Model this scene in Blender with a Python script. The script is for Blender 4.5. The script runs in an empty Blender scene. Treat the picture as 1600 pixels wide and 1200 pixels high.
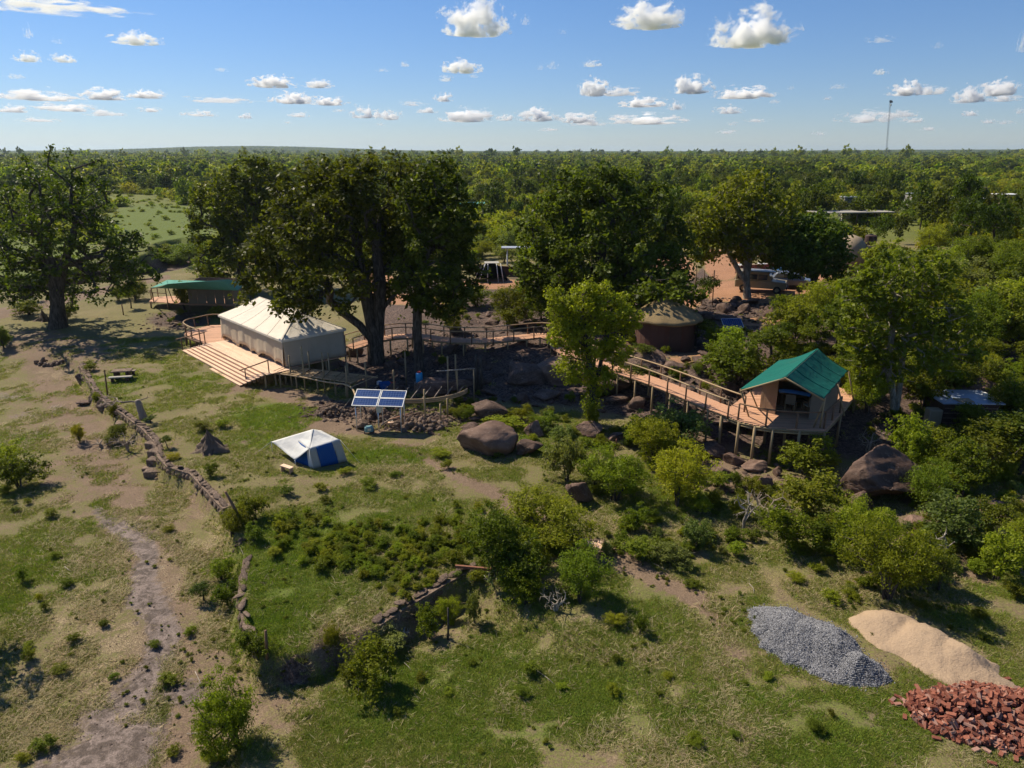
import bpy, bmesh, math, random
import numpy as np
from mathutils import Vector, Matrix, Quaternion
R = math.radians
random.seed(7)
rng = np.random.default_rng(7)
scene = bpy.context.scene
col = scene.collection

# ------------------------------------------------------------------ camera, sky, sun, exposure
CAM_H = 16.0
FPX = 1110.0
TH = math.atan(364 / FPX)
CT, ST = math.cos(TH), math.sin(TH)
cam_d = bpy.data.cameras.new('camera')
cam = bpy.data.objects.new('camera', cam_d)
col.objects.link(cam)
cam.location = (0, 0, CAM_H)
cam.rotation_euler = (math.pi / 2 - TH, 0, 0)
cam_d.sensor_width = 36.0
cam_d.lens = 36.0 * FPX / 1600.0
cam_d.clip_start = 0.1
cam_d.clip_end = 80000
scene.camera = cam

SUN_EL = R(47)
SUN_AZ = R(-54)                       # measured from +Y, negative = towards -X
sdir = Vector((math.sin(SUN_AZ) * math.cos(SUN_EL), math.cos(SUN_AZ) * math.cos(SUN_EL), math.sin(SUN_EL)))
world = bpy.data.worlds.new('World')
scene.world = world
world.use_nodes = True
wn = world.node_tree.nodes
wn.clear()
wo = wn.new('ShaderNodeOutputWorld')
bg = wn.new('ShaderNodeBackground')
sky = wn.new('ShaderNodeTexSky')
sky.sky_type = 'NISHITA'
sky.sun_disc = False
sky.sun_elevation = SUN_EL
sky.sun_rotation = SUN_AZ
sky.altitude = 300
sky.air_density = 1.0
sky.dust_density = 0.0
sky.ozone_density = 2.2
bg.inputs['Strength'].default_value = 0.070
tn = wn.new('ShaderNodeMix'); tn.data_type = 'RGBA'; tn.blend_type = 'MULTIPLY'; tn.inputs[0].default_value = 1.0; 
wtc = wn.new('ShaderNodeTexCoord'); wsx = wn.new('ShaderNodeSeparateXYZ'); wmr = wn.new('ShaderNodeMapRange'); wmx = wn.new('ShaderNodeMix'); wmx.data_type = 'RGBA'
world.node_tree.links.new(wtc.outputs['Generated'], wsx.inputs[0]); world.node_tree.links.new(wsx.outputs[2], wmr.inputs[0])
wmr.inputs[1].default_value = 0.0; wmr.inputs[2].default_value = 0.22
world.node_tree.links.new(wmr.outputs[0], wmx.inputs[0])
wmx.inputs[6].default_value = (0.72, 0.82, 1.10, 1); wmx.inputs[7].default_value = (0.66, 0.90, 1.22, 1)
world.node_tree.links.new(wmx.outputs[2], tn.inputs[7])
world.node_tree.links.new(sky.outputs[0], tn.inputs[6])
world.node_tree.links.new(tn.outputs[2], bg.inputs[0])
world.node_tree.links.new(bg.outputs[0], wo.inputs[0])
sl = bpy.data.lights.new('sun', 'SUN')
sl.energy = 5.0
sl.angle = R(0.53)
sl.color = (1.0, 0.90, 0.72)
so = bpy.data.objects.new('sun', sl)
so.rotation_euler = (-sdir).to_track_quat('-Z', 'Y').to_euler()
so.location = (-40, 30, 60)
col.objects.link(so)
scene.view_settings.view_transform = 'Standard'
scene.view_settings.look = 'None'
scene.view_settings.exposure = 0.36
scene.view_settings.gamma = 1.0
scene.view_settings.use_curve_mapping = False
cy = scene.cycles
cy.max_bounces = 14
cy.diffuse_bounces = 2
cy.glossy_bounces = 2
cy.transmission_bounces = 3
cy.transparent_max_bounces = 8
cy.volume_bounces = 14
cy.use_denoising = True
try:
    cy.denoiser = 'OPENIMAGEDENOISE'
    cy.denoising_input_passes = 'RGB_ALBEDO_NORMAL'
except Exception:
    pass
cy.use_adaptive_sampling = True
cy.adaptive_threshold = 0.02
cy.sample_clamp_indirect = 6.0
scene.render.filter_size = 1.2

# ------------------------------------------------------------------ helpers
def tag(o, label=None, cat=None, group=None, kind=None):
    if label: o['label'] = label
    if cat: o['category'] = cat
    if group: o['group'] = group
    if kind: o['kind'] = kind
    return o

def empty(name, loc=(0, 0, 0), rz=0.0, label=None, cat=None, group=None):
    o = bpy.data.objects.new(name, None)
    o.empty_display_size = 0.3
    o.location = loc
    o.rotation_euler = (0, 0, rz)
    col.objects.link(o)
    tag(o, label, cat, group)
    return o

def mesh_np(name, co, faces, smooth=False):
    """co (n,3) array, faces (m,k) int array with k = 3 or 4."""
    co = np.asarray(co, dtype=np.float32)
    faces = np.asarray(faces, dtype=np.int32)
    me = bpy.data.meshes.new(name)
    k = faces.shape[1]
    me.vertices.add(len(co))
    me.vertices.foreach_set('co', co.ravel())
    me.loops.add(faces.size)
    me.loops.foreach_set('vertex_index', faces.ravel())
    me.polygons.add(len(faces))
    me.polygons.foreach_set('loop_start', np.arange(0, faces.size, k, dtype=np.int32))
    me.polygons.foreach_set('loop_total', np.full(len(faces), k, dtype=np.int32))
    if smooth:
        me.polygons.foreach_set('use_smooth', np.ones(len(faces), dtype=bool))
    me.update(calc_edges=True)
    return me

def add_attr(me, name, arr, domain='POINT'):
    a = me.attributes.new(name, 'FLOAT', domain)
    a.data.foreach_set('value', np.asarray(arr, dtype=np.float32).ravel())

def obj(name, me, mat, parent=None, loc=None):
    o = bpy.data.objects.new(name, me)
    if mat is not None and not me.materials:
        me.materials.append(mat)
    col.objects.link(o)
    if parent is not None: o.parent = parent
    if loc is not None: o.location = loc
    return o

def kids(o):
    return list(o.children)

def copy_tree(o, parent=None):
    c = o.copy()
    col.objects.link(c)
    c.parent = parent
    for ch in kids(o):
        copy_tree(ch, c)
    return c

class MB:
    """collects boxes, tubes and free faces; build() links them as one mesh object"""
    def __init__(s):
        s.v = []; s.f = []
    def add(s, vs, fs):
        b = len(s.v)
        s.v += [tuple(v) for v in vs]
        s.f += [tuple(i + b for i in f) for f in fs]
        return s
    def box(s, c, size, rz=0.0, M=None):
        sx, sy, sz = size[0] / 2, size[1] / 2, size[2] / 2
        m = M if M is not None else Matrix.Rotation(rz, 3, 'Z')
        c = Vector(c)
        vs = [c + m @ Vector((x * sx, y * sy, z * sz)) for z in (-1, 1) for x, y in ((-1, -1), (1, -1), (1, 1), (-1, 1))]
        return s.add(vs, [(3, 2, 1, 0), (4, 5, 6, 7), (0, 1, 5, 4), (1, 2, 6, 5), (2, 3, 7, 6), (3, 0, 4, 7)])
    def bar(s, a, b, w, h=None, up=(0, 0, 1)):
        """rectangular bar from a to b"""
        a, b = Vector(a), Vector(b)
        h = w if h is None else h
        d = (b - a)
        L = d.length
        if L < 1e-6: return s
        d.normalize()
        u = Vector(up)
        sd = d.cross(u)
        if sd.length < 1e-3: sd = d.cross(Vector((1, 0, 0)))
        sd.normalize()
        u = sd.cross(d)
        m = Matrix((d, sd, u)).transposed()
        return s.box((a + b) / 2, (L, w, h), M=m)
    def tube(s, pts, rad, n=6, cap=True):
        pts = [Vector(p) for p in pts]
        rs = rad if isinstance(rad, (list, tuple)) else [rad] * len(pts)
        vs = []; fs = []
        prev = None
        for i, p in enumerate(pts):
            d = (pts[min(i + 1, len(pts) - 1)] - pts[max(i - 1, 0)])
            if d.length < 1e-6: d = Vector((0, 0, 1))
            d.normalize()
            if prev is None:
                x = d.orthogonal().normalized()
            else:
                x = prev - d * prev.dot(d)
                if x.length < 1e-4: x = d.orthogonal()
                x.normalize()
            prev = x
            y = d.cross(x)
            for k in range(n):
                a = 2 * math.pi * k / n
                vs.append(p + (x * math.cos(a) + y * math.sin(a)) * rs[i])
        for i in range(len(pts) - 1):
            for k in range(n):
                k2 = (k + 1) % n
                fs.append((i * n + k, i * n + k2, (i + 1) * n + k2, (i + 1) * n + k))
        if cap:
            fs.append(tuple(range(n - 1, -1, -1)))
            fs.append(tuple((len(pts) - 1) * n + k for k in range(n)))
        return s.add(vs, fs)
    def prism(s, poly, z0, z1):
        n = len(poly)
        vs = [(x, y, z0) for x, y in poly] + [(x, y, z1) for x, y in poly]
        fs = [tuple(range(n - 1, -1, -1)), tuple(range(n, 2 * n))] + [(i, (i + 1) % n, n + (i + 1) % n, n + i) for i in range(n)]
        return s.add(vs, fs)
    def mesh(s, name, smooth=False):
        me = bpy.data.meshes.new(name)
        me.from_pydata(s.v, [], s.f)
        if smooth:
            me.polygons.foreach_set('use_smooth', np.ones(len(me.polygons), dtype=bool))
        me.update()
        return me
    def build(s, name, mat, parent=None, smooth=False, loc=None, bevel=0.0):
        me = s.mesh(name, smooth)
        o = obj(name, me, mat, parent, loc)
        if bevel:
            b = o.modifiers.new('bevel', 'BEVEL'); b.width = bevel; b.segments = 1; b.limit_method = 'ANGLE'
        return o

# value noise -------------------------------------------------------
def _h(ix, iy, s):
    n = (ix.astype(np.int64) * 374761393 + iy.astype(np.int64) * 668265263 + s * 1442695041) & 0xffffffff
    n = ((n ^ (n >> 13)) * 1274126177) & 0xffffffff
    n = n ^ (n >> 16)
    return (n & 0xffff) / 65535.0
def vn(x, y, s=0):
    x = np.asarray(x, float); y = np.asarray(y, float)
    ix = np.floor(x); iy = np.floor(y)
    fx = x - ix; fy = y - iy
    fx = fx * fx * (3 - 2 * fx); fy = fy * fy * (3 - 2 * fy)
    a = _h(ix, iy, s); b = _h(ix + 1, iy, s); c = _h(ix, iy + 1, s); d = _h(ix + 1, iy + 1, s)
    return (a * (1 - fx) + b * fx) * (1 - fy) + (c * (1 - fx) + d * fx) * fy
def fbm(x, y, s=0, o=4):
    t = 0; a = 0.5
    for i in range(o):
        t = t + a * vn(x, y, s + i * 17); x = np.asarray(x) * 2.03; y = np.asarray(y) * 2.03; a *= 0.5
    return t / (1 - 0.5 ** o)
def sst(a, b, x):
    t = np.clip((x - a) / (b - a), 0, 1)
    return t * t * (3 - 2 * t)

def pix(x, y, z=0.0):
    """world point -> pixel of the 1600x1200 photograph (used to read the photograph's map of the ground)"""
    x = np.asarray(x, float); y = np.asarray(y, float); dz = z - CAM_H
    f = y * CT - dz * ST
    u = y * ST + dz * CT
    f = np.maximum(f, 0.05)
    return 800 + FPX * x / f, 600 - FPX * u / f
def Pz(px, py, z=0.0):
    a = (px - 800) / FPX; b = (600 - py) / FPX
    d = (a, CT + b * ST, -ST + b * CT)
    t = (z - CAM_H) / d[2]
    return Vector((a * t, d[1] * t, z))
def Py(px, py, y):
    a = (px - 800) / FPX; b = (600 - py) / FPX
    d = (a, CT + b * ST, -ST + b * CT)
    t = y / d[1]
    return Vector((a * t, y, CAM_H + d[2] * t))
def seg_dist(x, y, pts, closed=False):
    """unsigned distance, signed side (positive = right of travel), position along"""
    best = np.full(np.shape(x), 1e9); side = np.zeros(np.shape(x)); par = np.zeros(np.shape(x))
    acc = 0
    P = list(pts) + ([pts[0]] if closed else [])
    for (x0, y0), (x1, y1) in zip(P[:-1], P[1:]):
        dx, dy = x1 - x0, y1 - y0
        L2 = dx * dx + dy * dy
        t = np.clip(((x - x0) * dx + (y - y0) * dy) / L2, 0, 1)
        qx = x0 + t * dx; qy = y0 + t * dy
        d = np.hypot(x - qx, y - qy)
        s = np.sign((x - x0) * dy - (y - y0) * dx)
        m = d < best
        best = np.where(m, d, best); side = np.where(m, s, side); par = np.where(m, acc + t * math.sqrt(L2), par)
        acc += math.sqrt(L2)
    return best, side, par

# ------------------------------------------------------------------ terrain
WALL_PX = [(124, 568), (130, 580), (152, 618), (186, 641), (222, 668), (242, 690), (247, 712), (262, 728), (298, 740), (330, 776), (350, 798)]
WALL = [tuple(Pz(a, b, 0.05)[:2]) for a, b in WALL_PX]
KERB_PX = [(382, 870), (376, 905), (372, 935), (385, 985), (408, 1012)]
KERB = [tuple(Pz(a, b, 0.05)[:2]) for a, b in KERB_PX]
EDGE = [(-60, 66)] + [(-38, 58)] + WALL + KERB + [(-8.2, 18.5), (-7.0, 12), (-5, 0), (-4, -30)]
PLAT_PX = [(408, 1012), (440, 1018), (486, 1012), (520, 985), (560, 990), (592, 975), (650, 938), (702, 905), (745, 882)]
PLAT = [tuple(Pz(a, b, 0.0)[:2]) for a, b in PLAT_PX]
BANK = [(-160, 80), (-110, 86), (-75, 92), (-64, 96), (-59, 104), (-60, 118), (-65, 132), (-59, 139), (-45, 150), (-20, 172), (30, 200), (90, 260)]

def height(x, y):
    x = np.asarray(x, float); y = np.asarray(y, float)
    # stone wall: the dry riverbed lies lower on its left
    d, s, par = seg_dist(x, y, EDGE)
    sd = d * s                                    # positive = left side of the wall (west)
    low = sst(-0.12, 0.14, -sd) if False else sst(0.0, 0.28, sd)
    fade = sst(62, 50, y)
    drop = 0.95 * low * fade
    # eroded plateau edge
    d2, s2, p2 = seg_dist(x, y, PLAT)
    e = sst(0.0, 0.5, d2 * s2) * np.exp(-np.maximum(d2 - 0.5, 0) / 5.0)
    L = sum(math.dist(a, b) for a, b in zip(PLAT[:-1], PLAT[1:]))
    e = e * sst(0.0, 1.0, p2) * sst(L, L - 1.6, p2)
    drop2 = 1.05 * e * (1 - low * fade)
    # rocky rise
    y0 = np.interp(x, [-60, -14, -5, 5, 12, 20, 30, 80], [60, 50, 45.5, 43.5, 37.5, 35, 34, 36])
    w = np.interp(x, [-20, -5, 12, 30], [18, 11, 9, 16])
    amp = np.interp(x, [-30, -20, -8, 5, 15, 40, 100], [0.1, 0.15, 1.1, 1.6, 2.2, 3.0, 3.0])
    rise = amp * sst(0, 1, (y - y0) / w)
    far = sst(90, 400, y)
    rise = rise * (1 - far) + 1.0 * far
    # river channel
    d3, s3, p3 = seg_dist(x, y, BANK)
    sd3 = d3 * s3
    ch = 3.7 * sst(0.0, 0.8, sd3) * sst(12.5, 5.5, sd3) * sst(185, 165, p3)
    mid = sst(350, 150, y)
    # small relief
    n = (fbm(x / 9, y / 9, 3) - 0.5) * 0.5 + (fbm(x / 1.6, y / 1.6, 5, 3) - 0.5) * 0.12
    n = n * sst(0, 14, y)
    rocky = sst(0.1, 0.6, rise / np.maximum(amp, 0.1)) * sst(-16, -6, x) * sst(75, 60, y)
    n = n + rocky * (fbm(x / 2.2, y / 2.2, 9, 4) - 0.5) * 0.9
    # far relief: low ridges at the horizon
    r = np.hypot(x, y)
    az = np.degrees(np.arctan2(x, np.maximum(y, 1)))
    hump = np.exp(-((az + 19) / 9.0) ** 2)
    rid = sst(2500, 5200, r) * (6 + 34 * hump + 10 * sst(14, 30, az) + 5 * (fbm(az / 3, r / 3000, 31) - 0.5))
    lowr = sst(700, 1500, r) * (fbm(x / 600, y / 600, 41) - 0.5) * 6.0
    return -drop - drop2 + rise - ch * mid + n + rid + lowr

def hz(x, y):
    return float(height(np.array([x]), np.array([y]))[0])

def G(px, py, dz=0.0):
    """point on the ground seen at this pixel"""
    a = (px - 800) / FPX; b = (600 - py) / FPX
    d = np.array((a, CT + b * ST, -ST + b * CT))
    t = np.geomspace(8, 4000, 1500)
    X = a * t; Yv = d[1] * t; Z = CAM_H + d[2] * t
    h = height(X, Yv) + dz
    k = np.argmax(Z < h)
    if not (Z < h).any(): k = len(t) - 1
    t0, t1 = t[max(k - 1, 0)], t[k]
    for _ in range(18):
        m = (t0 + t1) / 2
        if CAM_H + d[2] * m < hz(a * m, d[1] * m) + dz: t1 = m
        else: t0 = m
    m = (t0 + t1) / 2
    return Vector((a * m, d[1] * m, hz(a * m, d[1] * m)))
def ground(x, y, dz=0.0):
    return Vector((x, y, hz(x, y) + dz))

# ------------------------------------------------------------------ materials
class NT:
    def __init__(s, name, disp=None):
        s.m = bpy.data.materials.new(name)
        s.m.use_nodes = True
        s.t = s.m.node_tree
        s.t.nodes.clear()
        s.out = s.t.nodes.new('ShaderNodeOutputMaterial')
    def n(s, typ, **kw):
        nd = s.t.nodes.new('ShaderNode' + typ)
        for k, v in kw.items():
            if k.startswith('_'): setattr(nd, k[1:], v)
        return nd
    def l(s, a, b):
        s.t.links.new(a, b)
    def attr(s, name):
        a = s.n('Attribute', _attribute_name=name)
        return a.outputs['Fac']
    def val(s, x, sock):
        if isinstance(x, (int, float)): sock.default_value = x
        elif isinstance(x, (tuple, list)): sock.default_value = (*x, 1) if len(x) == 3 and len(sock.default_value) == 4 else x
        else: s.l(x, sock)
    def math(s, op, a, b=0.0, c=None, clamp=False):
        nd = s.n('Math', _operation=op, _use_clamp=clamp)
        s.val(a, nd.inputs[0]); s.val(b, nd.inputs[1])
        if c is not None: s.val(c, nd.inputs[2])
        return nd.outputs[0]
    def mix(s, f, a, b, mode='MIX'):
        nd = s.n('Mix', _data_type='RGBA', _blend_type=mode)
        s.val(f, nd.inputs[0]); s.val(a, nd.inputs[6]); s.val(b, nd.inputs[7])
        return nd.outputs[2]
    def coord(s, kind='Object'):
        return s.n('TexCoord').outputs[kind]
    def pos(s):
        return s.n('NewGeometry').outputs['Position']
    def noise(s, scale, detail=4, rough=0.55, vec=None, dist=0.0, col=False):
        nd = s.n('TexNoise')
        nd.inputs['Scale'].default_value = scale
        nd.inputs['Detail'].default_value = detail
        nd.inputs['Roughness'].default_value = rough
        nd.inputs['Distortion'].default_value = dist
        if vec is not None: s.l(vec, nd.inputs['Vector'])
        return nd.outputs['Color' if col else 'Fac']
    def vor(s, scale, vec=None, feature='F1', out='Distance'):
        nd = s.n('TexVoronoi', _feature=feature)
        nd.inputs['Scale'].default_value = scale
        if vec is not None: s.l(vec, nd.inputs['Vector'])
        return nd.outputs[out]
    def ramp(s, f, stops):
        nd = s.n('ValToRGB')
        el = nd.color_ramp.elements
        while len(el) < len(stops): el.new(0.5)
        for e, (p, c) in zip(el, stops):
            e.position = p
            e.color = (c, c, c, 1) if isinstance(c, (int, float)) else (*c, 1)
        s.l(f, nd.inputs[0])
        return nd.outputs[0]
    def step(s, f, a, b):
        nd = s.n('MapRange')
        nd.interpolation_type = 'SMOOTHSTEP'
        s.val(f, nd.inputs[0]); s.val(a, nd.inputs[1]); s.val(b, nd.inputs[2])
        return nd.outputs[0]
    def bump(s, h, strength=0.5, dist=0.05, normal=None):
        nd = s.n('Bump')
        nd.inputs['Strength'].default_value = strength
        nd.inputs['Distance'].default_value = dist
        s.l(h, nd.inputs['Height'])
        if normal is not None: s.l(normal, nd.inputs['Normal'])
        return nd.outputs[0]
    def vscale(s, vec, sc):
        nd = s.n('Mapping')
        s.l(vec, nd.inputs['Vector'])
        nd.inputs['Scale'].default_value = sc
        return nd.outputs[0]
    def pbsdf(s, color, rough=0.8, bump=None, spec=0.3, metal=0.0, **kw):
        b = s.n('BsdfPrincipled')
        s.val(color, b.inputs['Base Color'])
        s.val(rough, b.inputs['Roughness'])
        b.inputs['Specular IOR Level'].default_value = spec
        b.inputs['Metallic'].default_value = metal
        for k, v in kw.items(): s.val(v, b.inputs[k])
        if bump is not None: s.l(bump, b.inputs['Normal'])
        s.l(b.outputs[0], s.out.inputs[0])
        return b
M = {}

def mat_ground():
    m = NT('ground')
    p = m.pos()
    n_big = m.noise(0.13, 4, 0.6, p)
    n_mid = m.noise(0.9, 5, 0.65, p, 0.4)
    n_fin = m.noise(6.0, 4, 0.7, p)
    n_gr = m.noise(22.0, 3, 0.7, p)
    # blades lying about: stretched fine noise
    grass = m.mix(n_mid, (0.095, 0.105, 0.024), (0.205, 0.205, 0.055))
    grass = m.mix(m.step(n_big, 0.45, 0.7), grass, (0.235, 0.195, 0.08))
    mott = m.step(m.math('ADD', m.math('MULTIPLY', n_gr, 0.5), m.math('MULTIPLY', m.noise(9.0, 3, 0.7, p), 0.5)), 0.40, 0.60)
    grass = m.mix(mott, (0.20, 0.15, 0.085), grass)
    lushc = m.mix(n_fin, (0.070, 0.102, 0.014), (0.150, 0.185, 0.030))
    dirtc = m.mix(n_mid, (0.17, 0.115, 0.075), (0.31, 0.215, 0.145))
    dirtc = m.mix(m.math('MULTIPLY', n_fin, 0.6), dirtc, (0.10, 0.07, 0.05))
    dryc = m.mix(m.step(n_gr, 0.35, 0.65), (0.17, 0.125, 0.075), (0.42, 0.33, 0.19))
    mudc = m.mix(m.step(m.noise(2.3, 5, 0.65, p, 1.0), 0.38, 0.62), (0.085, 0.06, 0.047), (0.225, 0.17, 0.145))
    sandc = m.mix(n_mid, (0.30, 0.15, 0.08), (0.44, 0.235, 0.135))
    rockc = m.mix(m.step(n_fin, 0.35, 0.7), (0.05, 0.034, 0.030), (0.20, 0.135, 0.105))
    farc = m.mix(n_big, (0.085, 0.105, 0.018), (0.18, 0.185, 0.042))
    def edge(a, soft=0.16, w=0.5):
        f = m.math('ADD', m.attr(a), m.math('MULTIPLY', m.math('SUBTRACT', m.math('ADD', m.math('MULTIPLY', n_mid, 0.6), m.math('MULTIPLY', n_fin, 0.4)), 0.5), 2.4 * w))
        return m.step(f, 0.5 - soft, 0.5 + soft)
    c = grass
    c = m.mix(edge('lush', 0.3, 0.7), c, lushc)
    c = m.mix(edge('farg', 0.2, 0.3), c, farc)
    c = m.mix(edge('dirt', 0.16, 0.75), c, dirtc)
    c = m.mix(edge('dry', 0.25, 1.0), c, dryc)
    c = m.mix(edge('rock', 0.2, 0.6), c, rockc)
    c = m.mix(edge('sand', 0.15, 0.5), c, sandc)
    mudf = edge('mud', 0.22, 0.95)
    c = m.mix(mudf, c, mudc)
    speck = m.math('MULTIPLY_ADD', m.step(n_gr, 0.3, 0.7), 0.7, 0.60)
    c = m.mix(1.0, c, speck, 'MULTIPLY')
    h = m.math('ADD', m.math('MULTIPLY', n_fin, 0.7), m.math('MULTIPLY', n_gr, 0.35))
    b = m.bump(h, 0.75, 0.08)
    rough = m.math('MULTIPLY_ADD', mudf, -0.28, 0.93)
    m.pbsdf(c, rough, b, 0.2)
    return m.m
M['ground'] = mat_ground()

def mat_leaf(name, dark, light, trans=0.42, tint=None, rough=0.45):
    m = NT(name)
    a = m.attr('tint')
    oi = m.n('ObjectInfo').outputs['Random']
    c = m.mix(a, dark, light)
    hsv = m.n('HueSaturation')
    m.l(m.math('MULTIPLY_ADD', oi, 0.05, 0.475), hsv.inputs['Hue'])
    m.l(m.math('MULTIPLY_ADD', m.math('FRACT', m.math('MULTIPLY', oi, 7.31)), 0.5, 0.75), hsv.inputs['Value'])
    m.l(c, hsv.inputs['Color'])
    c = hsv.outputs[0]
    d = m.n('BsdfPrincipled')
    m.l(c, d.inputs['Base Color'])
    d.inputs['Roughness'].default_value = rough
    d.inputs['Specular IOR Level'].default_value = 0.10
    t = m.n('BsdfTranslucent')
    tc = m.mix(1.0, c, (1.15, 1.2, 0.40), 'MULTIPLY')
    m.l(tc, t.inputs['Color'])
    mx = m.n('MixShader')
    mx.inputs[0].default_value = trans
    m.l(d.outputs[0], mx.inputs[1]); m.l(t.outputs[0], mx.inputs[2])
    m.l(mx.outputs[0], m.out.inputs[0])
    return m.m
M['leaf_dark'] = mat_leaf('leaf_dark', (0.040, 0.056, 0.007), (0.135, 0.168, 0.021), 0.46)
M['leaf_mid'] = mat_leaf('leaf_mid', (0.088, 0.112, 0.011), (0.235, 0.265, 0.028), 0.5)
M['leaf_bright'] = mat_leaf('leaf_bright', (0.135, 0.165, 0.012), (0.325, 0.355, 0.030), 0.5)
M['leaf_yellow'] = mat_leaf('leaf_yellow', (0.19, 0.20, 0.014), (0.40, 0.39, 0.03), 0.5)
M['leaf_lime'] = mat_leaf('leaf_lime', (0.19, 0.225, 0.014), (0.42, 0.46, 0.036), 0.5)
M['leaf_bush'] = mat_leaf('leaf_bush', (0.15, 0.18, 0.012), (0.36, 0.375, 0.030), 0.5)
M['leaf_grey'] = mat_leaf('leaf_grey', (0.10, 0.125, 0.03), (0.25, 0.29, 0.075), 0.46)
M['grass_blade'] = mat_leaf('grass_blade', (0.15, 0.175, 0.032), (0.34, 0.35, 0.085), 0.42, rough=0.6)
M['straw'] = mat_leaf('straw', (0.30, 0.23, 0.125), (0.56, 0.46, 0.28), 0.3, rough=0.6)
M['grass_lush'] = mat_leaf('grass_lush', (0.13, 0.19, 0.024), (0.29, 0.36, 0.055), 0.48, rough=0.6)

def mat_bark(name, a, b, scale=6.0):
    m = NT(name)
    p = m.coord()
    v = m.vscale(p, (1, 1, 0.25))
    n = m.noise(scale, 6, 0.7, v, 0.6)
    c = m.mix(m.step(n, 0.35, 0.7), a, b)
    m.pbsdf(c, 0.9, m.bump(n, 0.8, 0.05), 0.15)
    return m.m
M['bark'] = mat_bark('bark', (0.035, 0.028, 0.022), (0.13, 0.11, 0.09))
M['bark_pale'] = mat_bark('bark_pale', (0.14, 0.12, 0.09), (0.42, 0.37, 0.29))
M['deadwood'] = mat_bark('deadwood', (0.20, 0.17, 0.14), (0.50, 0.44, 0.36))

def mat_rock(name, a, b, c3, sc=1.0):
    m = NT(name)
    p = m.coord()
    oi = m.n('ObjectInfo').outputs['Random']
    mp = m.n('Mapping'); m.l(p, mp.inputs['Vector'])
    cmb = m.n('CombineXYZ'); m.l(m.math('MULTIPLY', oi, 50), cmb.inputs[0]); m.l(m.math('MULTIPLY', oi, 31), cmb.inputs[1])
    m.l(cmb.outputs[0], mp.inputs['Location'])
    v = mp.outputs[0]
    n = m.noise(2.2 * sc, 8, 0.65, v, 0.3)
    n2 = m.noise(14 * sc, 5, 0.7, v)
    col_ = m.mix(m.step(n, 0.35, 0.65), a, b)
    col_ = m.mix(m.step(n2, 0.52, 0.72), col_, c3)
    wv = m.n('VectorMath', _operation='MULTIPLY_ADD'); m.l(m.noise(1.6 * sc, 4, 0.6, v, 0.0, True), wv.inputs[0]); wv.inputs[1].default_value = (1.2, 1.2, 1.2); m.l(v, wv.inputs[2])
    cr = m.vor(1.1 * sc, wv.outputs[0], 'DISTANCE_TO_EDGE')
    crk = m.step(cr, 0.0, 0.02)
    col_ = m.mix(m.math('MULTIPLY', m.math('SUBTRACT', 1.0, crk), 0.35), col_, (0.03, 0.02, 0.018))
    col_ = m.mix(1.0, col_, m.math('MULTIPLY_ADD', oi, 0.5, 0.75), 'MULTIPLY')
    h = m.math('ADD', m.math('MULTIPLY', n, 0.8), m.math('MULTIPLY', n2, 0.35))
    h = m.math('ADD', h, m.math('MULTIPLY', crk, 0.25))
    m.pbsdf(col_, 0.85, m.bump(h, 0.9, 0.12), 0.25)
    return m.m
M['rock'] = mat_rock('rock', (0.085, 0.052, 0.038), (0.17, 0.11, 0.085), (0.25, 0.18, 0.145))
M['rock_big'] = mat_rock('rock_big', (0.105, 0.062, 0.045), (0.19, 0.122, 0.092), (0.25, 0.175, 0.135), 0.45)
M['stone'] = mat_rock('stone', (0.14, 0.095, 0.07), (0.29, 0.205, 0.15), (0.36, 0.28, 0.22), 2.2)

def mat_wood(name, a, b, along=(1, 12, 12), rough=0.75, sc=2.0, var=0.35):
    m = NT(name)
    p = m.coord()
    v = m.vscale(p, along)
    n = m.noise(sc, 5, 0.6, v, 0.3)
    c = m.mix(n, a, b)
    oi = m.n('ObjectInfo').outputs['Random']
    c = m.mix(1.0, c, m.math('MULTIPLY_ADD', oi, var, 1.0 - var / 2), 'MULTIPLY')
    dirt = m.step(m.noise(1.3, 5, 0.65, m.pos()), 0.5, 0.75)
    c = m.mix(m.math('MULTIPLY', dirt, 0.3), c, (0.30, 0.19, 0.12))
    m.pbsdf(c, rough, m.bump(n, 0.25, 0.02), 0.25)
    return m.m
M['plank'] = mat_wood('plank', (0.70, 0.43, 0.28), (0.90, 0.66, 0.47), var=0.18)
M['plank_red'] = mat_wood('plank_red', (0.46, 0.24, 0.14), (0.66, 0.38, 0.24))
M['pole'] = mat_wood('pole', (0.20, 0.145, 0.075), (0.40, 0.30, 0.17), (6, 6, 1))
M['rail'] = mat_wood('rail', (0.34, 0.23, 0.12), (0.58, 0.42, 0.25), (2, 2, 2))
M['pole_dark'] = mat_wood('pole_dark', (0.10, 0.055, 0.03), (0.22, 0.13, 0.075), (6, 6, 1))
M['grey_wood'] = mat_wood('grey_wood', (0.17, 0.13, 0.10), (0.34, 0.27, 0.21), (6, 6, 1))

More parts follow.
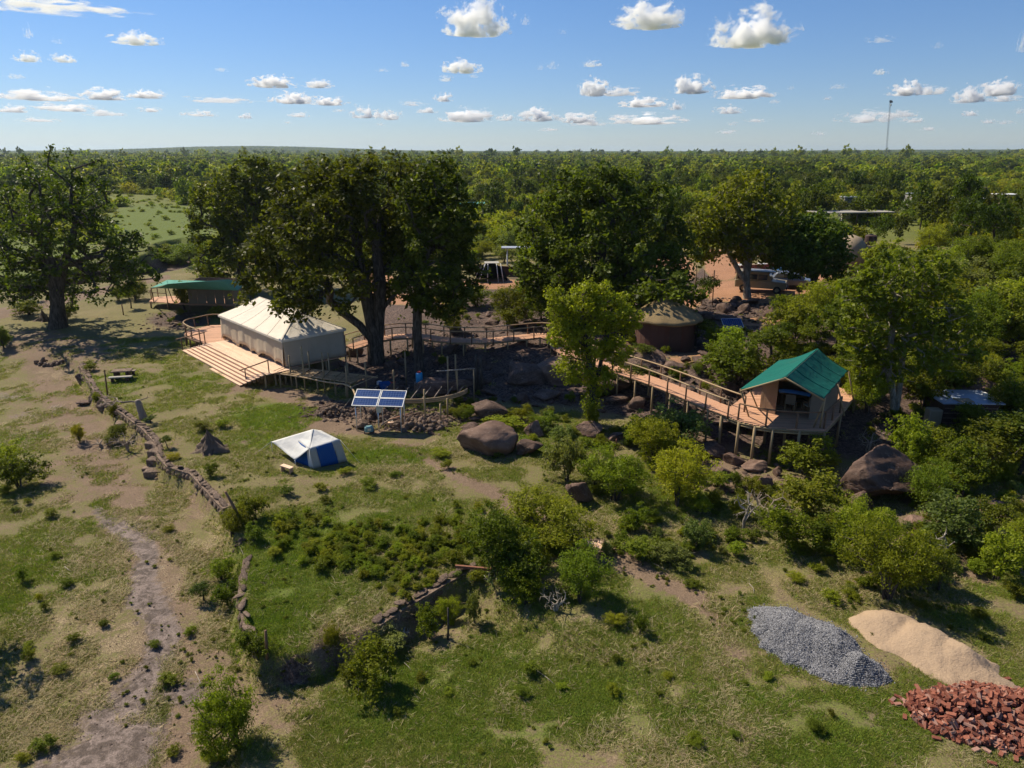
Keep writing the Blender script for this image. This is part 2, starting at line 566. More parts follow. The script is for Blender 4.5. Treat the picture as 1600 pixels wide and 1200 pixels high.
def mat_cloth(name, c1, c2, trans=0.12, sc=1.5, wr=0.4, rough=0.85, dirt=0.2):
    m = NT(name)
    p = m.coord()
    n = m.noise(sc, 4, 0.6, p, 0.5)
    c = m.mix(n, c1, c2)
    n2 = m.noise(0.7, 5, 0.7, m.pos())
    c = m.mix(m.math('MULTIPLY', m.step(n2, 0.5, 0.8), dirt), c, (0.18, 0.13, 0.09))
    w = m.noise(2.2, 3, 0.5, m.vscale(p, (1, 1, 0.35)), 0.6)
    weave = m.noise(60, 2, 0.5, p)
    hh = m.math('ADD', w, m.math('MULTIPLY', weave, 0.05))
    b = m.n('BsdfPrincipled')
    m.l(c, b.inputs['Base Color']); b.inputs['Roughness'].default_value = rough
    b.inputs['Specular IOR Level'].default_value = 0.2
    m.l(m.bump(hh, wr, 0.12), b.inputs['Normal'])
    t = m.n('BsdfTranslucent'); m.l(c, t.inputs['Color'])
    mx = m.n('MixShader'); mx.inputs[0].default_value = trans
    m.l(b.outputs[0], mx.inputs[1]); m.l(t.outputs[0], mx.inputs[2])
    m.l(mx.outputs[0], m.out.inputs[0])
    return m.m
M['canvas'] = mat_cloth('canvas', (0.50, 0.41, 0.30), (0.58, 0.48, 0.36))
M['canvas_roof'] = mat_cloth('canvas_roof', (0.72, 0.64, 0.53), (0.80, 0.72, 0.61), 0.05)
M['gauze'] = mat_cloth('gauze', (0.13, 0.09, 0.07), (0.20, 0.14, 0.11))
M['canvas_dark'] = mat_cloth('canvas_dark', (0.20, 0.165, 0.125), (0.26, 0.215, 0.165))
M['green_canvas'] = mat_cloth('green_canvas', (0.004, 0.098, 0.078), (0.009, 0.148, 0.118), 0.12, sc=0.7, wr=0.6, dirt=0.10)
M['green_faded'] = mat_cloth('green_faded', (0.07, 0.27, 0.21), (0.17, 0.40, 0.33), 0.1, sc=0.8)
M['white_cloth'] = mat_cloth('white_cloth', (0.68, 0.66, 0.62), (0.80, 0.79, 0.76), 0.15, dirt=0.12)
M['grey_cloth'] = mat_cloth('grey_cloth', (0.38, 0.35, 0.31), (0.48, 0.45, 0.40), 0.1)
M['blue_cloth'] = mat_cloth('blue_cloth', (0.012, 0.075, 0.26), (0.022, 0.105, 0.34), 0.1, dirt=0.05)
M['tan_cloth'] = mat_cloth('tan_cloth', (0.25, 0.16, 0.10), (0.33, 0.22, 0.14), 0.12)
M['dark_cloth'] = mat_cloth('dark_cloth', (0.02, 0.022, 0.03), (0.04, 0.042, 0.05), 0.05)

def simple(name, c, rough=0.6, metal=0.0, spec=0.4, var=0.25, sc=5.0, bump=0.15):
    m = NT(name)
    n = m.noise(sc, 5, 0.65, m.coord())
    cc = m.mix(n, tuple(x * (1 - var) for x in c), tuple(min(x * (1 + var), 1) for x in c))
    m.pbsdf(cc, rough, m.bump(n, bump, 0.02), spec, metal)
    return m.m
M['alu'] = simple('alu', (0.62, 0.63, 0.65), 0.35, 0.6)
M['steel_grey'] = simple('steel_grey', (0.30, 0.31, 0.32), 0.5, 0.5)
M['black'] = simple('black', (0.018, 0.018, 0.02), 0.6)
M['rubber'] = simple('rubber', (0.03, 0.028, 0.026), 0.85)
M['white_paint'] = simple('white_paint', (0.72, 0.71, 0.68), 0.5)
M['tan_paint'] = simple('tan_paint', (0.30, 0.245, 0.145), 0.45, spec=0.5)
M['silver_paint'] = simple('silver_paint', (0.22, 0.235, 0.26), 0.3, 0.5, 0.6)
M['blue_paint'] = simple('blue_paint', (0.05, 0.16, 0.33), 0.35, 0.2, 0.6)
M['glass_dark'] = simple('glass_dark', (0.02, 0.03, 0.045), 0.08, 0.0, 0.9, bump=0.0)
M['rust'] = simple('rust', (0.22, 0.09, 0.05), 0.8)
M['red'] = simple('red', (0.45, 0.05, 0.04), 0.6)
M['blue_plastic'] = simple('blue_plastic', (0.02, 0.28, 0.55), 0.45, bump=0.05)
M['teal_plastic'] = simple('teal_plastic', (0.16, 0.30, 0.32), 0.5)
M['plaster'] = simple('plaster', (0.33, 0.25, 0.16), 0.9, sc=2.0)
M['red_plaster'] = simple('red_plaster', (0.10, 0.045, 0.032), 0.9, sc=2.0)
M['tin'] = simple('tin', (0.55, 0.55, 0.55), 0.4, 0.5)
M['tin_blue'] = simple('tin_blue', (0.34, 0.40, 0.50), 0.5, 0.3, var=0.35, sc=2)
M['concrete'] = simple('concrete', (0.36, 0.33, 0.29), 0.9)
M['dark_brown'] = simple('dark_brown', (0.06, 0.03, 0.022), 0.7)
M['termite'] = simple('termite', (0.135, 0.095, 0.07), 0.95, sc=7, var=0.4, bump=0.9)
M['skin'] = simple('skin', (0.10, 0.05, 0.032), 0.6, var=0.05)
M['wet_mud'] = simple('wet_mud', (0.25, 0.2, 0.18), 0.4)

def mat_brick():
    m = NT('brick')
    oi = m.n('ObjectInfo').outputs['Random']
    at = m.attr('tint')
    f = m.math('FRACT', m.math('ADD', oi, at))
    c = m.ramp(f, [(0.0, (0.14, 0.042, 0.028)), (0.35, (0.21, 0.072, 0.046)), (0.65, (0.27, 0.10, 0.065)), (0.88, (0.38, 0.22, 0.17)), (1.0, (0.10, 0.055, 0.05))])
    n = m.noise(18, 4, 0.7, m.coord())
    c = m.mix(m.math('MULTIPLY', m.step(n, 0.5, 0.75), 0.35), c, (0.5, 0.3, 0.22))
    m.pbsdf(c, 0.9, m.bump(n, 0.5, 0.01), 0.15)
    return m.m
M['brick'] = mat_brick()
def mat_gravel():
    m = NT('gravel')
    at = m.attr('tint')
    c = m.mix(at, (0.12, 0.12, 0.13), (0.36, 0.36, 0.385))
    m.pbsdf(c, 0.85, None, 0.3)
    return m.m
M['gravel'] = mat_gravel()
def mat_mound(name, a, b, sc, bs=0.8):
    m = NT(name)
    p = m.pos()
    n = m.noise(sc, 6, 0.7, p)
    n2 = m.noise(1.6, 5, 0.6, p, 0.5)
    c = m.mix(n, a, b)
    c = m.mix(m.math('MULTIPLY', m.step(n2, 0.55, 0.75), 0.35), c, tuple(x * 0.6 for x in a))
    m.pbsdf(c, 0.95, m.bump(m.math('ADD', n, m.math('MULTIPLY', n2, 1.5)), bs, 0.06), 0.15)
    return m.m
M['sand'] = mat_mound('sand', (0.33, 0.235, 0.155), (0.47, 0.34, 0.23), 12)
M['gravel_base'] = mat_mound('gravel_base', (0.11, 0.11, 0.12), (0.28, 0.28, 0.30), 30)
def mat_thatch():
    m = NT('thatch')
    p = m.coord()
    n = m.noise(4, 6, 0.7, m.vscale(p, (5, 5, 0.7)), 0.3)
    c = m.mix(n, (0.14, 0.10, 0.05), (0.38, 0.28, 0.15))
    m.pbsdf(c, 0.95, m.bump(n, 0.9, 0.06), 0.1)
    return m.m
M['thatch'] = mat_thatch()
def mat_solar():
    m = NT('solar_cell')
    t = m.n('TexBrick')
    t.offset = 0.0
    t.inputs['Scale'].default_value = 1.0
    t.inputs['Color1'].default_value = (0.010, 0.035, 0.13, 1)
    t.inputs['Color2'].default_value = (0.014, 0.045, 0.16, 1)
    t.inputs['Mortar'].default_value = (0.10, 0.16, 0.30, 1)
    t.inputs['Mortar Size'].default_value = 0.006
    t.inputs['Brick Width'].default_value = 0.16
    t.inputs['Row Height'].default_value = 0.16
    m.l(m.coord(), t.inputs['Vector'])
    m.pbsdf(t.outputs[0], 0.22, None, 0.5)
    return m.m
M['solar_cell'] = mat_solar()

# ------------------------------------------------------------------ ground sheet
def grid_axis(a, b, step, far, g=1.09):
    xs = list(np.arange(a, b + 1e-6, step))
    s = step; x = xs[-1]
    while x < far:
        s *= g; x += s; xs.append(x)
    s = step; x = xs[0]; pre = []
    while x > -far:
        s *= g; x -= s; pre.append(x)
    return np.array(pre[::-1] + xs)
xs = grid_axis(-80, 58, 0.32, 14500)
ys = grid_axis(10, 104, 0.29, 14500)

GX, GY = np.meshgrid(xs, ys)
gx = GX.ravel(); gy = GY.ravel()
gzv = height(gx, gy)
ppx, ppy = pix(gx, gy, gzv)
ppx = np.where(gy < 6, -5000, ppx)

def ell(cx, cy, rx, ry, s=1.0, rot=0.0):
    a = math.radians(rot)
    dx = ppx - cx; dy = ppy - cy
    u = (dx * math.cos(a) + dy * math.sin(a)) / rx
    v = (-dx * math.sin(a) + dy * math.cos(a)) / ry
    return s * sst(1.25, 0.55, np.sqrt(u * u + v * v))
def line(pts, s=1.0, so=1.5, si=0.5):
    """pts: (px, py, half width px)"""
    out = np.zeros(len(ppx))
    for (x0, y0, w0), (x1, y1, w1) in zip(pts[:-1], pts[1:]):
        dx, dy = x1 - x0, y1 - y0
        t = np.clip(((ppx - x0) * dx + (ppy - y0) * dy) / (dx * dx + dy * dy), 0, 1)
        w = w0 + t * (w1 - w0)
        d = np.hypot(ppx - x0 - t * dx, (ppy - y0 - t * dy)) / w
        out = np.maximum(out, s * sst(so, si, d))
    return out
def many(fn, lst):
    o = np.zeros(len(ppx))
    for a in lst: o = np.maximum(o, fn(*a))
    return o
mud = np.maximum(line([(152, 800, 5), (168, 815, 10), (215, 838, 24), (232, 868, 14), (222, 905, 18), (222, 930, 30), (262, 985, 22), (240, 1040, 22), (222, 1090, 42), (190, 1150, 62), (150, 1230, 84)], 0.9, 2.1, 0.15),
                 many(ell, [(290, 1080, 35, 25, 0.8), (152, 795, 12, 8, 0.7), (60, 680, 26, 6, 0.5), (90, 640, 16, 10, 0.5), (120, 740, 20, 14, 0.42), (40, 650, 30, 10, 0.4), (20, 620, 30, 8, 0.5), (100, 1150, 40, 40, 0.5)]))
track = np.maximum(line([(-60, 502, 9), (0, 490, 7), (60, 478, 6), (130, 462, 5), (190, 447, 4.5), (245, 436, 3.5), (262, 433, 3)]), 0)
track_mid = line([(-60, 499, 1.4), (0, 488, 1.2), (130, 460, 0.9), (245, 435, 0.5)], 0.9)
trail = np.maximum(line([(640, 700, 7), (700, 735, 8), (800, 785, 10), (880, 835, 11), (960, 868, 13), (1030, 905, 14), (1110, 945, 15), (1120, 975, 9)], 0.95),
                   line([(1120, 960, 9), (1132, 1010, 12), (1140, 1060, 12), (1160, 1120, 11), (1180, 1180, 10), (1190, 1260, 10)], 0.62))
lush_ = many(ell, [(440, 650, 90, 22), (615, 712, 75, 14), (480, 880, 150, 90), (430, 980, 80, 50)])
dirt = many(ell, [(160, 850, 110, 60, 0.5), (100, 1000, 140, 110, 0.42), (330, 900, 60, 60, 0.5), (1150, 1000, 40, 90, 0.5), (60, 540, 90, 30, 0.6), (120, 770, 60, 90, 0.5, -40), (50, 670, 60, 60, 0.5), (225, 900, 50, 90, 0.62), (200, 1120, 130, 110, 0.55), (555, 655, 110, 28, 0.85), (470, 622, 90, 16, 0.8, 12), (400, 610, 80, 9, 0.7, 10), (640, 690, 50, 14, 0.5), (110, 560, 110, 40, 0.55), (60, 620, 80, 30, 0.5),
                  (150, 700, 130, 60, 0.42, 30), (260, 800, 90, 60, 0.5), (330, 1080, 90, 90, 0.52), (200, 960, 120, 90, 0.5), (1145, 1030, 40, 45, 0.55), (1230, 1020, 40, 12, 0.6),
                  (520, 1010, 40, 45, 0.8), (660, 985, 60, 20, 0.6), (560, 1000, 30, 30, 0.7), (440, 1110, 90, 40, 0.55), (870, 900, 60, 40, 0.45), (980, 880, 50, 20, 0.5), (1120, 740, 80, 35, 0.75), (1200, 760, 60, 25, 0.7),
                  (1300, 765, 50, 14, 0.8), (1460, 905, 120, 20, 0.6), (1490, 870, 60, 30, 0.6), (1440, 800, 70, 40, 0.6), (1560, 790, 60, 30, 0.6), (1340, 750, 60, 30, 0.5), (960, 600, 50, 25, 0.7), (930, 720, 80, 25, 0.45),
                  (620, 718, 24, 12, 0.5), (255, 700, 60, 20, 0.45), (350, 785, 45, 12, 0.7, 25), (780, 720, 60, 8, 0.5), (1110, 700, 60, 60, 0.7), (1420, 1050, 200, 60, 0.35), (860, 560, 60, 30, 0.5)])
dirt = np.maximum(dirt, line([(60, 560, 40), (110, 640, 50), (160, 740, 60), (215, 830, 70), (250, 920, 72), (265, 1000, 80), (240, 1090, 130), (200, 1200, 180)], 0.66, 1.5, 0.3))
dirt = np.maximum(dirt, np.maximum(trail, np.maximum(track * 2.0 - track_mid * 1.2, 0)))
_nz = fbm(gx / 1.3, gy / 1.3, 91, 4)
dirt = np.maximum(dirt, sst(0.48, 0.36, _nz) * 0.40 * sst(80, 50, gy) * (1 - 0.4 * lush_))
dry = many(ell, [(160, 1000, 110, 130, 0.42), (90, 1120, 110, 90, 0.34), (330, 840, 40, 50, 0.40), (230, 900, 90, 60, 0.36), (330, 960, 60, 60, 0.3), (900, 1000, 250, 60, 0.24), (640, 740, 120, 30, 0.24),
                 (1100, 1130, 250, 90, 0.22), (1420, 940, 160, 20, 0.30), (95, 585, 60, 12, 0.40), (450, 740, 40, 20, 0.25), (740, 700, 90, 20, 0.3), (1010, 800, 120, 40, 0.32)])
lush = many(ell, [(440, 650, 90, 22, 1.0), (400, 690, 50, 14, 0.5), (615, 712, 75, 14, 1.0), (480, 880, 150, 90, 0.75), (430, 980, 80, 50, 0.8), (620, 800, 160, 50, 0.5), (760, 860, 120, 60, 0.5), (760, 1090, 330, 100, 0.66), (1250, 1130, 330, 80, 0.6), (1180, 950, 60, 30, 0.3), (980, 960, 140, 60, 0.5),
                  (560, 600, 300, 10, 0.0), (1050, 790, 120, 40, 0.55), (1270, 870, 120, 40, 0.5), (300, 595, 90, 20, 0.45), (180, 600, 60, 25, 0.5), (110, 860, 120, 90, 0.45), (40, 950, 60, 40, 0.5), (40, 690, 60, 25, 0.4),
                  (820, 690, 160, 25, 0.5), (350, 505, 60, 25, 0.6), (250, 350, 130, 40, 0.85), (60, 400, 120, 60, 0.7), (230, 315, 150, 12, 0.7), (1500, 960, 80, 20, 0.4)])
sand = many(ell, [(1185, 455, 105, 22, 1.0), (1130, 415, 32, 26, 1.0), (1115, 398, 30, 9, 0.9), (1240, 430, 90, 16, 0.9), (1060, 475, 40, 12, 0.8), (770, 444, 62, 9, 1.0), (825, 446, 30, 5, 0.8), (640, 468, 50, 10, 0.9), (590, 440, 30, 20, 0.9),
                  (700, 480, 40, 8, 0.7), (1570, 415, 50, 12, 0.9), (1520, 372, 40, 5, 0.8), (1440, 403, 14, 8, 0.8), (1585, 300, 20, 3, 0.8), (1100, 560, 80, 12, 0.55), (1190, 503, 50, 8, 0.8), (1000, 540, 60, 8, 0.6), (1250, 395, 120, 10, 0.6), (1450, 540, 90, 30, 0.45),
                  (810, 313, 20, 2, 0.8), (980, 345, 30, 3, 0.4), (1040, 420, 60, 30, 0.7)])
y0 = np.interp(gx, [-60, -14, -5, 5, 12, 20, 30, 80], [60, 50, 45.5, 43.5, 37.5, 35, 34, 36])
rock = sst(-2.0, 2.5, gy - y0) * sst(-17, -11, gx) * sst(96, 78, gy) * 0.92
rock = np.maximum(rock, many(ell, [(560, 640, 70, 18, 0.55), (640, 655, 70, 14, 0.8), (460, 1050, 34, 30, 0.9), (650, 965, 60, 22, 0.7, -30), (280, 500, 60, 18, 0.7), (800, 885, 60, 14, 0.6)]))
d3, s3, _ = seg_dist(gx, gy, BANK)
rock = np.maximum(rock, sst(0.1, 0.5, d3 * s3) * sst(6.5, 5.0, d3 * s3))
rock = rock * (1 - sst(0.3, 0.6, sand))
farg = sst(96, 125, gy) * (1 - 0.8 * sst(0.2, 0.6, many(ell, [(250, 350, 130, 35, 1.0), (60, 400, 120, 50, 1.0)])))
dist = np.hypot(gx, gy)

mat_of = {}
nx, ny = len(xs), len(ys)
idx = np.arange(nx * ny).reshape(ny, nx)
quads = np.stack([idx[:-1, :-1], idx[:-1, 1:], idx[1:, 1:], idx[1:, :-1]], -1).reshape(-1, 4)
co = np.stack([gx, gy, gzv], -1)
def fm(a): return a[quads].mean(1)
reg = np.zeros(len(quads), int)
reg[fm(mud) > 0.45] = 1
reg[np.maximum(fm(track), 0) > 0.4] = 2
reg[(fm(trail) > 0.45)] = 3
reg[(fm(sand) > 0.5) & (fm(gy) < 130) & (fm(gx) > 10)] = 4
for k, nm in enumerate(['ground', 'dry_riverbed', 'dirt_track', 'path', 'parking_area']):
    q = quads[reg == k]
    if not len(q): continue
    used, inv = np.unique(q.ravel(), return_inverse=True)
    me = mesh_np(nm, co[used], inv.reshape(-1, 4), smooth=True)
    for an, arr in (('dirt', dirt), ('mud', mud), ('dry', dry), ('lush', lush), ('sand', sand), ('rock', rock), ('farg', farg)):
        add_attr(me, an, arr[used])
    tag(obj(nm, me, M['ground']), kind='structure')

# from here on heights are read off the finished ground sheet
_Z = gzv.reshape(ny, nx)
def height(x, y):
    x = np.asarray(x, float); y = np.asarray(y, float)
    i = np.clip(np.searchsorted(xs, x) - 1, 0, nx - 2); j = np.clip(np.searchsorted(ys, y) - 1, 0, ny - 2)
    u = (x - xs[i]) / (xs[i + 1] - xs[i]); v = (y - ys[j]) / (ys[j + 1] - ys[j])
    return (_Z[j, i] * (1 - u) + _Z[j, i + 1] * u) * (1 - v) + (_Z[j + 1, i] * (1 - u) + _Z[j + 1, i + 1] * u) * v
def hz(x, y):
    return float(height(np.array([x]), np.array([y]))[0])
_T = np.geomspace(9, 2500, 420)
def Gm(px, py):
    """many pixels at once -> ground points (n,3)"""
    px = np.asarray(px, float); py = np.asarray(py, float)
    a = (px - 800) / FPX; b = (600 - py) / FPX
    dy = CT + b * ST; dz = -ST + b * CT
    t = np.broadcast_to(_T, (len(px), len(_T)))
    f = CAM_H + dz[:, None] * t - height(a[:, None] * t, dy[:, None] * t)
    k = np.argmax(f < 0, axis=1); k = np.where((f < 0).any(1), np.maximum(k, 1), len(_T) - 1)
    t0 = _T[k - 1]; t1 = _T[k]
    for _ in range(14):
        m = (t0 + t1) / 2
        below = CAM_H + dz * m < height(a * m, dy * m)
        t1 = np.where(below, m, t1); t0 = np.where(below, t0, m)
    m = (t0 + t1) / 2
    return np.stack([a * m, dy * m, height(a * m, dy * m)], -1)
def G(px, py, dz=0.0):
    return Vector(Gm([px], [py])[0])

# ------------------------------------------------------------------ plants
def leaf_quads(cent, rad, n_per, size, r, flat=0.75, up=0.7, shell=0.55, droop=0.0, aspect=0.55):
    """many small leaf faces spread round the twig ends; returns verts, tint"""
    cent = np.asarray(cent, float); K = len(cent)
    rad = np.broadcast_to(np.asarray(rad, float), (K,))
    n_per = np.broadcast_to(np.asarray(n_per), (K,))
    ci = np.repeat(np.arange(K), n_per)
    N = len(ci)
    d = r.normal(size=(N, 3)); d /= np.linalg.norm(d, axis=1)[:, None]
    rr = rad[ci] * (r.random(N) ** shell)
    p = cent[ci] + d * rr[:, None] * np.array([1, 1, flat])
    p[:, 2] -= droop * rr * r.random(N)
    nrm = r.normal(size=(N, 3)) + np.array([0, 0, up]) * 1.4 + d * 0.6
    nrm /= np.linalg.norm(nrm, axis=1)[:, None]
    t = np.cross(nrm, r.normal(size=(N, 3))); t /= np.maximum(np.linalg.norm(t, axis=1), 1e-6)[:, None]
    b = np.cross(nrm, t)
    s = size * (0.6 + 0.8 * r.random(N))[:, None]
    v = np.stack([p - t * s, p + b * s * aspect, p + t * s, p - b * s * aspect], 1).reshape(-1, 3)
    ct = r.random(K) * 0.55
    tint = np.clip(ct[ci] + r.random(N) * 0.55 - 0.05, 0, 1)
    return v, np.repeat(tint, 4)

def leaf_mesh(name, parts, mat):
    v = np.concatenate([a for a, _ in parts]); t = np.concatenate([b for _, b in parts])
    me = mesh_np(name, v, np.arange(len(v)).reshape(-1, 4))
    add_attr(me, 'tint', t)
    me.materials.append(mat)
    return me

def sample_lobes(lobes, n, r, core=0.45):
    """points in a union of ellipsoids, mostly near its outside"""
    L = np.array(lobes, float)
    vol = (L[:, 3] * L[:, 4] * L[:, 5]) ** 0.75
    k = r.choice(len(L), size=n * 3, p=vol / vol.sum())
    d = r.normal(size=(n * 3, 3)); d /= np.linalg.norm(d, axis=1)[:, None]
    rad = core + (1 - core) * r.random(n * 3) ** 0.6
    rad = rad * (1 + np.where(r.random(n * 3) < 0.22, np.abs(r.normal(size=n * 3)) * 0.13, 0))
    p = L[k, :3] + d * rad[:, None] * L[k, 3:6]
    deep = np.zeros(len(p), bool)
    for l in L:
        q = (p - l[:3]) / l[3:6]
        deep |= (np.einsum('ij,ij->i', q, q) < (core * 0.8) ** 2)
    p = p[~deep][:n]
    return p

def skeleton(attr, trunk, r, step=0.9, pw=0.35, tip=0.02, expo=0.45, rmax=0.4, sag=0.08, rmin=0.0, kink=0.14):
    """greedy branching: attr (n,3) twig ends, trunk = list of stems (polylines from the ground up)"""
    nodes = []; par = []; pl = []
    for st in trunk:
        prev = -1; L = 0
        for i, p in enumerate(st):
            p = np.array(p, float)
            if prev >= 0: L += np.linalg.norm(p - nodes[prev])
            nodes.append(p); par.append(prev); pl.append(L)
            prev = len(nodes) - 1
    base = np.array(trunk[0][-1], float)
    order = np.argsort(np.linalg.norm(attr - base, axis=1) + r.random(len(attr)) * 0.6)
    ends = []
    A = np.zeros((len(attr) * 14 + 100, 3)); Lp = np.zeros(len(A))
    nn = len(nodes); A[:nn] = nodes; Lp[:nn] = pl
    start = {0}
    first_ok = np.ones(len(A), bool)
    k = 0
    for st in trunk:
        for j in range(len(st)):
            if j < len(st) * 0.45: first_ok[k] = False
            k += 1
    for ai in order:
        a = attr[ai]
        dv = a - A[:nn]
        dd = np.sqrt((dv ** 2).sum(1))
        cost = dd + pw * Lp[:nn] + np.maximum(-dv[:, 2], 0) * 0.5
        cost[~first_ok[:nn]] += 50
        j = int(np.argmin(cost)); d0 = dd[j]
        m = min(max(int(d0 / step), 1), 12)
        p0 = A[j].copy(); prev = j
        side = r.normal(size=3) * d0 * kink * 0.6
        for i in range(1, m + 1):
            t = i / m
            p = p0 + (a - p0) * t + side * math.sin(math.pi * t) + (r.normal(size=3) * d0 * kink * 0.25 if i < m else 0)
            p[2] += sag * d0 * math.sin(math.pi * t)
            A[nn] = p; Lp[nn] = Lp[prev] + np.linalg.norm(p - A[prev]); par.append(prev); nodes.append(p)
            prev = nn; nn += 1
        ends.append(prev)
    n = nn
    cnt = np.zeros(n)
    for e in ends: cnt[e] += 1
    for i in range(n - 1, -1, -1):
        if par[i] >= 0: cnt[par[i]] += cnt[i]
    rad = np.minimum(tip * np.maximum(cnt, 1) ** expo, rmax)
    ch = [[] for _ in range(n)]
    for i in range(n):
        if par[i] >= 0: ch[par[i]].append(i)
    return A[:n], par, ch, rad

def wood_mesh(name, A, par, ch, rad, mat, rmin=0.0, flare=1.5, sides=(5, 8)):
    mb = MB()
    starts = [i for i in range(len(A)) if par[i] < 0]
    stack = [(i, None) for i in starts]
    while stack:
        i, pr = stack.pop()
        pts = []; rs = []
        if pr is not None:
            pts.append(A[pr]); rs.append(min(rad[pr], rad[i] * 1.25))
        cur = i
        while True:
            pts.append(A[cur]); rs.append(rad[cur])
            c = ch[cur]
            if not c: break
            c = sorted(c, key=lambda q: -rad[q])
            for q in c[1:]:
                if rad[q] >= rmin: stack.append((q, cur))
            cur = c[0]
            if rad[cur] < rmin: break
        if pr is None:
            rs[0] *= flare
        if len(pts) > 1:
            rs[-1] = rs[-1] * 0.6
            mb.tube(pts, [float(x) for x in rs], n=sides[1] if max(rs) > 0.12 else (sides[0] if max(rs) > 0.03 else 3), cap=False)
    me = mb.mesh(name, True)
    me.materials.append(mat)
    return me

def make_plant(name, lobes, stems, n_tw, leaf_r, n_leaf, leaf_size, leafmat, barkmat, seed, rmax=0.4, tip=0.02, rmin=0.012, core=0.45, flat=0.75, step=0.9, pw=0.35, expo=0.45, shell=0.55, kink=0.14, up=0.7, extra=None, flare=1.5, aspect=0.55, sides=(5, 8)):
    r = np.random.default_rng(seed)
    at = sample_lobes(lobes, n_tw, r, core)
    A, par, ch, rad = skeleton(at, stems, r, step=step, pw=pw, tip=tip, expo=expo, rmax=rmax, kink=kink)
    wood = wood_mesh(name + '_wood', A, par, ch, rad, barkmat, rmin, flare, sides)
    lr = leaf_r * (0.6 + 0.8 * r.random(len(at)))
    nl = np.maximum((n_leaf * (0.4 + 1.2 * r.random(len(at)))).astype(int), 1)
    if extra is not None: pass
    crown = leaf_mesh(name + '_leaves', [leaf_quads(at, lr, nl, leaf_size, r, flat=flat, shell=shell, up=up, aspect=aspect)], leafmat)
    return wood, crown

def plant_obj(name, wood, crown, loc, scale=1.0, rz=0.0, label=None, cat='tree', group=None, wn='trunk', cn='crown'):
    e = empty(name, loc, rz, label, cat, group)
    e.scale = (scale, scale, scale) if isinstance(scale, (int, float)) else scale
    obj(wn, wood, None, e); obj(cn, crown, None, e)
    return e

# -- hero trees: crowns read off the photograph at the distance of each trunk
def L_(px, py, rx, ry, y, base, dy=0.0, ry_depth=None):
    rx *= 1.10; ry *= 1.10
    c = Py(px, py, y + dy)
    dep = (y + dy) * CT - (c.z - CAM_H) * ST
    k = dep / FPX
    b = ry_depth if ry_depth is not None else rx * k * 0.9
    return (c.x - base.x, c.y - base.y, c.z - base.z, rx * k, b, ry * k)
def stem_to(base, pts, y, dys=None):
    out = [(0, 0, -0.3)]
    for i, (a, b) in enumerate(pts):
        q = Py(a, b, y + (dys[i] if dys else 0))
        out.append((q.x - base.x, q.y - base.y, q.z - base.z))
    return out

HERO = []
def hero(px, py, lobes, stems, n_tw, leafmat, label, seed, rmax=0.45, tip=0.03, n_leaf=42, leaf_r=0.75, size=0.17, bark='bark', group=None, **kw):
    b = G(px, py)
    lb = [L_(a, c, d, e, b.y, b, *(rest if rest else ())) for a, c, d, e, *rest in lobes]
    sm = [stem_to(b, s, b.y) for s in stems]
    w, c = make_plant('hero', lb, sm, int(n_tw * 1.3), leaf_r, n_leaf, size, M[leafmat], M[bark], seed, rmax=rmax, tip=tip, **kw)
    o = plant_obj('tree', w, c, b, label=label, group=group)
    HERO.append(o)
    return o

hero(90, 512, [(40, 345, 62, 70), (105, 345, 55, 60, -2), (20, 430, 60, 45), (90, 440, 70, 40, 2.5), (165, 400, 50, 55, 0), (205, 405, 42, 45, 1), (130, 300, 45, 45, 2), (82, 238, 22, 13), (55, 275, 40, 25), (175, 440, 45, 30, -2), (-30, 390, 50, 60, 1), (60, 390, 60, 50, -4), (225, 395, 22, 32)],
     [[(90, 480), (88, 450), (84, 425), (72, 395)], [(91, 470), (94, 440), (100, 410), (112, 380), (118, 350)]], 370, 'leaf_dark', 'tall spreading dark tree with a thick trunk beside the dirt track', 11, rmax=0.68, tip=0.045, pw=0.2, n_leaf=38, leaf_r=0.68, core=0.3)
hero(588, 566, [(450, 400, 62, 46, -2), (520, 330, 75, 60, 0), (590, 300, 75, 50, 1), (560, 380, 90, 60, 2), (480, 320, 60, 50, 3), (430, 440, 52, 34, -3), (500, 450, 70, 38, -4), (640, 350, 55, 70, 2), (660, 300, 50, 45, 4), (540, 275, 50, 30, 2), (490, 268, 22, 20, 1), (420, 380, 40, 30, -1), (455, 475, 38, 16, -4), (600, 410, 60, 50, 3)],
     [[(586, 535), (580, 500), (574, 470), (566, 430), (560, 390)], [(590, 535), (592, 490), (594, 440), (588, 390), (590, 350)], [(580, 530), (562, 508), (538, 490), (515, 470)], [(592, 520), (600, 480), (625, 450), (640, 420)]], 640, 'leaf_dark',
     'huge dark multi-stemmed tree standing at the end of the beige marquee tent', 12, rmax=0.78, tip=0.035, n_leaf=44, pw=0.2)
hero(655, 588, [(680, 400, 45, 60, 0), (705, 350, 38, 50, 0), (665, 330, 40, 50, 1), (690, 450, 42, 40, -1), (650, 440, 32, 45, 0), (725, 420, 26, 45, 1), (690, 290, 36, 36, 1), (700, 475, 22, 22, 0)],
     [[(654, 560), (652, 520), (652, 480), (655, 440), (664, 400), (672, 360)]], 300, 'leaf_dark', 'straight slender trunked tree just to the side of the huge dark tree, over the boulders', 13, rmax=0.33, n_leaf=40, pw=0.25)
hero(372, 452, [(350, 310, 45, 40), (400, 270, 30, 25), (330, 360, 32, 40), (390, 330, 55, 45), (345, 410, 40, 30, -3), (420, 300, 35, 40, 2), (310, 330, 14, 25), (430, 360, 40, 50, 3), (380, 380, 40, 40)],
     [[(375, 430), (380, 400), (372, 370), (360, 345)], [(376, 428), (386, 400), (398, 360), (402, 320), (400, 285)]], 360, 'leaf_dark', 'dark tree rising behind the far green tent, between it and the meadow', 14, rmax=0.5, tip=0.035, leaf_r=0.95, size=0.22, pw=0.2)
